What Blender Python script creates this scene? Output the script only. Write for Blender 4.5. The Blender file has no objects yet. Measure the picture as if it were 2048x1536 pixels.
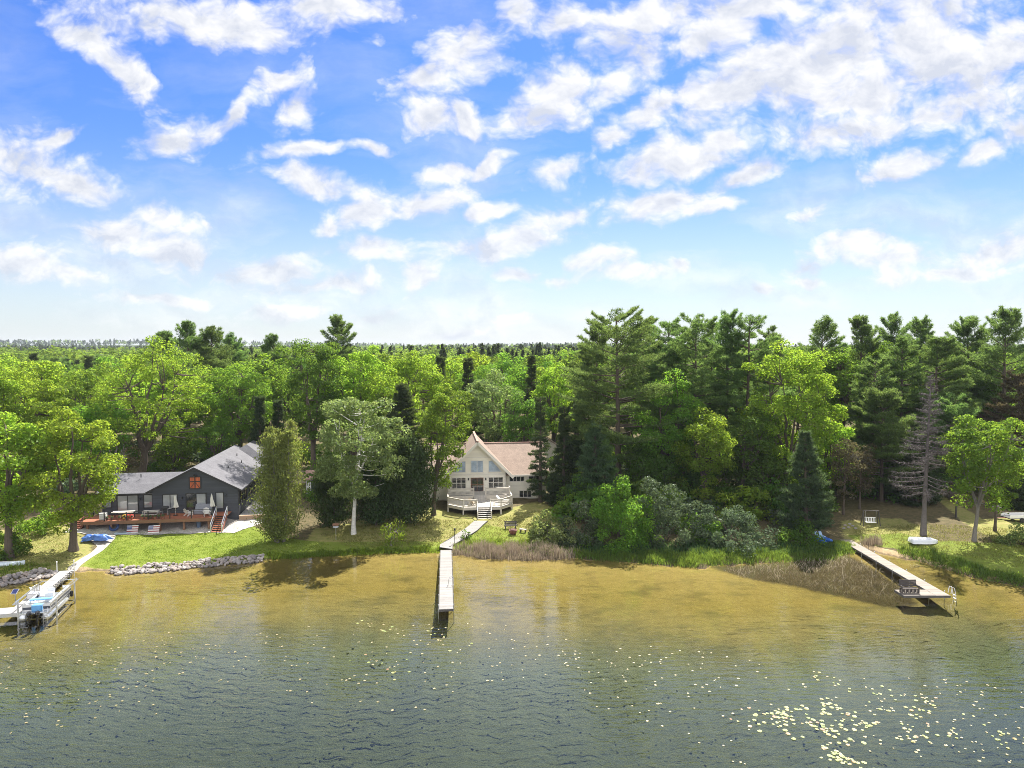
SKYK, SKYSTR, CLK, EXPO = 1.0, 0.057, 7.2, 1.22
import bpy, math, random
import numpy as np
from mathutils import Vector, Matrix

R = math.radians
random.seed(7)
scene = bpy.context.scene
COL = scene.collection

# ---------------------------------------------------------------- camera
CAM_H = 22.5
FOC = 1400.0 / 2048.0            # focal length in frame widths
PITCH = math.atan(73.0 / 1400.0)
cam_d = bpy.data.cameras.new('camera')
cam = bpy.data.objects.new('camera', cam_d)
COL.objects.link(cam)
cam.location = (0, 0, CAM_H)
cam.rotation_euler = (math.pi / 2 - PITCH, 0, 0)
cam_d.sensor_width = 36.0
cam_d.lens = 36.0 * FOC
cam_d.clip_start = 0.5
cam_d.clip_end = 20000
scene.camera = cam

def ray(px, py):
    """direction seen in the photograph at a given spot (photo is 2048 wide)"""
    a, b = (px - 1024) / 1400.0, (768 - py) / 1400.0
    c, s = math.cos(PITCH), math.sin(PITCH)
    return np.array([a, c + b * s, -s + b * c])

def PZ(px, py, z=0.0):
    d = ray(px, py)
    t = (z - CAM_H) / d[2]
    return np.array([d[0] * t, d[1] * t, z])

def PY(px, py, Y):
    d = ray(px, py)
    t = Y / d[1]
    return np.array([d[0] * t, Y, CAM_H + d[2] * t])

# ---------------------------------------------------------------- terrain
SHORE_PX = [(-900, 1240), (-200, 1190), (0, 1172), (60, 1159), (120, 1148), (150, 1142), (215, 1147), (300, 1142), (420, 1133),
            (520, 1125), (545, 1116), (640, 1110), (760, 1106), (880, 1105), (905, 1110), (960, 1118), (1060, 1122),
            (1140, 1118), (1210, 1120), (1300, 1129), (1400, 1137), (1480, 1129), (1560, 1124), (1640, 1119),
            (1690, 1107), (1730, 1101), (1760, 1108), (1840, 1124), (1900, 1142), (1960, 1158), (2048, 1178), (2250, 1200), (3000, 1260)]
_sp = np.array([PZ(x, y) for x, y in SHORE_PX])
_o = np.argsort(_sp[:, 0])
SHX, SHY = _sp[_o, 0], _sp[_o, 1]

def shore(x):
    return np.interp(x, SHX, SHY)

def sm(t):
    t = np.clip(t, 0, 1)
    return t * t * (3 - 2 * t)

def ground(x, y):
    x = np.asarray(x, float); y = np.asarray(y, float)
    d = y - shore(x) + 0.35 * np.sin(x * 1.7) + 0.25 * np.sin(x * 3.9 + 1)
    up = 0.30 * sm(d / 1.2) + 0.95 * sm((d - 0.5) / 15) + 0.028 * np.clip(d - 14, 0, 60)
    up = up - 0.40 * sm((-17 - x) / 5) * sm((d - 2) / 6) * (1 - sm((d - 13.2) / 3.5))
    up = up + 0.05 * np.sin(x * 0.6 + y * 0.35) * sm(d / 6) + 0.03 * np.sin(x * 1.3 - y * 0.9) * sm(d / 6)
    dd = np.clip(-d, 0, 400)
    dn = -(0.04 * np.minimum(dd, 1.5) + 0.065 * np.clip(dd - 1.5, 0, 14) + 0.17 * np.clip(dd - 15.5, 0, 30))
    z = np.where(d > 0, up, dn)
    hill = 20 * sm((y - 1500) / 900) * (0.35 + 0.65 * sm((-x - 100) / 700)) + 8 * sm((y - 900) / 700) * (0.5 + 0.5 * np.sin(x * 0.004 + 1))
    return z + hill

def gz(x, y):
    return float(ground(x, y))

def PG(px, py):
    """where the photo's line of sight meets the ground"""
    z = 0.8
    for _ in range(12):
        p = PZ(px, py, z)
        z = 0.5 * z + 0.5 * max(gz(p[0], p[1]), 0.0)
    p = PZ(px, py, z)
    return np.array([p[0], p[1], max(gz(p[0], p[1]), 0.0)])

# ---------------------------------------------------------------- nodes / materials
class NT:
    def __init__(self, tree):
        self.t = tree; self.n = tree.nodes; self.l = tree.links
    def node(self, kind, **kw):
        n = self.n.new(kind)
        ins = kw.pop('ins', {})
        for k, v in kw.items():
            setattr(n, k, v)
        for k, v in ins.items():
            self.put(n.inputs[k], v)
        return n
    def put(self, sock, v):
        if isinstance(v, bpy.types.NodeSocket):
            self.l.new(v, sock)
        elif isinstance(v, bpy.types.Node):
            self.l.new(v.outputs[0], sock)
        else:
            if sock.type == 'RGBA' and len(v) == 3:
                v = (*v, 1)
            sock.default_value = v
    def math(self, op, a, b=None, c=None, clamp=False):
        n = self.node('ShaderNodeMath', operation=op, use_clamp=clamp)
        for i, v in enumerate((a, b, c)):
            if v is not None:
                self.put(n.inputs[i], v)
        return n.outputs[0]
    def vmath(self, op, a, b=None):
        n = self.node('ShaderNodeVectorMath', operation=op)
        self.put(n.inputs[0], a)
        if b is not None:
            self.put(n.inputs[1], b)
        return n.outputs['Value'] if op in ('LENGTH', 'DOT_PRODUCT', 'DISTANCE') else n.outputs[0]
    def mix(self, f, a, b, blend='MIX'):
        n = self.node('ShaderNodeMix', data_type='RGBA', blend_type=blend)
        self.put(n.inputs[0], f); self.put(n.inputs[6], a); self.put(n.inputs[7], b)
        return n.outputs[2]
    def ramp(self, f, stops, interp='LINEAR'):
        n = self.node('ShaderNodeValToRGB')
        cr = n.color_ramp; cr.interpolation = interp
        while len(cr.elements) < len(stops):
            cr.elements.new(0.5)
        for e, (p, c) in zip(cr.elements, stops):
            e.position = p
            e.color = (*c, 1) if len(c) == 3 else c
        self.put(n.inputs[0], f)
        return n.outputs[0]
    def maprange(self, v, a, b, c=0.0, d=1.0, smooth=False):
        n = self.node('ShaderNodeMapRange', clamp=True, interpolation_type='SMOOTHSTEP' if smooth else 'LINEAR')
        for i, x in enumerate((v, a, b, c, d)):
            self.put(n.inputs[i], x)
        return n.outputs[0]
    def noise(self, vec, scale, detail=4, rough=0.55, dim='3D'):
        n = self.node('ShaderNodeTexNoise', noise_dimensions=dim)
        self.put(n.inputs['Vector'], vec)
        n.inputs['Scale'].default_value = scale
        n.inputs['Detail'].default_value = detail
        n.inputs['Roughness'].default_value = rough
        return n.outputs['Fac']
    def mapping(self, vec, loc=(0, 0, 0), rot=(0, 0, 0), sc=(1, 1, 1), kind='POINT'):
        n = self.node('ShaderNodeMapping', vector_type=kind)
        self.put(n.inputs['Vector'], vec)
        n.inputs['Location'].default_value = loc
        n.inputs['Rotation'].default_value = rot
        n.inputs['Scale'].default_value = sc
        return n.outputs[0]
    def obj(self):
        return self.node('ShaderNodeTexCoord').outputs['Object']
    def pos(self):
        return self.node('ShaderNodeNewGeometry').outputs['Position']

def new_mat(name):
    m = bpy.data.materials.new(name)
    m.use_nodes = True
    m.node_tree.nodes.clear()
    nt = NT(m.node_tree)
    nt.out = nt.node('ShaderNodeOutputMaterial')
    return m, nt

def surf(name, col, rough=0.8, var=0.15, nscale=3.0, metal=0.0, bump=0.0, bscale=20.0, spec=0.5, stretch=(1, 1, 1), col2=None, coat=0.0):
    """painted / plain surface with a little honest unevenness"""
    m, t = new_mat(name)
    v = t.mapping(t.obj(), sc=stretch)
    n = t.noise(v, nscale, 5, 0.6)
    n2 = t.noise(v, nscale * 7, 3, 0.6)
    f = t.math('ADD', t.math('MULTIPLY', n, 0.65), t.math('MULTIPLY', n2, 0.35))
    lo = tuple(c * (1 - var) for c in col); hi = tuple(min(1, c * (1 + var)) for c in (col2 or col))
    c = t.mix(t.maprange(f, 0.3, 0.7), lo, hi)
    b = t.node('ShaderNodeBsdfPrincipled', ins={'Base Color': c, 'Roughness': rough, 'Metallic': metal, 'Specular IOR Level': spec, 'Coat Weight': coat})
    if bump:
        bn = t.node('ShaderNodeBump', ins={'Strength': bump, 'Distance': 0.05, 'Height': t.noise(v, bscale, 4)})
        t.put(b.inputs['Normal'], bn)
    t.put(t.out.inputs[0], b)
    return m

def striped(name, col, pitch, axis='Z', rough=0.7, depth=0.5, var=0.12, groove=0.55, width=0.12, nscale=1.5):
    """boards: lap siding, decking, planks; grooves every PITCH metres along AXIS"""
    m, t = new_mat(name)
    o = t.obj()
    s = t.node('ShaderNodeSeparateXYZ', ins={0: o})
    w = t.math('DIVIDE', s.outputs[axis], pitch)
    fr = t.math('FRACT', w)
    idx = t.math('FLOOR', w)
    wn = t.node('ShaderNodeTexWhiteNoise', noise_dimensions='1D')
    t.put(wn.inputs['W'], idx)
    n = t.noise(o, nscale, 5, 0.6)
    k = t.math('ADD', t.math('MULTIPLY', wn.outputs['Value'], 0.5), t.math('MULTIPLY', n, 0.5))
    c = t.mix(t.maprange(k, 0.2, 0.8), tuple(x * (1 - var) for x in col), tuple(min(1, x * (1 + var)) for x in col))
    g = t.maprange(fr, 0.0, width, 1.0, 0.0)
    c = t.mix(t.math('MULTIPLY', g, groove), c, tuple(x * 0.25 for x in col))
    bn = t.node('ShaderNodeBump', ins={'Strength': depth, 'Distance': 0.02, 'Height': fr})
    b = t.node('ShaderNodeBsdfPrincipled', ins={'Base Color': c, 'Roughness': rough, 'Normal': bn})
    t.put(t.out.inputs[0], b)
    return m

def leafmat(name, dcol, tcol, trans=0.5, hue=0.03, val=0.25, gloss=0.006, tuft=0.24):
    m, t = new_mat(name)
    oi = t.node('ShaderNodeObjectInfo').outputs['Random']
    isl = t.node('ShaderNodeNewGeometry').outputs['Random Per Island']
    n = t.noise(t.obj(), 0.55, 3)
    v = t.math('ADD', t.maprange(isl, 0, 1, -tuft, tuft), t.maprange(n, 0.3, 0.7, -0.16, 0.16))
    v = t.math('ADD', v, t.maprange(oi, 0, 1, 1 - val, 1 + val))
    h = t.math('ADD', t.maprange(oi, 0, 1, 0.5 - hue, 0.5 + hue), t.maprange(isl, 0, 1, -0.012, 0.012))
    def tint(c):
        hs = t.node('ShaderNodeHueSaturation', ins={'Hue': h, 'Value': v, 'Color': c})
        return hs.outputs[0]
    d = t.node('ShaderNodeBsdfDiffuse', ins={'Color': tint(dcol)})
    tr = t.node('ShaderNodeBsdfTranslucent', ins={'Color': tint(tcol)})
    mx = t.node('ShaderNodeMixShader', ins={0: trans, 1: d, 2: tr})
    g = t.node('ShaderNodeBsdfGlossy', ins={'Color': (0.9, 0.95, 0.9), 'Roughness': 0.42})
    mx2 = t.node('ShaderNodeMixShader', ins={0: gloss, 1: mx, 2: g})
    t.put(t.out.inputs[0], mx2)
    return m

# ---------------------------------------------------------------- object helpers
def tag(o, label=None, cat=None, group=None, kind=None):
    if label: o['label'] = label
    if cat: o['category'] = cat
    if group: o['group'] = group
    if kind: o['kind'] = kind
    return o

def thing(name, label, cat, loc=(0, 0, 0), rz=0.0, group=None):
    o = bpy.data.objects.new(name, None)
    o.empty_display_size = 0.3
    COL.objects.link(o)
    o.location = [float(c) for c in loc]; o.rotation_euler = (0, 0, rz)
    return tag(o, label, cat, group)

def link_mesh(name, me, parent=None, loc=(0, 0, 0), rz=0.0):
    o = bpy.data.objects.new(name, me)
    COL.objects.link(o)
    o.location = [float(c) for c in loc]; o.rotation_euler = (0, 0, rz)
    if parent is not None:
        o.parent = parent
    return o

def dup(root, loc, rz=None, label=None, group=None, sc=None):
    c = root.copy(); COL.objects.link(c)
    c.location = [float(v) for v in loc]
    if rz is not None: c.rotation_euler = (0, 0, rz)
    if sc is not None: c.scale = sc
    if label: c['label'] = label
    if group: c['group'] = group
    for ch in list(root.children):
        k = ch.copy(); COL.objects.link(k); k.parent = c
        for g in list(ch.children):
            q = g.copy(); COL.objects.link(q); q.parent = k
    return c

def np_mesh(name, V, F, mat, smooth=False):
    """mesh from arrays: V (n,3), F list of (m,k) index arrays"""
    me = bpy.data.meshes.new(name)
    V = np.ascontiguousarray(V, dtype=np.float32)
    F = [np.asarray(f, dtype=np.int32) for f in F if len(f)]
    idx = np.concatenate([f.ravel() for f in F]) if F else np.zeros(0, np.int32)
    tot = np.concatenate([np.full(len(f), f.shape[1], np.int32) for f in F]) if F else np.zeros(0, np.int32)
    me.vertices.add(len(V)); me.vertices.foreach_set('co', V.ravel())
    me.loops.add(len(idx)); me.loops.foreach_set('vertex_index', idx)
    me.polygons.add(len(tot))
    st = np.zeros(len(tot), np.int32); st[1:] = np.cumsum(tot)[:-1]
    me.polygons.foreach_set('loop_start', st)
    if smooth:
        me.polygons.foreach_set('use_smooth', np.ones(len(tot), bool))
    me.update(calc_edges=True)
    me.materials.append(mat)
    return me

class MB:
    """collects hard-surface shapes, then links them as ONE mesh"""
    def __init__(self):
        self.v = []; self.f = []
    def add(self, vs, fs):
        b = len(self.v)
        self.v += [tuple(float(c) for c in p) for p in vs]
        self.f += [tuple(i + b for i in f) for f in fs]
        return self
    def box(self, x0, x1, y0, y1, z0, z1):
        return self.add([(x0, y0, z0), (x1, y0, z0), (x1, y1, z0), (x0, y1, z0), (x0, y0, z1), (x1, y0, z1), (x1, y1, z1), (x0, y1, z1)],
                        [(0, 3, 2, 1), (4, 5, 6, 7), (0, 1, 5, 4), (1, 2, 6, 5), (2, 3, 7, 6), (3, 0, 4, 7)])
    def beam(self, a, b, w, h, up=(0, 0, 1)):
        """bar of section w x h from a to b"""
        a = Vector(a); b = Vector(b); d = (b - a).normalized()
        u = Vector(up)
        s = d.cross(u)
        if s.length < 1e-4:
            s = d.cross(Vector((1, 0, 0)))
        s.normalize(); u = s.cross(d).normalized()
        vs = []
        for p in (a, b):
            for i, j in ((-1, -1), (1, -1), (1, 1), (-1, 1)):
                vs.append(p + s * (i * w / 2) + u * (j * h / 2))
        return self.add(vs, [(0, 1, 2, 3), (7, 6, 5, 4), (0, 4, 5, 1), (1, 5, 6, 2), (2, 6, 7, 3), (3, 7, 4, 0)])
    def tube(self, pts, r, sides=8, cap=True):
        pts = [Vector(p) for p in pts]
        rs = r if isinstance(r, (list, tuple)) else [r] * len(pts)
        b0 = None; vs = []; fs = []
        for i, p in enumerate(pts):
            d = (pts[min(i + 1, len(pts) - 1)] - pts[max(i - 1, 0)]).normalized()
            s = d.cross(Vector((0, 0, 1)))
            if s.length < 1e-3: s = Vector((1, 0, 0))
            s.normalize(); u = s.cross(d)
            for k in range(sides):
                a = 2 * math.pi * k / sides
                vs.append(p + (s * math.cos(a) + u * math.sin(a)) * rs[i])
        for i in range(len(pts) - 1):
            for k in range(sides):
                q = (k + 1) % sides
                fs.append((i * sides + k, i * sides + q, (i + 1) * sides + q, (i + 1) * sides + k))
        if cap:
            fs.append(tuple(range(sides - 1, -1, -1)))
            fs.append(tuple((len(pts) - 1) * sides + k for k in range(sides)))
        return self.add(vs, fs)
    def lathe(self, prof, sides=14, c=(0, 0, 0), sx=1.0, sy=1.0):
        vs = []; fs = []
        for r, z in prof:
            for k in range(sides):
                a = 2 * math.pi * k / sides
                vs.append((c[0] + r * math.cos(a) * sx, c[1] + r * math.sin(a) * sy, c[2] + z))
        for i in range(len(prof) - 1):
            for k in range(sides):
                q = (k + 1) % sides
                fs.append((i * sides + k, i * sides + q, (i + 1) * sides + q, (i + 1) * sides + k))
        fs.append(tuple(range(sides - 1, -1, -1)))
        fs.append(tuple((len(prof) - 1) * sides + k for k in range(sides)))
        return self.add(vs, fs)
    def slab(self, poly, t):
        """flat polygon given in 3D, thickened by t against its normal"""
        P = [Vector(p) for p in poly]
        n = Vector((0, 0, 0))
        for i in range(len(P)):
            n += (P[i] - P[0]).cross(P[(i + 1) % len(P)] - P[0])
        n.normalize()
        k = len(P)
        vs = P + [p - n * t for p in P]
        fs = [tuple(range(k)), tuple(range(2 * k - 1, k - 1, -1))]
        for i in range(k):
            q = (i + 1) % k
            fs.append((i, k + i, k + q, q))
        return self.add(vs, fs)
    def build(self, name, mat, parent=None, loc=(0, 0, 0), rz=0.0, smooth=False, bevel=0.0):
        me = bpy.data.meshes.new(name)
        me.from_pydata(self.v, [], self.f)
        me.update()
        me.materials.append(mat)
        if smooth:
            me.polygons.foreach_set('use_smooth', [True] * len(me.polygons))
        o = link_mesh(name, me, parent, loc, rz)
        if bevel:
            b = o.modifiers.new('bevel', 'BEVEL'); b.width = bevel; b.segments = 1; b.limit_method = 'ANGLE'
        return o
# ---------------------------------------------------------------- light and sky
SUN_AZ, SUN_EL = R(20), R(52)
S = Vector((math.sin(SUN_AZ) * math.cos(SUN_EL), math.cos(SUN_AZ) * math.cos(SUN_EL), math.sin(SUN_EL)))
sd = bpy.data.lights.new('sun', 'SUN')
sd.energy = 5.0; sd.angle = R(0.53); sd.color = (1.0, 0.95, 0.87)
sun = bpy.data.objects.new('sun', sd); COL.objects.link(sun)
sun.rotation_euler = S.to_track_quat('Z', 'Y').to_euler()
sun.location = (30, 60, 90)

world = bpy.data.worlds.new('World'); scene.world = world
world.use_nodes = True
world.node_tree.nodes.clear()
W = NT(world.node_tree)
wo = W.node('ShaderNodeOutputWorld')
sky = W.node('ShaderNodeTexSky', sky_type='NISHITA', sun_disc=False, sun_elevation=SUN_EL, sun_rotation=SUN_AZ,
             air_density=1.0, dust_density=0.4, ozone_density=3.0, altitude=200)
D = W.node('ShaderNodeTexCoord').outputs['Generated']
sx = W.node('ShaderNodeSeparateXYZ', ins={0: D})
dx, dy, dz = sx.outputs
el = W.math('MAXIMUM', dz, 0.0)
# the day's air: pale over the woods, deep blue higher up
tint = W.ramp(el, [(0.0, (0.80, 0.84, 0.98)), (0.06, (0.88, 0.94, 1.06)), (0.13, (0.76, 0.88, 1.12)), (0.22, (0.56, 0.79, 1.26)), (0.36, (0.52, 0.79, 1.36)), (0.50, (0.48, 0.74, 1.28)), (1.0, (0.25, 0.40, 0.85))])
base = W.mix(1.0, sky.outputs[0], tint, 'MULTIPLY')
base = W.mix(1.0, base, (SKYK, SKYK, SKYK), 'MULTIPLY')
base = W.mix(W.maprange(dz, 0.0, 0.28, 0.55, 0.0, True), base, (6.3, 6.75, 7.1))
# cloud field: heaps placed by bearing and height, edges broken up by turbulence
ady = W.math('MAXIMUM', W.math('ABSOLUTE', dy), 0.12)
u = W.math('DIVIDE', dx, ady); v = W.math('DIVIDE', dz, ady)
uv = W.node('ShaderNodeCombineXYZ', ins={0: u, 1: v}).outputs[0]
warp = W.node('ShaderNodeTexNoise', noise_dimensions='2D'); W.put(warp.inputs['Vector'], uv)
warp.inputs['Scale'].default_value = 9.0; warp.inputs['Detail'].default_value = 5
wv = W.vmath('MULTIPLY', W.vmath('SUBTRACT', warp.outputs['Color'], (0.5, 0.5, 0.5)), (0.055, 0.04, 0.0))
uvw = W.vmath('ADD', uv, wv)
# (px, py, half width, half height, tilt in degrees) of each heap as seen in the photograph
CLOUDS = [(430, 40, 230, 48, -4), (620, 10, 150, 26, 0), (520, 75, 80, 30, 10), (220, 120, 105, 30, -38), (170, 70, 60, 22, -20), (285, 155, 45, 14, -15),
          (120, 275, 55, 16, 16), (40, 330, 115, 55, -8), (150, 365, 75, 30, -12), (555, 165, 65, 32, 22), (600, 215, 46, 32, 35), (365, 275, 75, 30, 14), (460, 240, 25, 18, 40),
          (930, 100, 70, 55, 40), (855, 160, 75, 38, 8), (860, 235, 60, 38, 0), (940, 240, 45, 26, -20), (250, 470, 130, 50, -2), (290, 440, 60, 34, 0), (340, 510, 90, 34, -10),
          (40, 520, 110, 28, -6), (130, 545, 110, 22, 0), (600, 300, 75, 14, 4), (740, 298, 38, 12, -8), (630, 365, 85, 24, -14), (520, 548, 110, 26, 2), (650, 570, 140, 22, 2),
          (760, 500, 85, 24, 2), (740, 420, 80, 40, 20), (850, 405, 95, 26, 10), (665, 455, 30, 20, 25), (880, 345, 75, 20, 6), (985, 320, 48, 18, 30), (560, 632, 90, 20, 2), (740, 634, 70, 14, 0), (330, 597, 110, 14, -3),
          (975, 425, 45, 18, 14), (1000, 490, 150, 30, 8), (1090, 440, 120, 30, 20), (1100, 340, 60, 24, 24), (840, 560, 32, 30, 30),
          (1130, 180, 140, 52, 32), (1250, 110, 120, 55, 30), (1130, 40, 44, 32, 10), (1040, 25, 40, 30, 30), (1300, 30, 150, 40, 10), (1440, 60, 130, 50, 25), (1500, 20, 150, 40, 10),
          (1330, 210, 150, 30, 24), (1480, 170, 150, 55, 28), (1650, 130, 170, 110, 10), (1830, 70, 230, 100, -10), (1980, 120, 160, 110, 0), (1750, 190, 160, 60, 12), (1920, 210, 170, 42, 14), (1700, 260, 130, 34, 6), (1700, 110, 270, 80, 18), (1890, 120, 200, 110, 10), (1520, 120, 170, 46, 30), (1240, 150, 130, 42, 34), (1215, 275, 50, 24, 36),
          (1330, 320, 125, 44, 12), (1430, 285, 40, 22, 20), (1480, 355, 85, 24, 18), (1340, 400, 120, 30, 12), (1420, 410, 70, 18, 4), (1790, 335, 75, 30, 14), (1635, 420, 42, 16, 20), (2035, 262, 45, 20, 10), (1955, 300, 36, 16, 20),
          (1190, 520, 62, 24, -6), (1260, 545, 80, 16, -4), (1360, 540, 26, 14, 0), (1110, 556, 30, 12, 0), (1720, 485, 70, 28, 4), (1800, 520, 130, 28, -4), (1980, 505, 120, 36, 4), (1610, 535, 40, 18, 4), (1610, 562, 36, 12, 0), (1520, 578, 20, 9, 0), (1040, 550, 36, 14, 0), (1900, 545, 160, 18, 4), (1040, 640, 45, 12, 0), (910, 665, 60, 9, 0)]
acc = None
for (px, py, a, b, rot) in CLOUDS:
    r_ = ray(px, py); U, V_ = r_[0] / r_[1], r_[2] / r_[1]
    k = 1.25 / 1400.0
    src = uvw
    if acc is not None:                        # chained so the heaps are worked out one after the other
        ch = W.node('ShaderNodeVectorMath', operation='MULTIPLY_ADD')
        W.put(ch.inputs[0], acc); ch.inputs[1].default_value = (1e-9, 1e-9, 1e-9); W.put(ch.inputs[2], uvw)
        src = ch.outputs[0]
    mp = W.mapping(src, (U, V_, 0), (0, 0, R(rot)), (a * k, b * k, 1), 'TEXTURE')
    d = W.vmath('LENGTH', mp)
    if acc is None:
        acc = d
    else:
        sm_ = W.node('ShaderNodeMath', operation='SMOOTH_MIN'); W.put(sm_.inputs[0], acc); W.put(sm_.inputs[1], d); sm_.inputs[2].default_value = 0.30
        acc = sm_.outputs[0]
cuv = W.mapping(uvw, sc=(1.0, 1.5, 1))
f1 = W.noise(cuv, 11.0, 9, 0.60, '2D')
f2 = W.noise(W.mapping(cuv, loc=(0.010, 0.030, 0)), 11.0, 4, 0.60, '2D')
fw = W.noise(cuv, 4.0, 8, 0.62, '2D')
body = W.math('SUBTRACT', 1.27, acc)
dens = W.math('ADD', body, W.math('MULTIPLY', W.math('SUBTRACT', f1, 0.5), 1.45))
dens = W.math('ADD', dens, W.math('MULTIPLY', W.math('SUBTRACT', fw, 0.5), 0.6))
vor = W.node('ShaderNodeTexVoronoi', feature='SMOOTH_F1', voronoi_dimensions='2D')
W.put(vor.inputs['Vector'], cuv); vor.inputs['Scale'].default_value = 17.0; vor.inputs['Detail'].default_value = 3.0; vor.inputs['Roughness'].default_value = 0.6; vor.inputs['Smoothness'].default_value = 0.5
dens = W.math('ADD', dens, W.math('MULTIPLY', W.math('SUBTRACT', 0.50, vor.outputs['Distance']), 0.62))
mask = W.math('MULTIPLY', W.maprange(dens, -0.18, 0.80, 0.0, 1.0, True), 0.97)
# overhead, above the picture, broken cloud covers much of the blue
mask = W.math('MAXIMUM', mask, W.math('MULTIPLY', W.maprange(v, 0.60, 0.95), W.maprange(fw, 0.36, 0.58)))
# thin veil and the whitening haze low down
veil = W.math('MULTIPLY', W.maprange(W.noise(W.mapping(uvw, sc=(1.0, 3.0, 1)), 3.0, 7, 0.6, '2D'), 0.45, 0.8), W.maprange(v, 0.02, 0.35, 0.95, 0.25))
mask = W.math('MAXIMUM', mask, veil)
low = W.maprange(v, 0.0, 0.22, 0.80, 1.0)
mask = W.math('MULTIPLY', mask, low)
relief = W.math('ADD', W.math('ADD', 0.66, W.math('MULTIPLY', W.math('SUBTRACT', f2, f1), -3.0)), W.math('MULTIPLY', W.math('SUBTRACT', 0.42, vor.outputs['Distance']), 0.3))
core = W.maprange(dens, 0.45, 1.5, 0.0, 1.0, True)
shade = W.math('SUBTRACT', relief, W.math('MULTIPLY', core, W.maprange(v, 0.12, 0.5, 0.20, 0.55)), None, True)
ccol = W.mix(shade, (0.76 * CLK, 0.80 * CLK, 0.90 * CLK), (1.16 * CLK, 1.15 * CLK, 1.14 * CLK))
# unseen cloud bank behind the viewer, added and brightened to fill the shaded sides
rear_fill = W.math('MULTIPLY', W.maprange(dy, -0.05, -0.35), W.maprange(fw, 0.34, 0.60))
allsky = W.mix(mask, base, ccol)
allsky = W.mix(rear_fill, allsky, (2.4 * CLK, 2.36 * CLK, 2.31 * CLK))
# below the horizon: nothing bright
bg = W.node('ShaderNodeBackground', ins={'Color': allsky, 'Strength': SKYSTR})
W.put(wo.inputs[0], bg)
world.cycles.sampling_method = 'MANUAL'
world.cycles.sample_map_resolution = 1024

scene.view_settings.view_transform = 'Standard'
scene.view_settings.look = 'None'
scene.view_settings.exposure = EXPO
scene.view_settings.gamma = 1.0
cy = scene.cycles
cy.use_denoising = True; cy.denoising_prefilter = 'NONE'; cy.filter_width = 0.9; cy.use_adaptive_sampling = False
cy.max_bounces = 7; cy.diffuse_bounces = 3; cy.glossy_bounces = 3; cy.transmission_bounces = 4; cy.transparent_max_bounces = 8; cy.volume_bounces = 0
cy.caustics_reflective = False; cy.caustics_refractive = False
cy.sample_clamp_indirect = 6.0

# ---------------------------------------------------------------- ground sheet
def axis(a, b, step, far, g=1.16, neg=True):
    core = list(np.arange(a, b + 1e-6, step))
    s = step; p = b; hi = []
    while p < far:
        s *= g; p += s; hi.append(p)
    lo = []
    if neg:
        s = step; p = a
        while p > -far:
            s *= g; p -= s; lo.append(p)
    return np.array(lo[::-1] + core + hi)
gx = axis(-66, 66, 0.4, 7000)
gy_hi = axis(50, 100, 0.35, 9000, 1.12, neg=False)
gy = np.concatenate([np.arange(-400, 20, 20), np.arange(20, 50, 1.5), gy_hi])
GX, GY = np.meshgrid(gx, gy)
GZ = ground(GX, GY)
GV = np.stack([GX, GY, GZ], -1).reshape(-1, 3)
ny, nx = GX.shape
ii = np.arange((ny - 1) * nx).reshape(ny - 1, nx)[:, :-1].ravel()
GF = np.stack([ii, ii + 1, ii + nx + 1, ii + nx], -1)

def in_poly(x, y, poly):
    poly = np.asarray(poly); res = np.zeros(np.shape(x), bool)
    j = len(poly) - 1
    for i in range(len(poly)):
        xi, yi = poly[i][:2]; xj, yj = poly[j][:2]
        c = ((yi > y) != (yj > y)) & (x < (xj - xi) * (y - yi) / (yj - yi + 1e-12) + xi)
        res ^= c; j = i
    return res
def gpoly(pts):
    return np.array([PG(x, y)[:2] for x, y in pts])
def soft(poly, w):
    """1 inside the polygon, fading over w metres outside"""
    x, y = GX.ravel(), GY.ravel()
    ins = in_poly(x, y, poly)
    d = np.full(x.shape, 1e9)
    P = np.vstack([poly, poly[:1]])
    for a, b in zip(P[:-1], P[1:]):
        ab = b - a; L = (ab ** 2).sum() + 1e-9
        t = np.clip(((x - a[0]) * ab[0] + (y - a[1]) * ab[1]) / L, 0, 1)
        d = np.minimum(d, np.hypot(x - a[0] - t * ab[0], y - a[1] - t * ab[1]))
    return np.where(ins, 1.0, np.clip(1 - d / w, 0, 1))
lush = soft(gpoly([(225, 1065), (490, 1045), (545, 1072), (640, 1085), (880, 1085), (880, 1106), (640, 1112), (540, 1118), (520, 1123), (330, 1136), (215, 1143), (165, 1140)]), 0.5)
lush = np.maximum(lush, soft(gpoly([(905, 1095), (965, 1050), (1075, 1070), (1120, 1090), (1130, 1108), (960, 1108)]), 1.0) * 0.75)
lush = np.maximum(lush, soft(gpoly([(1700, 1072), (1800, 1068), (1850, 1085), (1830, 1098), (1750, 1090)]), 0.8) * 0.8)
lush = np.maximum(lush, soft(gpoly([(1800, 1085), (2100, 1095), (2300, 1180), (1960, 1150), (1850, 1118)]), 1.0) * 0.6)
dry = soft(gpoly([(-300, 1080), (130, 1055), (175, 1085), (160, 1135), (100, 1145), (-300, 1185)]), 1.0)
dry = np.maximum(dry, soft(gpoly([(640, 1060), (860, 1020), (960, 1040), (1080, 1005), (1130, 1040), (1100, 1090), (880, 1090), (620, 1085)]), 1.5))
dry = np.maximum(dry, soft(gpoly([(1870, 985), (1960, 1040), (2048, 1040), (2300, 1050), (2300, 1095), (2000, 1080), (1930, 1040)]), 1.0))
dry = np.maximum(dry, soft(gpoly([(1690, 1045), (1800, 1040), (1850, 1065), (1800, 1080), (1700, 1080)]), 1.5) * 0.8)
sand = soft(gpoly([(150, 1139), (235, 1141), (240, 1152), (150, 1160)]), 0.6)
sand = np.maximum(sand, soft(gpoly([(1730, 1090), (1765, 1098), (1850, 1117), (1900, 1140), (1830, 1130), (1750, 1112)]), 0.6))
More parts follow.
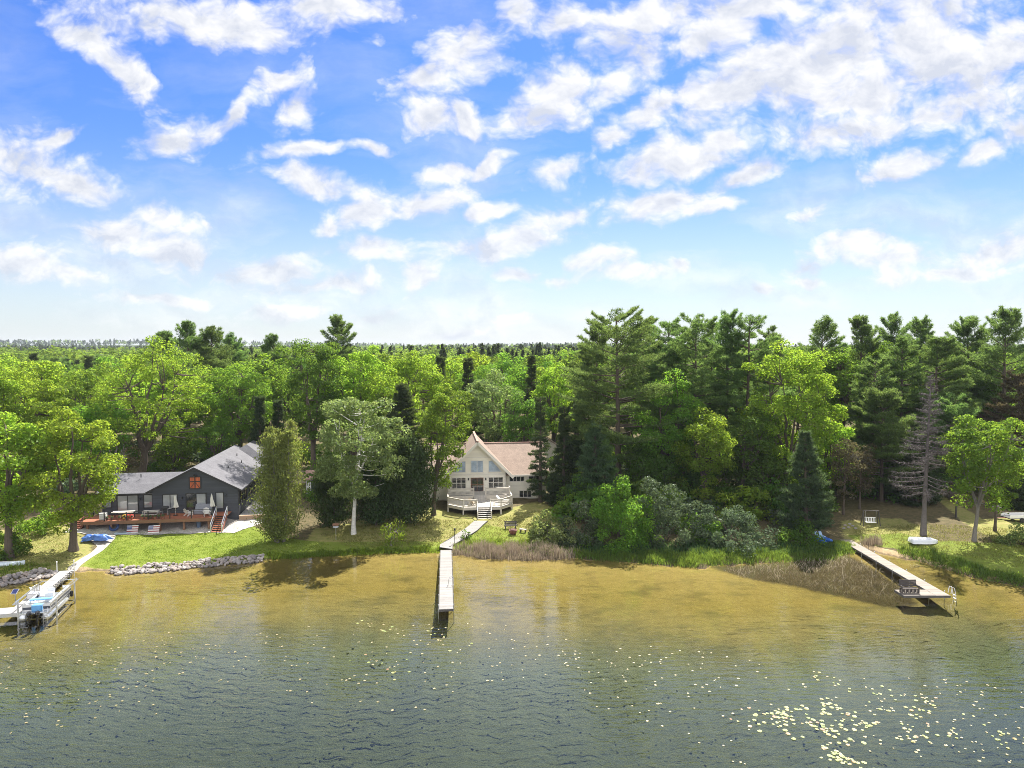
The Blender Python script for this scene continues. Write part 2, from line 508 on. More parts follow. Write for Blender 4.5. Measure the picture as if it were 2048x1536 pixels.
muck = soft(gpoly([(1440, 1136), (1500, 1134), (1560, 1128), (1640, 1122), (1690, 1112), (1750, 1140), (1800, 1170), (1820, 1188), (1790, 1196), (1700, 1182), (1600, 1163), (1500, 1150)]), 1.4)
gattr = np.stack([lush, dry, sand, muck], -1).astype(np.float32)

m_ground, t = new_mat('ground_cover')
at = t.node('ShaderNodeVertexColor', layer_name='cover')
sp = t.node('ShaderNodeSeparateColor', ins={0: at.outputs[0]})
P = t.pos()
pz = t.node('ShaderNodeSeparateXYZ', ins={0: P}).outputs['Z']
n_big = t.noise(P, 0.35, 5, 0.6); n_mid = t.noise(P, 1.8, 5, 0.65); n_fine = t.noise(P, 9.0, 4, 0.7)
nb = t.math('SUBTRACT', n_mid, 0.5)
forest = t.ramp(t.math('ADD', t.math('MULTIPLY', n_mid, 0.6), t.math('MULTIPLY', n_fine, 0.4)), [(0.3, (0.045, 0.05, 0.02)), (0.5, (0.12, 0.10, 0.05)), (0.7, (0.20, 0.15, 0.085))])
grass = t.ramp(t.math('ADD', t.math('MULTIPLY', n_big, 0.6), t.math('MULTIPLY', n_fine, 0.4)), [(0.3, (0.12, 0.17, 0.024)), (0.5, (0.175, 0.225, 0.033)), (0.72, (0.24, 0.27, 0.055))])
straw = t.ramp(t.math('ADD', t.math('MULTIPLY', n_mid, 0.6), t.math('MULTIPLY', n_fine, 0.4)), [(0.3, (0.15, 0.19, 0.04)), (0.5, (0.26, 0.25, 0.08)), (0.7, (0.36, 0.29, 0.14))])
beach = t.ramp(n_mid, [(0.3, (0.30, 0.22, 0.12)), (0.7, (0.46, 0.35, 0.21))])
c = t.mix(t.maprange(t.math('ADD', sp.outputs[1], t.math('MULTIPLY', nb, 1.2)), 0.35, 0.65), forest, straw)
c = t.mix(t.maprange(t.math('ADD', sp.outputs[0], t.math('MULTIPLY', nb, 0.5)), 0.38, 0.62), c, grass)
c = t.mix(t.maprange(t.math('ADD', sp.outputs[2], t.math('MULTIPLY', nb, 0.6)), 0.4, 0.6), c, beach)
# lake bed: golden sand with patches of weed and muck growing with distance from the shore
weed = t.noise(t.mapping(P, sc=(0.55, 1.1, 1)), 0.5, 6, 0.62)
bed = t.ramp(t.math('ADD', t.math('MULTIPLY', n_mid, 0.5), t.math('MULTIPLY', n_fine, 0.5)), [(0.3, (0.235, 0.170, 0.042)), (0.7, (0.39, 0.30, 0.088))])
bed = t.mix(t.maprange(t.math('SUBTRACT', weed, t.math('MULTIPLY', pz, 0.06)), 0.52, 0.72, 0.0, 0.8), bed, (0.15, 0.12, 0.035))
deepc = t.mix(t.maprange(pz, -0.6, -2.0, 0.0, 1.0), bed, t.mix(n_mid, (0.19, 0.21, 0.185), (0.28, 0.30, 0.25)))
deepc = t.mix(t.maprange(t.math('ADD', at.outputs[1], t.math('MULTIPLY', nb, 0.9)), 0.35, 0.8, 0.0, 0.85), deepc, (0.05, 0.036, 0.02))
c = t.mix(t.maprange(t.math('ADD', pz, t.math('MULTIPLY', nb, 0.14)), 0.05, 0.17, 0.75, 0.0), c, (0.085, 0.062, 0.036))
c = t.mix(t.maprange(t.math('ADD', pz, t.math('MULTIPLY', nb, 0.06)), 0.03, 0.0), c, deepc)
py_ = t.node('ShaderNodeSeparateXYZ', ins={0: P}).outputs['Y']
c = t.mix(t.maprange(py_, 230, 320), c, t.mix(n_big, (0.03, 0.05, 0.012), (0.07, 0.10, 0.02)))
bmp = t.node('ShaderNodeBump', ins={'Strength': 0.6, 'Distance': 0.15, 'Height': t.math('ADD', n_fine, n_mid)})
b = t.node('ShaderNodeBsdfPrincipled', ins={'Base Color': c, 'Roughness': 0.95, 'Specular IOR Level': 0.15, 'Normal': bmp})
t.put(t.out.inputs[0], b)
gm = np_mesh('ground', GV, [GF], m_ground, smooth=True)
ca = gm.color_attributes.new('cover', 'FLOAT_COLOR', 'POINT')
ca.data.foreach_set('color', gattr.ravel())
tag(link_mesh('ground', gm), kind='structure')

# ---------------------------------------------------------------- water
m_water, t = new_mat('lake_water')
P = t.pos()
# wind ripples, crests lying across the line from shore to open water
wp = t.mapping(P, rot=(0, 0, R(4)), sc=(0.24, 1.0, 1))
wp2 = t.mapping(P, rot=(0, 0, R(-9)), sc=(0.36, 1.0, 1))
h = t.math('MULTIPLY', t.noise(wp, 2.3, 2, 0.5), 1.0)
h = t.math('ADD', h, t.math('MULTIPLY', t.noise(wp2, 4.6, 2, 0.5), 0.28))
h = t.math('ADD', h, t.math('MULTIPLY', t.noise(t.mapping(P, sc=(0.6, 1, 1)), 9.5, 2, 0.5), 0.12))
gust = t.maprange(t.noise(t.mapping(P, sc=(0.4, 1, 1)), 0.075, 4), 0.32, 0.68, 0.30, 1.45)
yy = t.node('ShaderNodeSeparateXYZ', ins={0: P}).outputs['Y']
calm = t.maprange(yy, 50, 74, 1.0, 0.35)
amp = t.math('MULTIPLY', t.math('MULTIPLY', gust, calm), 0.034)
bn = t.node('ShaderNodeBump', ins={'Strength': 1.0, 'Distance': amp, 'Height': h})
fr = t.node('ShaderNodeFresnel', ins={'IOR': 1.52, 'Normal': bn})
gl = t.node('ShaderNodeBsdfGlossy', ins={'Color': (1, 1, 1), 'Roughness': 0.035, 'Normal': bn})
tr = t.node('ShaderNodeBsdfTransparent', ins={'Color': (0.98, 0.99, 0.97)})
t.put(t.out.inputs[0], t.node('ShaderNodeMixShader', ins={0: fr, 1: tr, 2: gl}))
va = t.node('ShaderNodeVolumeAbsorption', ins={'Color': (0.60, 0.63, 0.44), 'Density': 0.27})
t.put(t.out.inputs[1], va)
mb = MB(); mb.box(-500, 500, -390, 110, -9, 0.0)
tag(mb.build('lake_water', m_water), kind='structure')

# ---------------------------------------------------------------- summer haze over the woods
m_haze, t = new_mat('haze')
t.put(t.out.inputs[1], t.node('ShaderNodeVolumePrincipled', ins={'Color': (0.80, 0.88, 1.0), 'Density': 0.00009, 'Anisotropy': 0.0}))
mb = MB(); mb.box(-3600, 3600, -380, 4200, -12, 58)
tag(mb.build('haze', m_haze), kind='stuff')
# ---------------------------------------------------------------- vegetation
M_BARK = surf('bark', (0.10, 0.078, 0.058), 0.95, 0.4, 3.0, bump=0.6, bscale=12, stretch=(3, 3, 0.5))
M_BARKGREY = surf('grey_bark', (0.20, 0.18, 0.16), 0.95, 0.35, 3.0, bump=0.6, bscale=12, stretch=(3, 3, 0.5))
M_BARKWHITE = surf('white_bark', (0.62, 0.60, 0.55), 0.8, 0.35, 2.0, stretch=(1, 1, 2))
M_BARKDEAD = surf('dead_wood', (0.14, 0.122, 0.115), 0.95, 0.3, 3.0)
LEAF = {
    'lime':  leafmat('lime_leaves', (0.125, 0.19, 0.026), (0.415, 0.58, 0.05), 0.55, 0.012, 0.10),
    'fresh': leafmat('fresh_leaves', (0.095, 0.165, 0.026), (0.29, 0.455, 0.042), 0.53, 0.015, 0.12),
    'green': leafmat('green_leaves', (0.065, 0.125, 0.024), (0.23, 0.37, 0.04), 0.50, 0.015, 0.14),
    'pale':  leafmat('pale_leaves', (0.14, 0.185, 0.07), (0.34, 0.43, 0.11), 0.48, 0.012, 0.12, gloss=0.01),
    'grey':  leafmat('grey_leaves', (0.080, 0.115, 0.06), (0.15, 0.20, 0.08), 0.40, 0.015, 0.12, gloss=0.012),
    'cedar': leafmat('cedar_sprays', (0.135, 0.17, 0.05), (0.38, 0.45, 0.09), 0.42, 0.012, 0.10),
    'dcedar': leafmat('dark_cedar_sprays', (0.048, 0.080, 0.028), (0.10, 0.15, 0.03), 0.38, 0.012, 0.10),
    'pine':  leafmat('pine_needles', (0.09, 0.15, 0.053), (0.26, 0.385, 0.085), 0.48, 0.012, 0.12),
    'bpine': leafmat('blue_pine_needles', (0.07, 0.12, 0.06), (0.17, 0.26, 0.09), 0.42, 0.012, 0.10),
    'spruce': leafmat('spruce_needles', (0.048, 0.075, 0.034), (0.13, 0.175, 0.05), 0.40, 0.015, 0.12),
    'brown': leafmat('sparse_needles', (0.12, 0.105, 0.06), (0.2, 0.17, 0.07), 0.4, 0.012, 0.10),
}

def unit(a):
    return a / (np.linalg.norm(a, axis=-1, keepdims=True) + 1e-9)

def cards(P, N, size, aspect, rng, along=None):
    """diamond leaves at P facing N; ALONG gives the long direction"""
    n = len(P)
    N = unit(N)
    t = along if along is not None else rng.normal(size=(n, 3))
    t = t - (t * N).sum(-1, keepdims=True) * N
    t = unit(t); b = np.cross(N, t)
    s = size * rng.uniform(0.65, 1.35, (n, 1))
    V = np.stack([P - t * s * 0.5, P + b * s * aspect * 0.5 + N * s * 0.08, P + t * s * 0.5, P - b * s * aspect * 0.5 + N * s * 0.08], 1)
    return V.reshape(-1, 3), np.arange(4 * n).reshape(n, 4)

def needles(P, rng, size, width, up=0.35, k=3, out=None):
    """tufts: K thin blades spraying from each point"""
    n = len(P)
    d = rng.normal(size=(n, k, 3)); d[..., 2] += up
    if out is not None:
        d += out[:, None, :] * 1.1
    d = unit(d)
    s = unit(np.cross(d, rng.normal(size=(n, k, 3))))
    L = size * rng.uniform(0.6, 1.3, (n, k, 1))
    B = P[:, None, :]
    V = np.stack([B - s * width / 2, B + s * width / 2, B + d * L], 2).reshape(-1, 3)
    return V, np.arange(3 * n * k).reshape(n * k, 3)

def np_tube(pts, rad, sides):
    pts = np.asarray(pts, float); rad = np.asarray(rad, float)
    d = unit(np.gradient(pts, axis=0))
    a = np.array([0, 0, 1.0]) if abs(d[:, 2]).mean() < 0.8 else np.array([1.0, 0, 0])
    s = unit(np.cross(d, a)); u = np.cross(s, d)
    ang = np.arange(sides) * 2 * math.pi / sides
    V = pts[:, None, :] + rad[:, None, None] * (s[:, None, :] * np.cos(ang)[None, :, None] + u[:, None, :] * np.sin(ang)[None, :, None])
    k = len(pts)
    i = (np.arange(k - 1)[:, None] * sides + np.arange(sides)[None, :])
    j = (np.arange(k - 1)[:, None] * sides + (np.arange(sides)[None, :] + 1) % sides)
    F = np.stack([i, j, j + sides, i + sides], -1).reshape(-1, 4)
    return V.reshape(-1, 3), F

class Acc:
    def __init__(self):
        self.V = []; self.F = []; self.n = 0
    def add(self, V, F):
        if len(V) == 0: return
        self.V.append(V); self.F.append(np.asarray(F) + self.n); self.n += len(V)
    def mesh(self, name, mat, smooth=False):
        V = np.concatenate(self.V) if self.V else np.zeros((0, 3))
        by = {}
        for f in self.F:
            by.setdefault(f.shape[1], []).append(f)
        return np_mesh(name, V, [np.concatenate(x) for x in by.values()], mat, smooth)

def bez(a, b, bend, n=5):
    t = np.linspace(0, 1, n)[:, None]
    m = (np.asarray(a) + np.asarray(b)) / 2 + np.asarray(bend)
    return (1 - t) ** 2 * np.asarray(a) + 2 * t * (1 - t) * m + t ** 2 * np.asarray(b)

def broadleaf(seed, H, Rx, zb, leaf=0.28, dens=1.0, off=(0, 0), trunk_r=None, limbs=6, fork=None, clump=1.15, open_=0.0, lean=None, flat=0.0, droop=0.0, ry=None, nclump=None, twist=0.3):
    rng = np.random.default_rng(seed)
    T = Acc(); C = Acc()
    ry = ry or Rx
    tr = trunk_r or 0.022 * H + 0.05
    hc = (H - zb) / 2; cz = zb + hc
    ox, oy = off
    fk = fork if fork is not None else zb + 0.25 * (H - zb)
    # trunk
    n = 7; ts = np.linspace(0, 1, n)
    tp = np.stack([ox * 0.55 * ts ** 1.5 + rng.normal(0, 0.03 * H * 0.12, n) * ts, oy * 0.5 * ts + rng.normal(0, 0.03 * H * 0.12, n) * ts, fk * ts], -1)
    tp[0, 2] = -0.3
    T.add(*np_tube(tp, tr * (1.25 - 0.55 * ts ** 0.5 + 0.35 * (ts == 0)), 9))
    fp = tp[-1]
    # clump centres inside a lumpy envelope
    lobes = unit(rng.normal(size=(9, 3))); lw = rng.uniform(0.10, 0.26, 9)
    vol = Rx * ry * hc
    N = nclump or int(np.clip(2.6 * (vol ** (2 / 3)) * 1.15 / clump ** 2, 14, 240))
    d = unit(rng.normal(size=(N * 3, 3)) + np.array([0, 0, 0.12]))
    lump = 0.86 + (np.clip(d @ lobes.T, 0, 1) ** 5 * lw).sum(-1) - 0.10 * np.sin(5 * np.arctan2(d[:, 1], d[:, 0]) + seed)
    r = rng.uniform(0.35, 1.0, len(d)) ** 0.45
    # a rounder top and a narrower underside
    squash = np.where(d[:, 2] < 0, 0.92, 1.0)
    pos = d * (lump * r * squash)[:, None] * np.array([Rx, ry, hc]) * (1 - 0.55 * clump / max(Rx, hc, 1.5) * 0.6) + np.array([ox, oy, cz])
    # spread them: drop those too close to an earlier one
    keep = []
    for i in range(len(pos)):
        if len(keep) >= N: break
        if keep:
            dd = np.linalg.norm(pos[keep] - pos[i], axis=1).min()
            if dd < clump * 0.62: continue
        keep.append(i)
    pos = pos[keep]; N = len(pos)
    # limbs
    az0 = rng.uniform(0, 6.28)
    tips = []
    for k in range(limbs):
        a = az0 + k * 6.283 / limbs + rng.normal(0, 0.25)
        e = rng.uniform(0.35, 0.95) if k else 1.35
        tips.append([ox + math.cos(a) * Rx * 0.62 * math.cos(e), oy + math.sin(a) * ry * 0.62 * math.cos(e), cz + hc * 0.65 * math.sin(e) * rng.uniform(0.6, 1.1)])
    tips = np.array(tips)
    paths = []
    for k in range(limbs):
        hh = rng.uniform(0.72, 1.0) if k else 1.0
        j = min(n - 1, int(hh * (n - 1)))
        st = tp[j]
        p = bez(st, tips[k], np.array([0, 0, -0.06 * H]) + rng.normal(0, twist, 3), 8)
        p[1:-1] += rng.normal(0, twist * 0.35, (6, 3))
        paths.append(p)
        T.add(*np_tube(p, np.linspace(tr * 0.62, 0.05, 8), 6))
    allp = np.concatenate(paths); 
    for q in pos:
        dd = np.linalg.norm(allp - q, axis=1) + 0.6 * np.clip(allp[:, 2] - q[2], 0, 9)
        j = int(dd.argmin())
        a = allp[j]
        L = np.linalg.norm(q - a)
        if L < 0.4: continue
        p = bez(a, q, np.array([0, 0, -0.10 * L]) + rng.normal(0, 0.08 * L, 3), 4)
        T.add(*np_tube(p, np.linspace(0.03 + 0.018 * L, 0.015, 4), 4))
    # leaves
    per = int(170 * dens * (clump / 1.15) ** 2 * (0.34 / leaf) ** 2)
    cr = clump * rng.uniform(0.7, 1.25, N)
    if open_ > 0:
        pos = pos[rng.uniform(size=N) > open_]; cr = cr[:len(pos)]
    K = len(pos)
    cd = unit(rng.normal(size=(K, per, 3)) + np.array([0, 0, 0.35]))
    rr = rng.uniform(0.25, 1.0, (K, per, 1)) ** 0.5
    P = pos[:, None, :] + cd * rr * cr[:, None, None] * np.array([1.15, 1.15, 0.72])
    if droop: P[..., 2] -= droop * rng.uniform(0, 1, (K, per)) ** 1.5
    outw = unit(pos - np.array([ox, oy, cz - 0.3 * hc]))[:, None, :]
    Nn = cd * 0.7 + outw * 0.4 + np.array([0, 0, 0.45]) + rng.normal(0, 0.75, (K, per, 3))
    al = None
    if droop:
        al = (np.array([0, 0, -1.0]) + rng.normal(0, 0.35, (K, per, 3))).reshape(-1, 3)
        Nn[..., 2] *= 0.2
    C.add(*cards(P.reshape(-1, 3), Nn.reshape(-1, 3), leaf, 0.62 if not droop else 0.3, rng, al))
    return T, C

def pine(seed, H, Rr, zb, step=1.25, tuft=0.42, width=0.075, dens=1.0, up=0.25, droop=0.0, cone=0.42, irr=0.58, nb=5.2, tr=None, layer=1.0, k=4, dead=0.0, lean=(0, 0)):
    rng = np.random.default_rng(seed)
    T = Acc(); C = Acc()
    tr = tr or 0.013 * H + 0.04
    ts = np.linspace(0, 1, 9)
    axis_ = np.stack([lean[0] * ts ** 1.2 + rng.normal(0, 0.05, 9) * ts, lean[1] * ts + rng.normal(0, 0.05, 9) * ts, H * ts], -1); axis_[0, 2] = -0.3
    T.add(*np_tube(axis_, tr * (1.15 - 1.05 * ts) + 0.02 + 0.3 * tr * (ts == 0), 8))
    z = zb
    Pl = []; Ol = []
    low = zb * 0.45
    while low < zb:                                   # dead stubs under the living crown
        a = rng.uniform(0, 6.28); L = rng.uniform(0.5, 0.25 * Rr + 0.8)
        c = np.array([np.interp(low, axis_[:, 2], axis_[:, 0]), np.interp(low, axis_[:, 2], axis_[:, 1]), low])
        T.add(*np_tube(np.stack([c, c + np.array([math.cos(a), math.sin(a), -0.1]) * L]), [0.03, 0.01], 3))
        low += rng.uniform(0.4, 1.0)
    while z < H - 0.25:
        t = (z - zb) / (H - zb)
        prof = (1 - t + 0.02) ** cone * min(1.0, 0.70 + t * 2.0)
        for q in range(max(3, int(nb * (0.75 + 0.5 * rng.uniform())))):
            a = rng.uniform(0, 6.283)
            L = max(0.7, Rr * 1.12 * prof * (1 - irr * rng.uniform() ** 1.5))
            e = up * (0.2 + 2.4 * t ** 2) - droop * (1 - t) + rng.normal(0, 0.08)
            zz = z + rng.uniform(-0.25, 0.25) * step
            c = np.array([np.interp(zz, axis_[:, 2], axis_[:, 0]), np.interp(zz, axis_[:, 2], axis_[:, 1]), zz])
            dr = np.array([math.cos(a) * math.cos(e), math.sin(a) * math.cos(e), math.sin(e)])
            end = c + dr * L
            p = bez(c, end + np.array([0, 0, 0.10 * L]), np.array([0, 0, -0.08 * L]), 5)
            T.add(*np_tube(p, np.linspace(0.018 + 0.012 * L, 0.008, 5), 4))
            side = np.array([-math.sin(a), math.cos(a), 0])
            m = int(max(6, 42 * dens * L * layer))
            s = rng.uniform(0.32, 1.0, m) ** 0.8
            base = np.stack([np.interp(s, np.linspace(0, 1, 5), p[:, i]) for i in range(3)], -1)
            wdt = 0.30 * L * np.sin(np.clip(s, 0, 1) * math.pi * 0.86) + 0.12
            base += side * (rng.uniform(-1, 1, m) * wdt)[:, None] + np.array([0, 0, 1]) * (rng.normal(0, 0.05, m) + 0.04)[:, None]
            Pl.append(base); Ol.append(np.broadcast_to(dr, base.shape) + side * (rng.uniform(-0.6, 0.6, m))[:, None])
        z += step * rng.uniform(0.75, 1.25) * (0.75 + 0.25 * (1 - t))
    Pl.append(axis_[-1] + rng.normal(0, 0.12, (14, 3)) - np.array([0, 0, 0.3])); Ol.append(np.tile([0, 0, 1.0], (14, 1)))
    P = np.concatenate(Pl); O = np.concatenate(Ol)
    C.add(*needles(P, rng, tuft, width, 0.35, k, O * 0.8))
    return T, C

def spruce(seed, H, Rr, zb, **kw):
    a = dict(step=0.45, tuft=0.34, width=0.07, up=0.05, droop=0.32, cone=0.95, irr=0.28, nb=6, dens=1.0, layer=1.0)
    a.update(kw)
    return pine(seed, H, Rr, zb, **a)

def cedar(seed, H, Rr, zb=0.3, stems=1, dens=1.0, leaf=0.30, shape=0.6, ragged=0.25):
    """arborvitae: upright fans of scale leaves around one or several stems"""
    rng = np.random.default_rng(seed)
    T = Acc(); C = Acc()
    for s in range(stems):
        a = s * 6.283 / max(stems, 1) + rng.uniform(0, 1); r = 0 if stems == 1 else Rr * rng.uniform(0.30, 0.52)
        hh = H * (1 if s == 0 else rng.uniform(0.78, 0.97))
        b = np.array([math.cos(a) * r * 0.35, math.sin(a) * r * 0.35, -0.2]); top = np.array([math.cos(a) * r, math.sin(a) * r, hh])
        p = bez(b, top, np.array([math.cos(a), math.sin(a), 0]) * r * 0.35, 8)
        T.add(*np_tube(p, np.linspace(0.10 + 0.006 * H, 0.02, 8), 6))
        rs = Rr * (1.0 if stems == 1 else 0.72)
        n = int(26 * dens * hh * (rs / 2.0) ** 0.8)
        tz = rng.uniform(zb / hh, 1.0, n) ** 1.08
        prof = np.minimum(1, (1 - tz) ** shape * 1.25) * np.minimum(1, 0.55 + tz * 3)
        az = rng.uniform(0, 6.283, n)
        L = rs * prof * (1 - ragged * rng.uniform(0, 1, n) ** 1.2) + 0.12
        c = np.stack([np.interp(tz * hh, p[:, 2], p[:, i]) for i in range(3)], -1)
        dr = np.stack([np.cos(az), np.sin(az), 0.25 + 0.5 * tz], -1)
        tipp = c + dr * L[:, None]
        for i in range(0, n, 2):
            T.add(*np_tube(bez(c[i], tipp[i], [0, 0, -0.1 * L[i]], 3), [0.022, 0.014, 0.006], 3))
        m = int(46 * dens)
        u_ = rng.uniform(0.30, 1.0, (n, m, 1)) ** 0.7
        P = c[:, None, :] + (dr * L[:, None])[:, None, :] * u_ + rng.normal(0, 1, (n, m, 3)) * (0.13 * L[:, None, None] + 0.14) * np.array([1, 1, 0.8])
        al = dr[:, None, :] * 0.6 + np.array([0, 0, 0.75]) + rng.normal(0, 0.4, (n, m, 3))
        N = rng.normal(0, 0.6, (n, m, 3)) + dr[:, None, :] * 0.9
        C.add(*cards(P.reshape(-1, 3), N.reshape(-1, 3), leaf, 0.45, rng, al.reshape(-1, 3)))
    return T, C

def bush(seed, H, Rr, leaf=0.26, dens=1.0, clump=0.75, stems=7, ry=None, ragged=0.2):
    rng = np.random.default_rng(seed)
    T = Acc(); C = Acc()
    ry = ry or Rr
    N = int(np.clip(2.2 * (Rr * ry * H * 0.5) ** (2 / 3) * 1.5 / clump ** 2, 10, 150))
    d = unit(rng.normal(size=(N, 3)) * np.array([1, 1, 0.9])); d[:, 2] = np.abs(d[:, 2]) * 1.0 - 0.12
    r = rng.uniform(0.4, 1, N) ** 0.5 * (1 + ragged * np.sin(4 * np.arctan2(d[:, 1], d[:, 0]) + seed) + rng.normal(0, ragged * 0.5, N))
    pos = d * r[:, None] * np.array([Rr, ry, H * 0.92])
    pos[:, 2] = np.clip(pos[:, 2], 0.3, None)
    for k in range(stems):
        a = rng.uniform(0, 6.283)
        q = pos[rng.integers(N)]
        p = bez(np.array([math.cos(a) * 0.2, math.sin(a) * 0.2, -0.15]), q, [0, 0, 0.25 * H], 5)
        T.add(*np_tube(p, np.linspace(0.055, 0.015, 5), 4))
    per = int(190 * dens * (clump / 0.75) ** 2 * (0.26 / leaf) ** 2 * 0.55)
    cd = unit(rng.normal(size=(N, per, 3)) + np.array([0, 0, 0.3]))
    P = pos[:, None, :] + cd * rng.uniform(0.2, 1, (N, per, 1)) ** 0.5 * clump * rng.uniform(0.7, 1.25, (N, 1, 1)) * np.array([1, 1, 0.85])
    P[..., 2] = np.abs(P[..., 2])
    Nn = cd * 0.8 + np.array([0, 0, 0.4]) + rng.normal(0, 0.7, P.shape)
    C.add(*cards(P.reshape(-1, 3), Nn.reshape(-1, 3), leaf, 0.6, rng))
    return T, C

def dead_spruce(seed, H, Rr, zb, lean=(0, 0)):
    rng = np.random.default_rng(seed)
    T = Acc(); C = Acc()
    ts = np.linspace(0, 1, 9)
    ax = np.stack([lean[0] * ts, lean[1] * ts, H * ts], -1); ax[0, 2] = -0.3
    T.add(*np_tube(ax, 0.25 * (1.08 - ts) + 0.025 + 0.1 * (ts == 0), 9))
    z = zb
    while z < H - 0.1:
        t = (z - zb) / (H - zb)
        for q in range(6 if t > 0.25 else 3):
            a = rng.uniform(0, 6.283); L = max(0.25, 1.25 * Rr * (1 - t) ** 0.75 * rng.uniform(0.45, 1.0))
            c = np.array([lean[0] * z / H, lean[1] * z / H, z + rng.uniform(-0.2, 0.2)])
            e = c + np.array([math.cos(a), math.sin(a), -0.30 + 0.50 * t]) * L
            p = bez(c, e + np.array([0, 0, 0.12 * L]), [0, 0, -0.14 * L], 6)
            C.add(*np_tube(p, np.linspace(0.018 + 0.012 * L, 0.008, 6), 4))
            m = int(15 * L) + 4
            s = rng.uniform(0.2, 1, m)
            base = np.stack([np.interp(s, np.linspace(0, 1, 6), p[:, i]) for i in range(3)], -1)
            sd_ = np.array([-math.sin(a), math.cos(a), 0])
            o = sd_ * rng.choice([-1, 1], m)[:, None] + np.array([math.cos(a), math.sin(a), 0]) * 0.7 + np.array([0, 0, -0.25])
            C.add(*needles(base, rng, 0.30 + 0.11 * L, 0.034, -0.2, 2, o))
        z += rng.uniform(0.34, 0.6)
    return T, C

def plant(name, label, cat, loc, TC, leaf, bark, rz=0.0, group=None, crown='crown', trunk='trunk'):
    T, C = TC
    o = thing(name, label, cat, loc, rz, group)
    link_mesh(trunk, T.mesh(trunk, bark, True), o)
    link_mesh(crown, C.mesh(crown, leaf if not isinstance(leaf, str) else LEAF[leaf]), o)
    return o

def place(bx, by=None, Y=None):
    if by is not None:
        return PG(bx, by)
    p = PY(bx, 900, Y)
    return np.array([p[0], Y, gz(p[0], Y)])

HERO_XY = []
def hero(kind, name, label, cat, bx, by, Y, top, x0, x1, bot, lmat, bark=None, seed=1, **kw):
    """a tree stood where the photograph shows it: base, top, width and lower edge of the crown"""
    b = place(bx, by, Y)
    Yd = b[1]
    cx = 0.5 * (x0 + x1)
    wl, wr = PY(x0, top, Yd), PY(x1, top, Yd)
    Rr = (wr[0] - wl[0]) / 2
    H = PY(bx, top, Yd)[2] - b[2]
    zb = max(0.15, (PY(bx, bot, Yd)[2] - b[2]) * (0.72 if kind == 'broadleaf' else 1.0))
    ox = (wl[0] + wr[0]) / 2 - b[0]
    HERO_XY.append((b[0] + ox * 0.5, Yd, min(Rr, 4.0)))
    if kind == 'broadleaf':
        TC = broadleaf(seed, H * 1.04, Rr * 1.03, zb, off=(ox, 0), **kw)
    elif kind == 'pine':
        TC = pine(seed, H, Rr * (1.45 if Yd > 93 else 1.05), zb, lean=(ox * 0.6, 0), **kw)
    elif kind == 'spruce':
        TC = spruce(seed, H, Rr, zb, lean=(ox * 0.6, 0), **kw)
    elif kind == 'cedar':
        TC = cedar(seed, H, Rr, zb, **kw)
    elif kind == 'bush':
        TC = bush(seed, H, Rr, **kw)
        b = b + np.array([ox, 0, 0])
    elif kind == 'dead':
        TC = dead_spruce(seed, H, Rr, zb, lean=(PY(kw.pop('topx'), top, Yd)[0] - b[0], 0))
    bark = bark or M_BARK
    cn, tn = ('foliage', 'stem') if kind == 'bush' else (('bare_branches', 'trunk') if kind == 'dead' else ('crown', 'trunk'))
    return plant(name, label, cat, b, TC, bark if kind == "dead" else lmat, bark, group=None, crown=cn, trunk=tn)
B, PN, SP, CD, BU = 'broadleaf', 'pine', 'spruce', 'cedar', 'bush'
h = hero
# -- left shore
h(B, 'broadleaf_tree', 'yellow-green lakeside tree with a slim dark trunk at the left picture edge', 'tree', 18, 1118, None, 835, -75, 100, 1035, 'lime', seed=11)
h(B, 'broadleaf_tree', 'large yellow-green lawn tree in front of the dark house deck', 'tree', 147, 1100, None, 820, 52, 232, 1055, 'lime', seed=12, dens=1.1, fork=4.5)
h(BU, 'shrub', 'dark green shrub at the left edge beside the stone bank', 'shrub', 5, 1112, None, 1040, -40, 42, 1110, 'green', seed=13)
h(BU, 'shrub', 'low leafy shrub behind the left lawn near the picture edge', 'shrub', 75, 1060, None, 1020, 30, 120, 1060, 'fresh', seed=14)
# -- behind the dark house
h(B, 'oak_tree', 'huge old oak with forked dark trunk and bare limbs behind the dark house', 'tree', 280, None, 102, 706, 188, 412, 880, 'lime', seed=21, fork=6.2, limbs=7, trunk_r=0.62, open_=0.38, dens=0.75, clump=1.3, twist=0.7)
h(B, 'broadleaf_tree', 'bright green tree rising at the left edge above the lakeside trees', 'tree', 40, None, 104, 735, -40, 122, 900, 'lime', seed=22)
h(B, 'broadleaf_tree', 'tall pale lime tree cut by the left picture edge', 'tree', -30, None, 98, 722, -110, 40, 930, 'lime', seed=23)
h(B, 'broadleaf_tree', 'rounded green tree left of the huge forked oak', 'tree', 150, None, 112, 745, 92, 215, 900, 'fresh', seed=24)
h(B, 'broadleaf_tree', 'spreading olive-green tree low behind the lakeside tree by the dark house', 'tree', 195, None, 99, 800, 140, 262, 930, 'fresh', seed=25)
h(B, 'broadleaf_tree', 'broad green tree just right of the huge forked oak', 'tree', 480, None, 113, 733, 408, 545, 880, 'fresh', seed=26)
h(B, 'broadleaf_tree', 'green tree close behind the crown of the forked oak', 'tree', 365, None, 118, 735, 310, 430, 880, 'fresh', seed=27)
h(B, 'bare_tree', 'small grey half-bare tree left of the dark house roof', 'tree', 235, None, 97, 872, 205, 268, 950, 'brown', M_BARKGREY, seed=28, open_=0.5, leaf=0.2, dens=0.5)
h(B, 'young_tree', 'small bright green tree behind the dark house left wing', 'tree', 345, None, 106, 870, 312, 385, 940, 'fresh', seed=29, clump=0.8)
h(B, 'young_tree', 'bright green understorey tree behind the dark house ridge', 'tree', 430, None, 108, 845, 390, 470, 915, 'fresh', seed=30, clump=0.9)
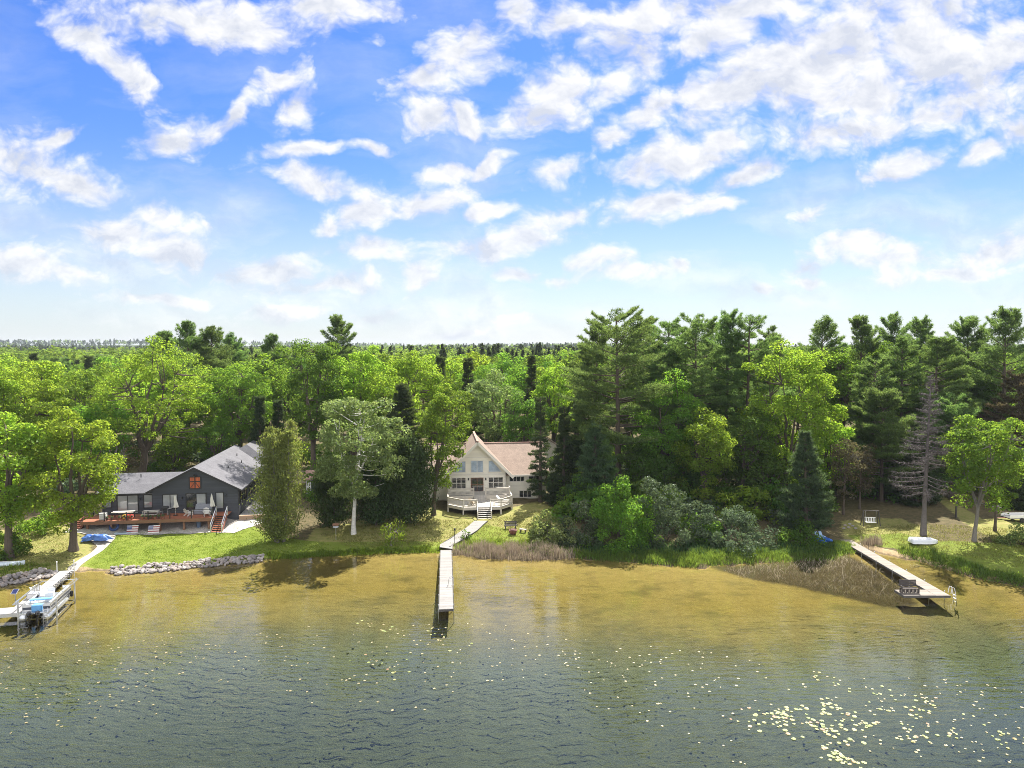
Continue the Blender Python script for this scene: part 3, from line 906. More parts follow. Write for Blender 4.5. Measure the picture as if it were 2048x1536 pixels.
h(SP, 'spruce_tree', 'dark narrow spruce behind the right end of the dark roof', 'tree', 520, None, 110, 790, 490, 550, 930, 'spruce', seed=31)
h(SP, 'spruce_tree', 'dark spruce left of the tall tree with dead limbs', 'tree', 556, None, 113, 800, 530, 585, 920, 'spruce', seed=32)
h(B, 'broadleaf_tree', 'tall tree with black trunk and dead limbs between the two houses', 'tree', 625, None, 103, 680, 558, 700, 850, 'green', seed=33, fork=9, limbs=8, trunk_r=0.42, open_=0.12)
h(B, 'broadleaf_tree', 'wide sunlit lime crown behind the pale-trunked birch', 'tree', 715, None, 108, 693, 640, 790, 840, 'lime', seed=34)
h(B, 'broadleaf_tree', 'wide sunlit lime crown left of the beige house gable', 'tree', 815, None, 112, 705, 750, 882, 850, 'lime', seed=35)
h(B, 'broadleaf_tree', 'yellow-green tree directly behind the dark conifer by the beige house', 'tree', 775, None, 103, 755, 700, 850, 900, 'lime', seed=36)
# -- between the houses
h(CD, 'cedar_tree', 'olive multi-stemmed cedar at the right end of the green lawn', 'tree', 560, 1083, None, 845, 502, 620, 1075, 'cedar', M_BARKGREY, seed=41, stems=6, dens=0.50, shape=0.6, ragged=0.6, leaf=0.25)
h(B, 'birch_tree', 'pale leafy birch with a white trunk between the two houses', 'tree', 707, 1068, None, 790, 628, 806, 1010, 'pale', M_BARKWHITE, seed=42, fork=7.5, limbs=6, trunk_r=0.24, open_=0.03, leaf=0.30, dens=1.15)
h(CD, 'cedar_tree', 'dark bushy cedar at the foot of the white-trunked birch, on its left', 'tree', 668, 1052, None, 920, 640, 722, 1045, 'dcedar', seed=43, dens=1.0, shape=0.4)
h(CD, 'cedar_tree', 'dark bushy cedar just right of the white birch trunk', 'tree', 752, 1050, None, 900, 720, 800, 1042, 'dcedar', seed=44, dens=1.0, shape=0.45)
h(CD, 'cedar_tree', 'dark bushy cedar behind the drooping willow beside the beige house', 'tree', 820, 1046, None, 885, 776, 880, 1038, 'dcedar', seed=45, dens=1.0, shape=0.42)
h(SP, 'spruce_tree', 'tall almost black conifer left of the beige house', 'tree', 805, None, 93, 765, 745, 862, 960, 'spruce', seed=46, dens=1.2, cone=0.7)
h(B, 'maple_tree', 'bright yellow-green maple with leaning trunk overhanging the beige house', 'tree', 867, 1030, None, 790, 836, 930, 985, 'fresh', seed=47, fork=5.5, limbs=6, clump=1.05, trunk_r=0.26)
h(B, 'willow_tree', 'small drooping willow on the bank left of the long dock', 'tree', 782, 1092, None, 1040, 756, 812, 1080, 'lime', M_BARKGREY, seed=48, clump=0.6, leaf=0.28, droop=0.9, trunk_r=0.07, dens=0.55)
h(BU, 'sapling', 'thin young sapling beside the pale walkway', 'sapling', 932, 1080, None, 1057, 923, 942, 1080, 'green', seed=49, clump=0.3, leaf=0.16, dens=0.5)
# -- behind the beige house
h(B, 'broadleaf_tree', 'pale grey-green tree behind the beige house gable', 'tree', 1000, None, 119, 760, 925, 1055, 880, 'pale', seed=51, leaf=0.36)
h(B, 'broadleaf_tree', 'vivid green tree above the pale tree behind the beige house', 'tree', 975, None, 132, 738, 905, 1035, 850, 'fresh', seed=52)
h(SP, 'conifer_tree', 'dark ragged conifer behind and left of the beige gable', 'tree', 880, None, 121, 712, 852, 912, 880, 'spruce', seed=53, irr=0.5)
h(SP, 'conifer_tree', 'dark ragged conifer right of the pale tree behind the beige house', 'tree', 1062, None, 123, 710, 1034, 1096, 880, 'spruce', seed=54, irr=0.5)
h(B, 'broadleaf_tree', 'yellow-green tree behind the right end of the beige roof', 'tree', 1108, None, 119, 735, 1062, 1152, 870, 'lime', seed=55)
h(B, 'broadleaf_tree', 'green tree close behind the beige roof ridge', 'tree', 1045, None, 111, 790, 1000, 1098, 900, 'green', seed=56)
h(B, 'broadleaf_tree', 'green tree behind the maple left of the beige gable', 'tree', 905, None, 114, 775, 850, 955, 900, 'fresh', seed=57)
h(SP, 'spruce_tree', 'thin tall spruce standing against the right side of the beige house', 'tree', 1081, 1004, None, 795, 1046, 1116, 985, 'spruce', seed=58, dens=0.75, irr=0.5, tuft=0.32, step=0.62)
h(SP, 'spruce_tree', 'little round-topped spruce at the right corner of the beige house', 'tree', 1105, 1008, None, 948, 1086, 1126, 1006, 'bpine', seed=59, step=0.28, tuft=0.22, droop=0.0)
h(SP, 'spruce_tree', 'dark full spruce hiding the right end of the cream house', 'tree', 1128, None, 93, 812, 1090, 1168, 1005, 'spruce', seed=60)
# -- shrubbery right of the beige house
h(BU, 'shrub', 'pale green shrub nearest the fire pit on the beige house lawn', 'shrub', 1098, 1084, None, 1000, 1048, 1150, 1084, 'pale', seed=61, dens=0.9)
h(BU, 'shrub', 'dark shrub between the pale shrub and the bright bushy tree', 'shrub', 1160, 1086, None, 1005, 1118, 1205, 1086, 'grey', seed=62)
h(BU, 'shrub', 'tall bright yellow-green bushy tree leaning over the reeds', 'shrub', 1238, 1086, None, 925, 1172, 1310, 1086, 'fresh', seed=63, clump=1.0, dens=1.1, ragged=0.12)
h(BU, 'shrub', 'tall grey-green shrub right of the bright bushy tree', 'shrub', 1335, 1084, None, 945, 1262, 1402, 1084, 'grey', seed=64, clump=0.85)
h(BU, 'shrub', 'broad grey-green shrub above the green sedge bank', 'shrub', 1472, 1088, None, 1000, 1402, 1548, 1088, 'grey', seed=65, clump=0.85)
h(BU, 'shrub', 'low dark shrub filling the gap between the two grey-green shrubs', 'shrub', 1400, 1078, None, 1020, 1362, 1440, 1078, 'green', seed=66)
h(BU, 'shrub', 'low leafy shrub beside the blue pedal boat', 'shrub', 1592, 1088, None, 1035, 1548, 1632, 1088, 'green', seed=67)
h(PN, 'pine_tree', 'young blue-green pine with dense foliage right of the beige house', 'tree', 1190, 1032, None, 852, 1132, 1252, 1028, 'bpine', seed=71, step=0.55, dens=1.1, nb=6, cone=0.7)
h(PN, 'pine_tree', 'small bright young pine above the bright bushy tree', 'tree', 1212, None, 87, 888, 1184, 1238, 1000, 'pine', seed=72, step=0.5, up=0.5)
h(PN, 'pine_tree', 'blue-green bushy pine above the blue pedal boat', 'tree', 1612, 1076, None, 868, 1550, 1664, 1060, 'bpine', seed=73, step=0.55, dens=1.0, nb=6, cone=0.75)
# -- the tall pine row
h(PN, 'pine_tree', 'tallest full-bodied white pine with layered boughs right of the beige house', 'tree', 1238, None, 95, 634, 1128, 1325, 905, 'pine', seed=81, dens=1.0, tr=0.42)
h(PN, 'pine_tree', 'white pine half hidden behind the layered tallest pine, on its left', 'tree', 1192, None, 104, 650, 1142, 1250, 880, 'pine', seed=82)
h(PN, 'pine_tree', 'white pine showing just right of the layered tallest pine', 'tree', 1285, None, 110, 645, 1230, 1345, 860, 'pine', seed=83)
h(PN, 'pine_tree', 'white pine with a broad flat top, third from the left in the tall row', 'tree', 1335, None, 105, 650, 1275, 1400, 860, 'pine', seed=84)
h(PN, 'pine_tree', 'white pine with open layered boughs in the middle of the tall row', 'tree', 1390, None, 101, 641, 1318, 1462, 870, 'pine', seed=85)
h(PN, 'pine_tree', 'white pine with two dark bare trunks showing, fifth in the tall row', 'tree', 1452, None, 104, 632, 1400, 1512, 860, 'pine', seed=86, up=0.4)
h(PN, 'pine_tree', 'white pine at the right end of the tall row', 'tree', 1494, None, 102, 636, 1440, 1558, 850, 'pine', seed=87)
h(B, 'broadleaf_tree', 'green tree in front of the tallest layered pine', 'tree', 1325, None, 93, 770, 1260, 1394, 950, 'fresh', seed=91)
h(B, 'broadleaf_tree', 'lime-topped tree below the middle of the tall pine row', 'tree', 1412, None, 90, 825, 1348, 1476, 955, 'lime', seed=92)
h(B, 'broadleaf_tree', 'deep green tree with a straight dark trunk left of the big bright tree', 'tree', 1482, None, 92, 828, 1436, 1562, 975, 'green', seed=93, fork=5)
h(B, 'broadleaf_tree', 'big bright yellow-green tree standing tallest on the right-hand shore', 'tree', 1570, None, 93, 710, 1478, 1688, 930, 'lime', seed=94, fork=6, trunk_r=0.4, clump=1.25, dens=1.05)
h(B, 'broadleaf_tree', 'lime tree at the right flank of the big bright tree', 'tree', 1662, None, 92, 850, 1612, 1705, 965, 'lime', seed=95, clump=0.95)
h(B, 'broadleaf_tree', 'grey-green tree above the gap in the shrubs right of the beige house', 'tree', 1290, None, 92, 880, 1248, 1345, 985, 'green', seed=96)
h(B, 'broadleaf_tree', 'dark green tree behind the broad grey-green shrub', 'tree', 1535, None, 90, 900, 1490, 1585, 1010, 'green', seed=97)
# -- right-hand woods
for i, (bx, Y, top, x0, x1, bot, lab) in enumerate([
        (1640, 112, 650, 1608, 1678, 830, 'slender pine spire just right of the big bright tree'),
        (1718, 110, 642, 1688, 1752, 840, 'pine with a pointed star-like top, second spire right of the big bright tree'),
        (1778, 118, 640, 1748, 1815, 830, 'pine with fan-shaped top above the dead grey spruce, on its left'),
        (1838, 122, 648, 1808, 1870, 830, 'pine with a small flat top directly above the dead grey spruce'),
        (1934, 112, 650, 1892, 1972, 830, 'dark pine with bare upper trunk, second from the right edge'),
        (2006, 104, 638, 1958, 2056, 840, 'tall open pine with a long bare dark trunk at the right edge'),
        (1802, 103, 682, 1762, 1842, 880, 'bushy olive pine left of the dead grey spruce top'),
        (1872, 103, 680, 1820, 1920, 870, 'broad rounded pine right of the dead grey spruce top'),
        (1748, 99, 720, 1712, 1786, 900, 'pale layered pine behind the thin brown trees'),
        (1765, 94, 790, 1712, 1820, 960, 'layered light green pine left of the dead grey spruce'),
        (1905, 95, 800, 1862, 1955, 960, 'dark pine between the dead spruce and the bright shore tree'),
        (2035, 97, 760, 1985, 2090, 960, 'brownish pine cut by the right picture edge')]):
    h(PN, 'pine_tree', lab, 'tree', bx, None, Y, top, x0 - (14 if i < 6 else 4), x1 + (14 if i < 6 else 4), bot, 'pine' if i != 11 else 'brown', seed=100 + i, irr=0.5 if i < 6 else 0.35, up=0.45 if i < 6 else 0.25, step=1.0 if i < 6 else 0.8)
h(B, 'thin_tree', 'thin brown half-bare tree right of the big bright tree, front one', 'tree', 1690, None, 88, 872, 1662, 1722, 990, 'brown', M_BARK, seed=121, clump=0.7, leaf=0.22, dens=0.6, trunk_r=0.12, fork=6)
h(B, 'thin_tree', 'thin brown half-bare tree behind the white lawn swing', 'tree', 1722, None, 90, 890, 1700, 1750, 990, 'brown', M_BARK, seed=122, clump=0.7, leaf=0.22, dens=0.6, trunk_r=0.12, fork=6)
h('dead', 'dead_spruce', 'dead grey leafless spruce behind the upturned white rowboat', 'tree', 1846, 1070, None, 750, 1788, 1912, 985, None, M_BARKDEAD, seed=123, topx=1862)
h(SP, 'spruce_tree', 'dark spruce standing just behind the dead grey spruce', 'tree', 1838, None, 92, 850, 1795, 1890, 1010, 'spruce', seed=124)
h(SP, 'spruce_tree', 'dark green spruce behind the right shore lawn', 'tree', 1790, None, 96, 880, 1752, 1832, 1000, 'pine', seed=125)
h(B, 'broadleaf_tree', 'bright green shore tree at the right edge with a bare grey trunk', 'tree', 1948, 1082, None, 832, 1892, 2056, 990, 'fresh', M_BARKGREY, seed=126, fork=5.5, clump=1.0, trunk_r=0.2)
h(B, 'broadleaf_tree', 'slim green tree right of the bright shore tree', 'tree', 1990, 1062, None, 880, 1955, 2040, 1000, 'green', seed=127, clump=0.8, trunk_r=0.15)
h(BU, 'shrub', 'leafy shrub on the bank at the right picture edge', 'shrub', 2035, 1088, None, 1050, 1998, 2090, 1088, 'pale', seed=128)
h(SP, 'spruce_tree', 'green spruce behind the wooden frame at the right edge', 'tree', 2030, None, 90, 930, 1995, 2075, 1010, 'spruce', seed=129)
h(B, 'broadleaf_tree', 'bright leafy crown between the first two pine spires right of the big bright tree', 'tree', 1682, None, 106, 692, 1640, 1732, 850, 'fresh', seed=131)
h(B, 'broadleaf_tree', 'light green crown under the fan-topped pine above the dead spruce', 'tree', 1762, None, 111, 690, 1718, 1806, 850, 'fresh', seed=132)
h(B, 'broadleaf_tree', 'yellow-green crown behind the rounded pine right of the dead spruce', 'tree', 1900, None, 116, 698, 1855, 1950, 850, 'lime', seed=133)
h(B, 'broadleaf_tree', 'green crown between the two tall dark pines at the right edge', 'tree', 1972, None, 108, 735, 1930, 2015, 880, 'green', seed=134)
h(PN, 'pine_tree', 'white pine filling the gap behind the flat-topped pine of the tall row', 'tree', 1362, None, 112, 655, 1318, 1410, 850, 'pine', seed=135)
h(PN, 'pine_tree', 'white pine filling the gap behind the two-trunked pine of the tall row', 'tree', 1422, None, 113, 650, 1378, 1470, 850, 'pine', seed=136)
h(PN, 'pine_tree', 'white pine behind the right end of the tall row', 'tree', 1535, None, 112, 662, 1495, 1580, 850, 'pine', seed=137)
# -- pines standing above the woods on the left skyline
for i, (bx, Y, top, x0, x1, lab) in enumerate([
        (328, 138, 676, 298, 360, 'leaning pine at the left end of the skyline pine cluster'),
        (378, 132, 660, 340, 415, 'highest broad pine of the skyline cluster above the forked oak'),
        (424, 134, 668, 392, 462, 'dark pine at the right end of the skyline pine cluster'),
        (460, 142, 680, 432, 492, 'lower pine right of the skyline pine cluster'),
        (548, 142, 682, 522, 575, 'small pine poking above the trees left of the tall black-trunked tree'),
        (676, 124, 647, 644, 712, 'lone open-topped pine above the wide lime crowns')]):
    h(PN, 'pine_tree', lab, 'tree', bx, None, Y, top, x0 - 8, x1 + 8, 790, 'pine', seed=140 + i, irr=0.5, up=0.5, step=0.9)
# ---------------------------------------------------------------- the woods behind
rng = np.random.default_rng(5)
def proto(TC, leaf, bark):
    return TC[0].mesh('trunk', bark, True), TC[1].mesh('crown', LEAF[leaf])
PROTO = {'lime': [], 'fresh': [], 'green': [], 'pine': [], 'spruce': []}
for i in range(3):
    PROTO['lime'].append((15.5, proto(broadleaf(200 + i, 15.5, 5.2 + 0.4 * i, 4.5, leaf=0.40, dens=0.9, clump=1.3), 'lime', M_BARK)))
    PROTO['fresh'].append((16, proto(broadleaf(210 + i, 16, 5.0 + 0.5 * i, 4.5, leaf=0.40, dens=0.9, clump=1.3), 'fresh', M_BARK)))
for i in range(2):
    PROTO['green'].append((15, proto(broadleaf(220 + i, 15, 4.8, 4, leaf=0.40, dens=0.9, clump=1.25), 'green', M_BARK)))
    PROTO['spruce'].append((17, proto(spruce(230 + i, 17, 3.0, 2.5, step=0.6, tuft=0.45, width=0.11, dens=0.7), 'spruce', M_BARK)))
for i in range(3):
    PROTO['pine'].append((21, proto(pine(240 + i, 21, 4.6, 7, step=1.0, tuft=0.7, width=0.12, dens=0.6, irr=0.5), 'pine', M_BARK)))

LOOK = {'lime': 'yellow-green rounded broadleaf tree', 'fresh': 'fresh green rounded broadleaf tree', 'green': 'deep green broadleaf tree',
        'pine': 'dark green pine', 'spruce': 'dark pointed spruce'}
NAME = {'lime': 'broadleaf_tree', 'fresh': 'broadleaf_tree', 'green': 'broadleaf_tree', 'pine': 'pine_tree', 'spruce': 'spruce_tree'}
def zone(px):
    for lim, s in ((190, 'left of the forked oak'), (520, 'behind the dark house'), (860, 'between the two houses'),
                   (1130, 'behind the beige house'), (1560, 'behind the tall pines'), (9999, 'behind the right shore')):
        if px < lim: return s
def depth_word(Y):
    return 'in the near woods' if Y < 135 else 'deeper in the woods' if Y < 180 else 'far back in the woods'
placed = [(x, y, r) for x, y, r in HERO_XY]
count = 0
tries = 0
while count < 235 and tries < 30000:
    tries += 1
    Y = 104 + (245 - 104) * rng.uniform() ** 1.25
    x = rng.uniform(-0.78, 0.78) * Y
    px = 1024 + x / Y * 1400
    # keep the two houses, the driveways and the clearings free
    if Y < 118 and (500 < px < 640 or 150 < px < 530 and Y < 110): continue
    if Y < 122 and 850 < px < 1110: continue
    if Y < 116 and 1250 < px < 1560: continue
    sp_ = 5.0 if Y < 140 else 5.6
    if any((x - a) ** 2 + (Y - b) ** 2 < (sp_ + 0.35 * r_) ** 2 for a, b, r_ in placed): continue
    if 120 < Y and px > 1560: w = [0.26, 0.26, 0.16, 0.22, 0.10]
    elif px < 260 and Y > 165: w = [0.1, 0.15, 0.2, 0.2, 0.35]
    elif 1130 < px <= 1560 and Y < 150: w = [0.08, 0.2, 0.2, 0.42, 0.1]
    else: w = [0.42, 0.30, 0.12, 0.08, 0.08]
    k = rng.choice(list(PROTO), p=np.array(w) / sum(w))
    h0, (tm, cm) = PROTO[k][rng.integers(len(PROTO[k]))]
    zg = gz(x, Y)
    # skyline of the photograph: nothing but the pines reaches above the horizon on the left
    top = CAM_H - (720 - 695 + rng.uniform(-14, 22)) / 1400 * Y if px < 1130 else CAM_H - (705 - 695 + rng.uniform(-12, 20)) / 1400 * Y
    hh = min(max(top - zg, 12), 21 if k in ('pine', 'spruce') else 19.5) * rng.uniform(0.9, 1.03)
    if k == 'pine': hh = max(hh, 15)
    s = hh / h0
    g = f'{LOOK[k]} {depth_word(Y)} {zone(px)}'
    o = thing(NAME[k], g, 'tree', (x, Y, zg), rng.uniform(0, 6.28), g + 's')
    w_ = s * rng.uniform(0.92, 1.18)
    o.scale = (w_, w_, s)
    link_mesh('trunk', tm, o); link_mesh('crown', cm, o)
    placed.append((x, Y, 2.5)); count += 1

# the far woods: one unbroken carpet of crowns out to the hills
V_, F_ = [], []
def canopy(n, y0, y1, per, size, hh, rr, pw, out, conifer=0.25):
    r = np.random.default_rng(int(y0))
    Y = y0 + (y1 - y0) * r.uniform(size=n) ** pw
    X = r.uniform(-0.82, 0.82, n) * Y
    patch = np.sin(X * 0.011 + 1.3) + np.sin(Y * 0.013 + X * 0.004) + r.normal(0, 0.22, n) + 1.4 * ((X < -0.22 * Y) & (Y > 650))
    con = (patch > 1.0 - conifer * 2) if out == 'con' else (patch <= 0.5)
    X, Y = X[con], Y[con]; n = len(X)
    Z = ground(X, Y)
    H = hh * r.uniform(0.8, 1.2, n); Rr = rr * r.uniform(0.75, 1.25, n)
    d = unit(r.normal(size=(n, per, 3)) + np.array([0, 0, 0.55]))
    if out == 'con':
        tt = r.uniform(0, 1, (n, per)) ** 0.7
        P = np.stack([d[..., 0] * (1 - tt) * Rr[:, None] * 0.8, d[..., 1] * (1 - tt) * Rr[:, None] * 0.8, (0.35 + 0.75 * tt) * H[:, None]], -1)
    else:
        lum = 1 + 0.22 * np.sin(d[..., 0] * 5 + d[..., 1] * 4 + X[:, None])
        P = d * (lum * r.uniform(0.75, 1.0, (n, per)))[..., None] * np.stack([Rr, Rr, H * 0.38], -1)[:, None, :] + np.array([0, 0, 0.62])[None, None, :] * H[:, None, None]
    P = P + np.stack([X, Y, Z], -1)[:, None, :]
    N = d + r.normal(0, 0.6, d.shape) + np.array([0, 0, 0.3])
    return cards(P.reshape(-1, 3), N.reshape(-1, 3), size, 0.75, r)
for nm, leafk, out in (('far_broadleaf_woods', 'fresh', 'dec'), ('far_conifer_woods', 'spruce', 'con')):
    A = Acc()
    A.add(*canopy(1500, 235, 420, 150, 1.25, 16, 5.2, 1.1, out))
    A.add(*canopy(2200, 420, 900, 60, 2.3, 16.5, 5.8, 1.3, out))
    A.add(*canopy(3600, 900, 3200, 30, 4.4, 17, 8.0, 1.5, out))
    far_mat = leafmat(nm + '_leaves', (0.10, 0.15, 0.026) if out == 'dec' else (0.045, 0.07, 0.03), (0.25, 0.36, 0.05) if out == 'dec' else (0.09, 0.12, 0.035), 0.45, 0.0, 0.0)
    tag(link_mesh(nm, A.mesh(nm, far_mat)), 'unbroken ' + ('green' if out == 'dec' else 'dark conifer') + ' woods reaching to the horizon', 'woods', kind='stuff')

# shrubs and saplings filling the floor of the near woods
UND = []
for i, (k, H_, R_) in enumerate([('fresh', 3.2, 2.2), ('green', 4.2, 2.4), ('grey', 2.6, 2.2), ('green', 5.5, 2.3), ('lime', 3.6, 1.9)]):
    TC = bush(300 + i, H_, R_, leaf=0.36, clump=0.85, dens=0.8)
    UND.append((k, TC[0].mesh('stem', M_BARK, True), TC[1].mesh('foliage', LEAF[k])))
UW = {'fresh': 'fresh green shrub', 'green': 'deep green shrub', 'grey': 'grey-green shrub', 'lime': 'lime-green shrub'}
rng = np.random.default_rng(77)
n = 0; pts = []
while n < 195:
    Y = 93 + 42 * rng.uniform() ** 1.3; x = rng.uniform(-0.76, 0.76) * Y; px = 1024 + x / Y * 1400
    if n >= 150:                                    # thicker growth under the pines behind the shore shrubs
        px = rng.uniform(1150, 1680); Y = rng.uniform(84, 99); x = (px - 1024) / 1400 * Y
    if px < 640 and (Y < 98 or 180 < px < 540 and Y < 107 or 520 < px < 660 and Y < 114): continue
    if 640 <= px < 860 and Y < 95: continue
    if 850 < px < 1120 and Y < 118: continue
    if px > 1640 and Y < 96: continue
    if 1260 < px < 1560 and 98 < Y < 112: continue
    if any((x - a) ** 2 + (Y - b) ** 2 < 2.6 ** 2 for a, b in pts): continue
    k, sm_, fm = UND[rng.integers(len(UND))]
    g = UW[k] + ' under the trees ' + zone(px)
    o = thing('shrub', g, 'shrub', (x, Y, gz(x, Y)), rng.uniform(0, 6.28), g + 's')
    s_ = rng.uniform(0.75, 1.3); o.scale = (s_ * 1.1, s_ * 1.1, s_)
    link_mesh('stem', sm_, o); link_mesh('foliage', fm, o)
    pts.append((x, Y)); n += 1
# ---------------------------------------------------------------- building materials
M_DARKSIDE = striped('charcoal_siding', (0.050, 0.056, 0.073), 0.16, 'Z', 0.6, 0.6, 0.15, 0.5)
M_BEIGESIDE = striped('cream_siding', (0.80, 0.755, 0.64), 0.16, 'Z', 0.6, 0.6, 0.06, 0.35)
M_BLACK = surf('black_paint', (0.012, 0.012, 0.014), 0.45, 0.2)
M_TRIM = surf('cream_trim', (0.68, 0.64, 0.56), 0.55, 0.08)
M_WHITE = surf('white_paint', (0.78, 0.78, 0.76), 0.45, 0.05)
M_FOUND = surf('concrete', (0.36, 0.35, 0.33), 0.9, 0.15)
def shingles(name, a, b_):
    m, t = new_mat(name)
    o = t.obj()
    br = t.node('ShaderNodeTexBrick', ins={'Vector': t.mapping(o, rot=(0, 0, 0), sc=(1, 1, 1)), 'Color1': a, 'Color2': b_, 'Mortar': tuple(c * 0.45 for c in a), 'Scale': 1.0})
    br.inputs['Mortar Size'].default_value = 0.012; br.inputs['Brick Width'].default_value = 0.45; br.inputs['Row Height'].default_value = 0.16
    n = t.noise(o, 14, 4, 0.7); n2 = t.noise(o, 1.1, 4, 0.6)
    c = t.mix(t.maprange(n, 0.3, 0.7), br.outputs[0], tuple(min(1, x * 1.6) for x in b_))
    c = t.mix(t.maprange(n2, 0.35, 0.65, 0.0, 0.28), c, tuple(x * 0.6 for x in a))
    bm = t.node('ShaderNodeBump', ins={'Strength': 0.5, 'Distance': 0.03, 'Height': n})
    b = t.node('ShaderNodeBsdfPrincipled', ins={'Base Color': c, 'Roughness': 0.9, 'Normal': bm, 'Specular IOR Level': 0.3})
    t.put(t.out.inputs[0], b)
    return m
M_ROOFGREY = shingles('grey_shingles', (0.082, 0.082, 0.092), (0.130, 0.128, 0.14))
M_ROOFPINK = shingles('pink_brown_shingles', (0.175, 0.128, 0.102), (0.25, 0.19, 0.152))
M_ROOFRED = shingles('rusty_shingles', (0.24, 0.12, 0.09), (0.36, 0.24, 0.20))
def pane(name, base, blinds=0.0, spec=0.8):
    m, t = new_mat(name)
    o = t.obj(); s = t.node('ShaderNodeSeparateXYZ', ins={0: o})
    f = t.math('FRACT', t.math('DIVIDE', s.outputs['Z'], 0.13))
    n = t.noise(o, 1.3, 3)
    c = t.mix(t.maprange(n, 0.35, 0.65), base, tuple(x * 1.8 for x in base))
    if blinds:
        c = t.mix(t.math('MULTIPLY', t.maprange(f, 0.25, 0.45), blinds), c, (0.44, 0.46, 0.48))
    b = t.node('ShaderNodeBsdfPrincipled', ins={'Base Color': c, 'Roughness': 0.06, 'Specular IOR Level': spec, 'Coat Weight': 0.6, 'Coat Roughness': 0.03})
    t.put(t.out.inputs[0], b)
    return m
M_GLASS = pane('window_glass', (0.02, 0.022, 0.025))
M_BLIND = pane('window_glass_with_blinds', (0.08, 0.09, 0.10), 0.95)
M_PALEGLASS = pane('pale_blue_glass', (0.20, 0.25, 0.30), 0.0)  # panes with a pale blue-grey base colour, no blinds
M_DECKRED = striped('red_cedar_boards', (0.36, 0.125, 0.06), 0.14, 'Y', 0.65, 0.4, 0.2, 0.5)
M_REDWOOD = surf('red_stained_wood', (0.22, 0.075, 0.045), 0.6, 0.25, 2.0)
M_BROWNWOOD = surf('brown_stained_wood', (0.20, 0.10, 0.055), 0.65, 0.25, 2.0, stretch=(0.4, 2, 2))
M_STEEL = surf('galvanised_steel', (0.55, 0.56, 0.58), 0.35, 0.1, 3, metal=0.8)
M_PALEDECK = striped('pale_deck_boards', (0.46, 0.43, 0.39), 0.14, 'X', 0.7, 0.4, 0.10, 0.45)
M_PALEWOOD = surf('pale_painted_wood', (0.50, 0.46, 0.39), 0.6, 0.10, 2.0)
M_TANTIMBER = striped('tan_landscape_timber', (0.45, 0.31, 0.21), 0.19, 'Z', 0.85, 0.6, 0.15, 0.7)
M_ORANGE = striped('orange_boards', (0.45, 0.11, 0.042), 0.16, 'X', 0.6, 0.4, 0.15, 0.6)
M_LAMP = surf('lamp_metal', (0.02, 0.02, 0.022), 0.4, 0.1)

def window(parent, x0, x1, z0, z1, y, fm, pm, nx=1, nz=1, fw=0.09, name='window', poly=None):
    """a framed window standing proud of a wall that faces -Y, its panes a sub-part"""
    f = MB()
    if poly:
        k = len(poly)
        for i in range(k):
            a, b = poly[i], poly[(i + 1) % k]
            f.beam((a[0], y - 0.035, a[1]), (b[0], y - 0.035, b[1]), 0.07, fw, up=(0, -1, 0))
    else:
        f.box(x0 - fw, x1 + fw, y - 0.075, y + 0.02, z1, z1 + fw)
        f.box(x0 - fw, x1 + fw, y - 0.09, y + 0.02, z0 - fw, z0)
        f.box(x0 - fw, x0, y - 0.07, y + 0.02, z0, z1); f.box(x1, x1 + fw, y - 0.07, y + 0.02, z0, z1)
        for i in range(1, nx):
            xm = x0 + (x1 - x0) * i / nx
            f.box(xm - 0.035, xm + 0.035, y - 0.06, y + 0.02, z0, z1)
        for i in range(1, nz):
            zm = z0 + (z1 - z0) * i / nz
            f.box(x0, x1, y - 0.055, y + 0.02, zm - 0.03, zm + 0.03)
    o = f.build(name, fm, parent)
    p = MB()
    if poly:
        p.slab([(q[0], y - 0.02, q[1]) for q in poly], 0.02)
    else:
        p.box(x0, x1, y - 0.025, y + 0.01, z0, z1)
    p.build('pane', pm, o)
    return o

def side_window(parent, y0, y1, z0, z1, x, fm, pm, fw=0.09):
    f = MB()
    f.box(x - 0.02, x + 0.075, y0 - fw, y1 + fw, z1, z1 + fw); f.box(x - 0.02, x + 0.085, y0 - fw, y1 + fw, z0 - fw, z0)
    f.box(x - 0.02, x + 0.07, y0 - fw, y0, z0, z1); f.box(x - 0.02, x + 0.07, y1, y1 + fw, z0, z1)
    o = f.build('window', fm, parent)
    p = MB(); p.box(x - 0.01, x + 0.03, y0, y1, z0, z1); p.build('pane', pm, o)
    return o

def wall_lamp(parent, x, z, y):
    b = MB(); b.box(x - 0.05, x + 0.05, y - 0.04, y + 0.01, z - 0.12, z + 0.12)
    b.lathe([(0.05, -0.16), (0.085, -0.12), (0.085, 0.08), (0.03, 0.16)], 8, (x, y - 0.13, z))
    return b.build('wall_lamp', M_LAMP, parent)

def gable_wall(mb, x0, x1, y0, y1, z0, ze, xr, zr):
    """walls of a gabled block, gables at y0 and y1"""
    P = [(x0, z0), (x1, z0), (x1, ze), (xr, zr), (x0, ze)]
    vs = [(p[0], y0, p[1]) for p in P] + [(p[0], y1, p[1]) for p in P]
    mb.add(vs, [(0, 1, 2, 3, 4), (9, 8, 7, 6, 5), (1, 6, 7, 2), (5, 0, 4, 9), (0, 5, 6, 1), (2, 7, 8, 3), (4, 3, 8, 9)])

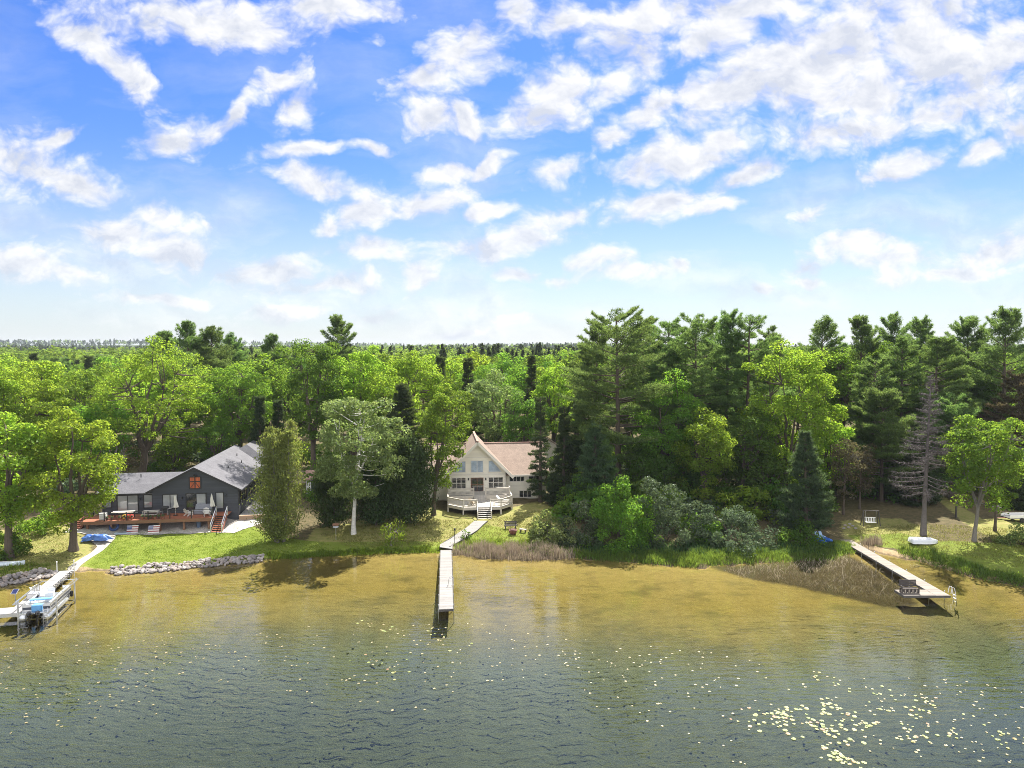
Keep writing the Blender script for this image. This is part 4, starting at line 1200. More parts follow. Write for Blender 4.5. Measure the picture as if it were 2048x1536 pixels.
# ================================================================ the dark house
DH = (-34.0, 86.0, 1.15); DR = R(8)
def DW(x, y, z=0.0):
    c, s = math.cos(DR), math.sin(DR)
    return (DH[0] + x * c - y * s, DH[1] + x * s + y * c, DH[2] + z)
dark = thing('house', 'charcoal single-storey house with grey shingle roof and orange gable shutter', 'house', DH, DR)
w = MB()
gable_wall(w, -10, 0, 0, 17, -0.8, 3.92, -5, 6.5)
gable_wall(w, -16.0, -9.99, 0.6, 8.6, -0.8, 3.7, -13, 3.7)
w.add([(-16.0, 0.6, 3.7), (-16.0, 8.6, 3.7), (-16.0, 4.6, 5.25)], [(0, 1, 2)])
w.build('wall', M_DARKSIDE, dark)
w = MB(); w.box(-8.0, 1.6, 17.0, 26, -0.8, 3.9); w.build('wall', M_DARKSIDE, dark)
r_ = MB()
r_.slab([(-5, -0.45, 6.72), (0.55, -0.45, 3.83), (0.55, 20, 3.83), (-5, 20, 6.72)], 0.16)
r_.slab([(-5, 20, 6.72), (-10.55, 20, 3.83), (-10.55, -0.45, 3.83), (-5, -0.45, 6.72)], 0.16)
r_.build('roof', M_ROOFGREY, dark)
r_ = MB()
r_.slab([(-16.5, 0.05, 3.62), (-9.2, 0.05, 3.62), (-7.4, 4.6, 5.38), (-16.5, 4.6, 5.38)], 0.15)
r_.slab([(-16.5, 4.6, 5.38), (-7.4, 4.6, 5.38), (-9.2, 9.1, 3.62), (-16.5, 9.1, 3.62)], 0.15)
r_.build('roof', M_ROOFGREY, dark)
r_ = MB()
e = 3.84; zr = 6.85
r_.slab([(-3.2, 19, zr), (-8.4, 15.4, e), (1.95, 15.4, e)], 0.1)
r_.slab([(-3.2, 19, zr), (1.95, 15.4, e), (1.95, 26.4, e), (-3.2, 24, zr)], 0.1)
r_.slab([(-3.2, 24, zr), (-8.4, 26.4, e), (-8.4, 15.4, e), (-3.2, 19, zr)], 0.1)
r_.slab([(-3.2, 24, zr), (1.95, 26.4, e), (-8.4, 26.4, e)], 0.1)
r_.build('roof', M_ROOFGREY, dark)
f = MB()                                                     # dark barge boards and gutter
f.beam((-5, -0.47, 6.60), (0.57, -0.47, 3.70), 0.05, 0.24); f.beam((-5, -0.47, 6.60), (-10.57, -0.47, 3.70), 0.05, 0.24)
f.box(0.55, 0.67, -0.45, 17.5, 3.62, 3.80); f.box(-16.5, -10.6, -0.07, 0.045, 3.44, 3.60)
f.beam((0.10, -0.08, 3.6), (0.10, -0.08, -0.5), 0.09, 0.09)
f.build('gutter', M_BLACK, dark)
window(dark, -15.75, -14.95, 1.9, 3.2, 0.6, M_BLACK, M_BLIND)
window(dark, -14.2, -11.9, 1.1, 3.25, 0.6, M_BLACK, M_BLIND, 2)
window(dark, -11.15, -10.25, 1.75, 3.25, 0.6, M_BLACK, M_BLIND)
window(dark, -8.75, -7.15, 1.7, 3.35, 0.0, M_BLACK, M_BLIND, 2)
sl = window(dark, -6.05, -3.75, 1.1, 3.4, 0.0, M_BLACK, M_GLASS, 2, name='door')
p = MB(); p.box(-4.85, -3.82, -0.05, -0.027, 1.15, 3.35); p.build('pane', M_BLIND, sl)
window(dark, -2.55, -1.75, 1.5, 3.45, 0.0, M_BLACK, M_BLIND)
for y0 in (1.2, 3.4, 6.2, 9.0, 12.0):
    side_window(dark, y0, y0 + 0.85, 1.8, 3.2, 0.0, M_BLACK, M_GLASS)
for x, z, y in ((-6.55, 2.95, 0.0), (-1.35, 3.1, 0.0), (-11.6, 2.8, 0.6)):
    wall_lamp(dark, x, z, y)
sh = MB(); sh.box(-5.62, -4.38, -0.05, 0.01, 4.05, 5.45)
sho = sh.build('gable_shutter', M_ORANGE, dark)
b = MB()
for x in (-5.66, -5.0, -4.34): b.box(x - 0.06, x + 0.06, -0.085, 0.0, 3.98, 5.52)
for z in (4.02, 4.90, 5.48): b.box(-5.58, -4.42, -0.078, 0.0, z - 0.06, z + 0.06)
b.beam((-5.55, -0.06, 4.1), (-5.0, -0.06, 4.85), 0.05, 0.11, up=(0, -1, 0)); b.beam((-4.45, -0.06, 4.1), (-5.0, -0.06, 4.85), 0.05, 0.11, up=(0, -1, 0))
b.box(-5.2, -4.8, -0.4, 0.0, 5.60, 5.72); b.lathe([(0.12, -0.12), (0.16, 0), (0.05, 0.12)], 8, (-5.0, -0.35, 5.78))
b.build('brace', M_BLACK, sho)

for x, y in ((-2.6, 6.0), (-2.2, 11.5), (-3.4, 14.0), (-12.4, 3.2)):
    zz = (6.72 - 0.525 * (x + 5)) if x > -10 else 5.1
    m = MB(); m.tube([(x, y, zz - 0.1), (x, y, zz + 0.35)], 0.06, 7); m.build('vent_pipe', M_LAMP, dark)
# its deck
dk = thing('deck', 'long red-brown raised deck with thin black railing along the charcoal house', 'deck', DH, DR)
f = MB(); f.box(-16.8, -2.1, -3.1, -0.02, 0.98, 1.06); f.box(-2.1, -0.8, -2.0, -0.02, 0.98, 1.06); f.build('floor', M_DECKRED, dk)
f = MB(); f.box(-16.8, -2.1, -3.16, -3.1, 0.66, 1.05); f.box(-16.86, -16.8, -3.16, -0.1, 0.66, 1.05); f.box(-2.1, -2.04, -3.16, -2.0, 0.66, 1.05)
f.box(-16.7, -2.2, -2.9, -2.78, 0.62, 0.97); f.build('fascia', M_BROWNWOOD, dk)
for x in (-16.2, -13.6, -10.9, -8.2, -5.5, -2.7):
    p = MB(); p.box(x - 0.11, x + 0.11, -2.98, -2.76, -0.85, 0.66); p.build('support_post', M_BROWNWOOD, dk)
rl = MB()
for x in np.linspace(-16.7, -2.2, 7):
    rl.box(x - 0.045, x + 0.045, -3.08, -2.99, 1.06, 2.05)
rl.box(-16.75, -2.15, -3.07, -3.0, 2.05, 2.10)
for z in (1.25, 1.45, 1.65, 1.85): rl.beam((-16.7, -3.04, z), (-2.2, -3.04, z), 0.012, 0.012)
rl.box(-16.74, -16.66, -0.2, -0.1, 1.06, 2.05); rl.box(-16.73, -16.67, -3.0, -0.1, 2.05, 2.10)
rl.build('railing', M_BLACK, dk)
def stairs(parent, x0, x1, ytop, ztop, n, run, rise, mt, ms, name='stairs', riser=True):
    s = MB()
    for i in range(n):
        z = ztop - rise * (i + 1); y = ytop - run * i
        s.box(x0, x1, y - run - 0.03, y, z - 0.05, z)
        if riser: s.box(x0 + 0.02, x1 - 0.02, y - 0.03, y - 0.005, z, z + rise - 0.051)
    o = s.build(name, mt, parent)
    for x in (x0 - 0.035, x1 + 0.035):
        q = MB(); q.beam((x, ytop, ztop - 0.2), (x, ytop - run * n, ztop - rise * n - 0.16), 0.06, 0.28); q.build('stringer', ms, o)
    return o
stairs(dk, -2.0, -0.9, -2.0, 1.05, 9, 0.29, 0.17, M_DECKRED, M_REDWOOD, riser=False)
for x in (-2.08, -0.82):
    hr = MB()
    hr.beam((x, -1.9, 1.05), (x, -1.9, 2.15), 0.09, 0.09); hr.beam((x, -4.5, -0.75), (x, -4.5, 0.6), 0.09, 0.09)
    hr.beam((x, -1.85, 2.1), (x, -4.55, 0.58), 0.09, 0.06); hr.beam((x, -1.9, 1.55), (x, -4.5, 0.08), 0.05, 0.04)
    hr.build('handrail', M_STEEL, dk)
stairs(dk, -18.1, -16.95, -1.6, 1.0, 9, 0.29, 0.17, M_REDWOOD, M_REDWOOD)
tr_ = MB(); tr_.box(-18.2, -16.86, -1.6, -0.05, 0.94, 1.0); tr_.build('floor', M_DECKRED, dk)

# retaining wall and gravel beside the house
rw = thing('retaining_wall', 'low tan timber retaining wall at the right corner of the charcoal house', 'wall', DH, DR)
b = MB(); b.box(0.13, 3.4, -0.25, -0.07, -0.9, 0.5); b.box(3.4, 3.56, -0.25, 14, -0.9, 0.5); b.build('timber_face', M_TANTIMBER, rw)
b = MB(); b.box(0.13, 3.6, -0.29, -0.03, 0.5, 0.55); b.build('cap', M_TANTIMBER, rw)

# ================================================================ the beige house
BP = PY(955, 900, 95.0)
BH = (float(BP[0]), 95.0, 1.35); BR = R(6)
def BW(x, y, z=0.0):
    c, s = math.cos(BR), math.sin(BR)
    return (BH[0] + x * c - y * s, BH[1] + x * s + y * c, BH[2] + z)
bh = thing('house', 'cream-sided lake house with steep front gable and pinkish brown roof', 'house', BH, BR)
w = MB()
gable_wall(w, -3.75, 3.75, 0, 9.5, -0.8, 4.42, 0, 8.1)
w.build('wall', M_BEIGESIDE, bh)
w = MB()
w.add([(-8.8, 1.0, -0.8), (9.6, 1.0, -0.8), (9.6, 13, -0.8), (-8.8, 13, -0.8), (-8.8, 1.0, 3.72), (9.6, 1.0, 3.72), (9.6, 13, 3.72), (-8.8, 13, 3.72), (-8.8, 7, 6.9), (9.6, 7, 6.9)],
      [(0, 1, 5, 4), (1, 2, 6, 9, 5), (2, 3, 7, 6), (3, 0, 4, 8, 7), (4, 5, 9, 8), (8, 9, 6, 7)])
w.build('wall', M_BEIGESIDE, bh)
r_ = MB()
r_.slab([(0, -0.75, 8.42), (4.85, -0.75, 3.62), (4.85, 4, 3.62), (0, 10.6, 8.42)], 0.16)
r_.slab([(0, 10.6, 8.42), (-4.85, 4, 3.62), (-4.85, -0.75, 3.62), (0, -0.75, 8.42)], 0.16)
r_.build('roof', M_ROOFPINK, bh)
r_ = MB()
r_.slab([(-9.3, 0.35, 3.6), (10.1, 0.35, 3.6), (10.1, 7, 7.15), (-9.3, 7, 7.15)], 0.15)
r_.slab([(-9.3, 7, 7.15), (10.1, 7, 7.15), (10.1, 13.6, 3.6), (-9.3, 13.6, 3.6)], 0.15)
rf = r_.build('roof', M_ROOFPINK, bh)
cp = MB(); cp.beam((-9.3, 7, 7.19), (10.1, 7, 7.19), 0.3, 0.06); cp.beam((0, -0.75, 8.46), (0, 10.5, 8.46), 0.3, 0.06); cp.build('ridge_cap', M_ROOFRED, rf)
sk = MB(); sk.slab([(-2.7, 4.6, 5.83), (-2.0, 4.6, 6.53), (-2.0, 5.5, 6.53), (-2.7, 5.5, 5.83)], -0.1); sk.build('skylight', M_GLASS, rf)
f = MB()
for s_ in (-1, 1):
    f.beam((0, -0.77, 8.22), (s_ * 4.87, -0.77, 3.40), 0.05, 0.36)
    f.beam((s_ * 0.15, -0.4, 7.98), (s_ * 4.7, -0.4, 3.48), 0.7, 0.03)
f.box(4.9, 10.1, 0.24, 0.345, 3.36, 3.58); f.box(-9.3, -4.9, 0.24, 0.345, 3.36, 3.58)
f.build('fascia', M_TRIM, bh)
b = MB(); b.box(-3.85, -3.7, -0.05, 0.0, -0.6, 4.2); b.box(3.7, 3.85, -0.05, 0.0, -0.6, 4.2); b.box(-3.7, 3.7, -0.03, 0.0, 3.72, 3.92); b.box(-1.9, 1.75, -0.028, 0.0, 6.05, 6.2); b.build('trim_board', M_TRIM, bh)
window(bh, -0.86, 0.72, 4.12, 5.66, 0.0, M_TRIM, M_PALEGLASS, 2)
window(bh, 0, 0, 0, 0, 0.0, M_TRIM, M_PALEGLASS, poly=[(1.5, 4.12), (3.35, 4.12), (2.0, 5.66), (1.5, 5.66)])
window(bh, 0, 0, 0, 0, 0.0, M_TRIM, M_PALEGLASS, poly=[(-3.4, 4.12), (-1.63, 4.12), (-1.63, 5.66), (-2.05, 5.66)])
window(bh, -0.84, 0.71, 1.55, 3.28, 0.0, M_BROWNWOOD, M_GLASS, 2, 2, name='door')
window(bh, 1.55, 3.45, 1.95, 3.35, 0.0, M_TRIM, M_GLASS, 3, 2)
window(bh, -3.45, -1.65, 1.95, 3.35, 0.0, M_TRIM, M_GLASS, 3, 2)
window(bh, 4.5, 6.5, 2.6, 3.3, 1.0, M_TRIM, M_GLASS, 4)
window(bh, 7.2, 8.6, 2.6, 3.3, 1.0, M_TRIM, M_GLASS, 2)
window(bh, 5.9, 7.5, 0.35, 1.2, 1.0, M_TRIM, M_GLASS, 3)
window(bh, -7.6, -5.6, 2.4, 3.3, 1.0, M_TRIM, M_GLASS, 3)
wall_lamp(bh, -1.25, 3.2, 0.0); wall_lamp(bh, 1.12, 3.2, 0.0)

bd = thing('deck', 'two-level cream deck with white balusters in front of the cream house', 'deck', BH, BR)
U, L = 1.5, 0.88
f = MB(); f.box(-4.1, 4.2, -2.8, -0.02, U - 0.07, U); f.build('floor', M_PALEDECK, bd)
low = [(-4.15, -2.82), (-4.15, -5.0), (-2.2, -7.0), (2.6, -7.0), (4.3, -5.0), (4.3, -2.82)]
f = MB(); f.slab([(x, y, L) for x, y in low], 0.07); f.build('floor', M_PALEDECK, bd)
f = MB()
for a, b in zip(low[:-1], low[1:]):
    f.beam((a[0], a[1], L - 0.22), (b[0], b[1], L - 0.22), 0.05, 0.28)
f.box(-4.15, -0.72, -2.86, -2.81, L + 0.02, U - 0.02); f.box(0.95, 4.25, -2.86, -2.81, L + 0.02, U - 0.02)
f.build('fascia', M_PALEWOOD, bd)
for x, y in ((-4.1, -4.95), (-2.2, -6.9), (2.6, -6.9), (4.2, -4.95), (0.3, -4.2)):
    p = MB(); p.box(x - 0.09, x + 0.09, y - 0.09, y + 0.09, -0.9, L - 0.3); p.build('support_post', M_PALEWOOD, bd)
def balustrade(pts, z, h=0.95):
    r = MB()
    for a, b in zip(pts[:-1], pts[1:]):
        a = np.array(a, float); b = np.array(b, float)
        n = max(2, int(np.linalg.norm(b - a) / 0.15))
        r.beam((*a, z + h), (*b, z + h), 0.15, 0.06); r.beam((*a, z + 0.12), (*b, z + 0.12), 0.06, 0.07); r.beam((*a, z + h - 0.1), (*b, z + h - 0.1), 0.05, 0.09)
        for i in range(n + 1):
            q = a + (b - a) * i / n
            r.beam((*q, z + 0.12), (*q, z + h - 0.05), 0.045, 0.045)
    for q in pts:
        r.beam((*q, z - 0.2), (*q, z + h + 0.08), 0.13, 0.13)
    return r.build('railing', M_PALEWOOD, bd)
balustrade([(-4.05, -0.3), (-4.05, -2.72), (-0.66, -2.72)], U); balustrade([(0.94, -2.72), (4.15, -2.72), (4.15, -0.3)], U)
balustrade([(-4.1, -2.9), (-4.1, -4.95), (-2.18, -6.93), (-0.5, -6.93)], L); balustrade([(1.3, -6.93), (2.58, -6.93), (4.22, -4.95), (4.22, -2.9)], L)
stairs(bd, -0.62, 0.9, -2.82, U, 3, 0.3, 0.2, M_PALEDECK, M_PALEWOOD)
st = MB()
for i in range(6):
    z = L - 0.17 * (i + 1); st.box(-0.42, 1.22, -7.0 - 0.3 * i - 0.3, -7.0 - 0.3 * i - 0.02, z - 0.05, z)
sto = st.build('stairs', M_PALEDECK, bd)
for x in (-0.46, 1.26):
    q = MB()
    q.beam((x, -7.0, L - 0.2), (x, -8.8, L - 1.2), 0.06, 0.26)
    q.beam((x, -7.05, L), (x, -7.05, L + 0.95), 0.11, 0.11); q.beam((x, -8.75, L - 1.3), (x, -8.75, L - 0.1), 0.11, 0.11); q.beam((x, -7.0, L + 0.9), (x, -8.8, L - 0.15), 0.08, 0.06)
    q.build('stringer', M_PALEWOOD, sto)

# ================================================================ outbuildings and neighbours
def cottage(name, label, cat, x, y, w_, d_, he, hr, wallm, roofm, rz=0.0, along='x', door=None, wins=(), z=None, trimm=None):
    o = thing(name, label, cat, (x, y, gz(x, y) if z is None else z), rz)
    m = MB(); a = w_ / 2
    if along == 'y':
        gable_wall(m, -a, a, 0, d_, -0.8, he, 0, hr - 0.15)
    else:
        m.box(-a, a, 0, d_, -0.8, he)
        m.add([(-a, 0, he), (-a, d_, he), (-a, d_ / 2, hr - 0.12), (a, 0, he), (a, d_, he), (a, d_ / 2, hr - 0.12)], [(0, 2, 1), (3, 4, 5)])
    m.build('wall', wallm, o)
    k = MB(); g = 0.4
    if along == 'y':
        sl_ = (hr - he) / a
        k.slab([(0, -g, hr), (a + g, -g, he - g * sl_ + 0.1), (a + g, d_ + g, he - g * sl_ + 0.1), (0, d_ + g, hr)], 0.12)
        k.slab([(0, d_ + g, hr), (-a - g, d_ + g, he - g * sl_ + 0.1), (-a - g, -g, he - g * sl_ + 0.1), (0, -g, hr)], 0.12)
    else:
        sl_ = (hr - he) / (d_ / 2)
        k.slab([(-a - g, -g, he - g * sl_ + 0.1), (a + g, -g, he - g * sl_ + 0.1), (a + g, d_ / 2, hr), (-a - g, d_ / 2, hr)], 0.12)
        k.slab([(-a - g, d_ / 2, hr), (a + g, d_ / 2, hr), (a + g, d_ + g, he - g * sl_ + 0.1), (-a - g, d_ + g, he - g * sl_ + 0.1)], 0.12)
    k.build('roof', roofm, o)
    if door:
        dm = MB(); dm.box(door[0], door[1], -0.06, 0.0, -0.1, door[2]); dob = dm.build('door', door[3], o)
        fr_ = MB(); fr_.box(door[0] - 0.1, door[0], -0.08, 0.0, -0.1, door[2]); fr_.box(door[1], door[1] + 0.1, -0.08, 0.0, -0.1, door[2]); fr_.box(door[0] - 0.1, door[1] + 0.1, -0.08, 0.0, door[2], door[2] + 0.1)
        fr_.build('frame', trimm or M_WHITE, dob)
    for (a0, a1, b0, b1) in wins:
        window(o, a0, a1, b0, b1, 0.0, trimm or M_WHITE, M_GLASS, 2)
    return o
M_NAVY = surf('navy_door_paint', (0.035, 0.045, 0.075), 0.5, 0.12)
M_GREYSIDE = striped('grey_siding', (0.30, 0.30, 0.31), 0.16, 'Z', 0.6, 0.5, 0.1, 0.4)
M_PINKSIDE = striped('tan_siding', (0.48, 0.36, 0.27), 0.16, 'Z', 0.6, 0.5, 0.1, 0.4)
sx_ = PY(637, 900, 99)[0]
cottage('shed', 'small white shed with dark door and rusty roof between the two houses', 'shed', sx_, 99, 3.6, 3.2, 2.3, 3.2, M_WHITE, M_ROOFRED, 0.05, 'x', (-1.1, 0.55, 2.0, M_NAVY))
cottage('garage', 'pink-roofed garage gable peeping over the cream house roof', 'garage', PY(1078, 900, 112)[0], 112, 7, 8, 4.6, 7.0, M_BEIGESIDE, M_ROOFPINK, BR, 'y', z=1.8)
cottage('garden_shed', 'small dark-gabled shed behind the ridge of the cream house', 'shed', PY(1022, 900, 114)[0], 114, 3.4, 4, 5.0, 6.7, M_BEIGESIDE, M_ROOFPINK, BR, 'y', z=1.8)
cottage('house', 'grey neighbour house behind the trees at the right edge', 'house', 74.0, 99, 17, 9, 3.2, 5.6, M_GREYSIDE, M_ROOFGREY, R(-6), 'x', (2, 3, 2.1, M_NAVY), [(-6.8, -5.2, 1.0, 2.3), (-3, -1.2, 1.0, 2.3)])
cottage('cabin', 'tan cabin glimpsed through the pines left of the dead spruce', 'cabin', PY(1775, 950, 104)[0], 104, 9, 6, 2.7, 4.3, M_PINKSIDE, M_ROOFGREY, 0.1, 'x', (-0.5, 0.5, 2.0, M_NAVY), [(1.4, 2.6, 0.9, 2.0), (-3.4, -2.2, 0.9, 2.0)])

# ---------------------------------------------------------------- paths and gravel, each a sheet following the ground
M_PATH = surf('pale_concrete_path', (0.38, 0.355, 0.315), 0.9, 0.16, 2.5, bump=0.3, bscale=15)
M_GRAVEL = surf('pale_gravel', (0.36, 0.335, 0.31), 0.95, 0.45, 6.0, bump=0.9, bscale=10, col2=(0.46, 0.43, 0.39))
M_DIRT = surf('pale_dirt_drive', (0.36, 0.28, 0.22), 0.95, 0.2, 1.2, bump=0.3)
def sheet(name, poly, mat, lift=0.03, step=0.4):
    """flat covering of the given outline laid on the terrain"""
    poly = np.asarray(poly, float)[:, :2]
    xs = np.arange(poly[:, 0].min() - step, poly[:, 0].max() + step, step); ys = np.arange(poly[:, 1].min() - step, poly[:, 1].max() + step, step)
    X, Y = np.meshgrid(xs, ys); ins = in_poly(X, Y, poly)
    # pull rim points onto the outline
    fl = np.stack([X.ravel(), Y.ravel()], -1); out = fl.copy(); best = np.full(len(fl), 1e9)
    PP = np.vstack([poly, poly[:1]])
    for a, b in zip(PP[:-1], PP[1:]):
        ab = b - a; t = np.clip(((fl - a) @ ab) / ((ab ** 2).sum() + 1e-9), 0, 1); q = a + t[:, None] * ab
        d = np.linalg.norm(fl - q, axis=1); m = d < best
        best[m] = d[m]; out[m] = q[m]
    insf = ins.ravel()
    use = insf | (best < step * 1.05)
    P2 = np.where(insf[:, None], fl, out)
    V = np.concatenate([P2, (ground(P2[:, 0], P2[:, 1]) + lift)[:, None]], 1)
    nx_ = X.shape[1]; i = np.arange((X.shape[0] - 1) * nx_).reshape(-1, nx_)[:, :-1].ravel()
    F = np.stack([i, i + 1, i + nx_ + 1, i + nx_], -1)
    F = F[use[F].all(1) & (insf[F].sum(1) >= 1)]
    return tag(link_mesh(name, np_mesh(name, V, [F], mat, True)), kind='structure')
sheet('path', gpoly([(134, 1139), (152, 1143), (192, 1110), (231, 1077), (232, 1068), (186, 1064), (165, 1074), (188, 1088), (196, 1092), (166, 1115)]), M_PATH)
sheet('gravel_bed', [DW(-18.4, -4.0), DW(-2.2, -4.35), DW(0.6, -4.8), DW(2.3, -2.2), DW(3.4, -0.27), DW(0.1, -0.27), DW(0.1, -0.1), DW(-18.4, -0.1)], M_GRAVEL, 0.045)
tv = MB(); tv.slab([DW(0.05, -0.06, 0.47), DW(3.38, -0.06, 0.47), DW(3.38, 14, 0.47), DW(0.05, 17, 0.47)], 1.2)
tag(tv.build('gravel_terrace', M_GRAVEL), kind='structure')
sheet('driveway', [(-43, 103), (-30, 106), (-27, 101), (-21, 101), (-23, 112), (-40, 116)], M_DIRT, 0.06, 0.8)
sheet('dirt_road', [(10, 106), (24, 98.5), (44, 97), (60, 101), (60, 107), (40, 104), (20, 106), (10, 112)], M_DIRT, 0.06, 0.8)
# ---------------------------------------------------------------- docks
M_DOCKGREY = striped('weathered_dock_boards', (0.25, 0.238, 0.225), 0.15, 'Y', 0.8, 0.6, 0.24, 0.75, nscale=2.5)
M_DOCKTAN = striped('sun_bleached_boards', (0.25, 0.215, 0.18), 0.15, 'Y', 0.8, 0.6, 0.26, 0.75, nscale=2.5)
M_DOCKWHITE = striped('white_dock_panels', (0.36, 0.345, 0.33), 0.6, 'Y', 0.6, 0.3, 0.05, 0.5, width=0.05)
M_WALKBOARD = striped('pale_walk_boards', (0.26, 0.25, 0.235), 0.15, 'Y', 0.8, 0.5, 0.12, 0.55, nscale=2.5)
M_ALU = surf('aluminium', (0.62, 0.63, 0.65), 0.3, 0.06, 3, metal=0.85)
M_DARKFRAME = surf('dark_dock_frame', (0.09, 0.085, 0.08), 0.7, 0.2)

def dock(name, label, a, b, w_, z, mat, legs=6, sections=(), frame=M_DARKFRAME):
    """straight dock from a (shore) to b (open end)"""
    a = np.array(a[:2], float); b = np.array(b[:2], float)
    L_ = np.linalg.norm(b - a); rz = math.atan2(b[1] - a[1], b[0] - a[0]) - math.pi / 2
    o = thing(name, label, 'dock', (a[0], a[1], 0), rz)
    d = MB(); d.box(-w_ / 2, w_ / 2, 0, L_, z - 0.05, z); d.build('planking', mat, o)
    f = MB(); f.box(-w_ / 2 - 0.04, -w_ / 2 - 0.002, 0, L_, z - 0.2, z - 0.01); f.box(w_ / 2 + 0.002, w_ / 2 + 0.04, 0, L_, z - 0.2, z - 0.01); f.box(-w_ / 2 - 0.04, w_ / 2 + 0.04, L_, L_ + 0.04, z - 0.2, z - 0.01)
    f.build('frame', frame, o)
    for i in range(legs):
        y = L_ * (i + 0.7) / legs
        for s in (-1, 1):
            x = s * (w_ / 2 + 0.08)
            c, s2 = math.cos(rz), math.sin(rz)
            wx, wy = a[0] + x * c - y * s2, a[1] + x * s2 + y * c
            p = MB(); p.tube([(x, y, min(gz(wx, wy), 0.1) - 0.2), (x, y, z + 0.10)], 0.035, 6); p.lathe([(0.05, 0), (0.05, 0.05)], 6, (x, y, z + 0.09))
            p.build('leg', M_ALU, o)
    return o

A0, A1 = PZ(892, 1100, 0.5), PZ(892.3, 1218, 0.5)
dock('dock', 'long straight grey dock in the middle, reaching out from the cream house walkway', A0, A1, 1.15, 0.5, M_DOCKGREY, 7)
# swim ladder clipped to its side
lp = PZ(906, 1170, 0.5)
ld = thing('swim_ladder', 'thin metal ladder on the right side of the middle dock', 'ladder', (lp[0] + 0.02, lp[1], 0))
m = MB()
for y in (-0.22, 0.22):
    m.tube([(0.0, y, -0.9), (0.0, y, 1.15), (-0.18, y, 1.25), (-0.4, y, 1.1), (-0.45, y, 0.5)], 0.022, 6)
m.build('rail', M_ALU, ld)
m = MB()
for z in (-0.5, -0.2, 0.1, 0.4): m.box(-0.03, 0.03, -0.2, 0.2, z - 0.015, z + 0.015)
m.build('rung', M_ALU, ld)
# walkway from the deck stairs to the dock
wk = [PG(949, 1044), PG(975, 1044), PG(954, 1063), PG(905, 1093), PG(904.5, 1101), PG(880, 1101), PG(880, 1091.5), PG(932, 1058.5)]
wt = thing('walkway', 'pale wooden walkway slanting from the cream house stairs to the middle dock', 'walkway', (0, 0, 0))
def board_strip(l, r):
    m = MB(); n = 46
    L_ = np.array([p for p in l]); Rr = np.array([p for p in r])
    tl = np.linspace(0, len(L_) - 1, n)
    def at(A, t):
        i = min(int(t), len(A) - 2); return A[i] + (A[i + 1] - A[i]) * (t - i)
    for k in range(n - 1):
        p0, p1, q0, q1 = at(L_, tl[k]), at(L_, tl[k + 1] - 0.02 * len(L_) / n), at(Rr, tl[k]), at(Rr, tl[k + 1] - 0.02 * len(L_) / n)
        up = lambda p: (p[0], p[1], max(gz(p[0], p[1]) + 0.16, 0.48))
        m.slab([up(p0), up(q0), up(q1), up(p1)][::-1], 0.05)
    return m
bs = board_strip([wk[0], wk[7], wk[6], wk[5]], [wk[1], wk[2], wk[3], wk[4]])
bs.build('planking', M_WALKBOARD, wt)
e = MB()
for A in ([wk[0], wk[7], wk[6], wk[5]], [wk[1], wk[2], wk[3], wk[4]]):
    for p, q in zip(A[:-1], A[1:]):
        e.beam((p[0], p[1], max(gz(p[0], p[1]) + 0.04, 0.36)), (q[0], q[1], max(gz(q[0], q[1]) + 0.04, 0.36)), 0.06, 0.2)
e.build('edge_beam', M_DARKFRAME, wt)

# right-hand dock with its bench platform
C0, C1 = PZ(1690, 1079, 0.45), PZ(1886, 1191, 0.45)
rd = dock('dock', 'tan L-shaped dock on the right with a bench at its end', C0, C1, 1.25, 0.45, M_DOCKTAN, 6)
f0, f1 = PZ(1811, 1193, 0.45), PZ(1858, 1184, 0.45)
pl = MB()
dx0 = float(f0[0] - C1[0])
# local frame of the dock: y runs out to the lake, x to its left as seen from shore
rz = rd.rotation_euler[2]; LL = float(np.linalg.norm(C1[:2] - C0[:2]))
pl.box(0.66, -dx0, LL - 1.5, LL - 0.02, 0.40, 0.455)
pl.build('platform', M_DOCKTAN, rd)
pf = MB(); pf.box(0.66, -dx0, LL - 0.016, LL + 0.03, 0.24, 0.44); pf.box(-dx0, -dx0 + 0.04, LL - 1.5, LL, 0.24, 0.44); pf.box(0.67, -dx0, LL - 1.55, LL - 1.51, 0.24, 0.44); pf.build('frame', M_DARKFRAME, rd)
bn_ = thing('bench', 'dark wooden bench on the platform of the right-hand dock', 'bench', (float(f0[0]) + 0.85, float(f0[1]) + 0.95, 0.455), R(2))
m = MB(); m.box(-0.75, 0.75, -0.25, 0.22, 0.40, 0.46); m.build('seat', M_DOCKTAN, bn_)
M_OLDWOOD = surf('dark_weathered_wood', (0.075, 0.065, 0.06), 0.8, 0.3, 3.0, stretch=(1, 1, 5))
m = MB()
for k in range(4): m.box(-0.78, 0.78, 0.20 + 0.02 * k, 0.24 + 0.02 * k, 0.52 + 0.15 * k, 0.65 + 0.15 * k)
m.build('backrest', M_OLDWOOD, bn_)
for x in (-0.72, -0.36, 0, 0.36, 0.72):
    m = MB(); m.box(x - 0.05, x + 0.05, -0.22, -0.12, 0.0, 0.40); m.box(x - 0.05, x + 0.05, 0.12, 0.20, 0.0, 0.40); m.build('leg', M_OLDWOOD, bn_)
for x in (-0.78, 0.78):
    m = MB(); m.box(x - 0.05, x + 0.05, -0.25, 0.3, 0.62, 0.68); m.box(x - 0.04, x + 0.04, -0.24, -0.16, 0.0, 0.62); m.build('armrest', M_OLDWOOD, bn_)
e_ = PZ(1903, 1186, 0.45)
sl = thing('swim_ladder', 'white ladder at the outer corner of the right-hand dock', 'ladder', (float(e_[0]) + 0.05, float(e_[1]) - 0.1, 0))
m = MB()
for y in (-0.2, 0.2): m.tube([(0.25, y, -0.6), (0.12, y, 0.5), (0.0, y, 1.0), (-0.2, y, 1.05), (-0.3, y, 0.46)], 0.03, 6)
m.build('rail', M_WHITE, sl)
m = MB()
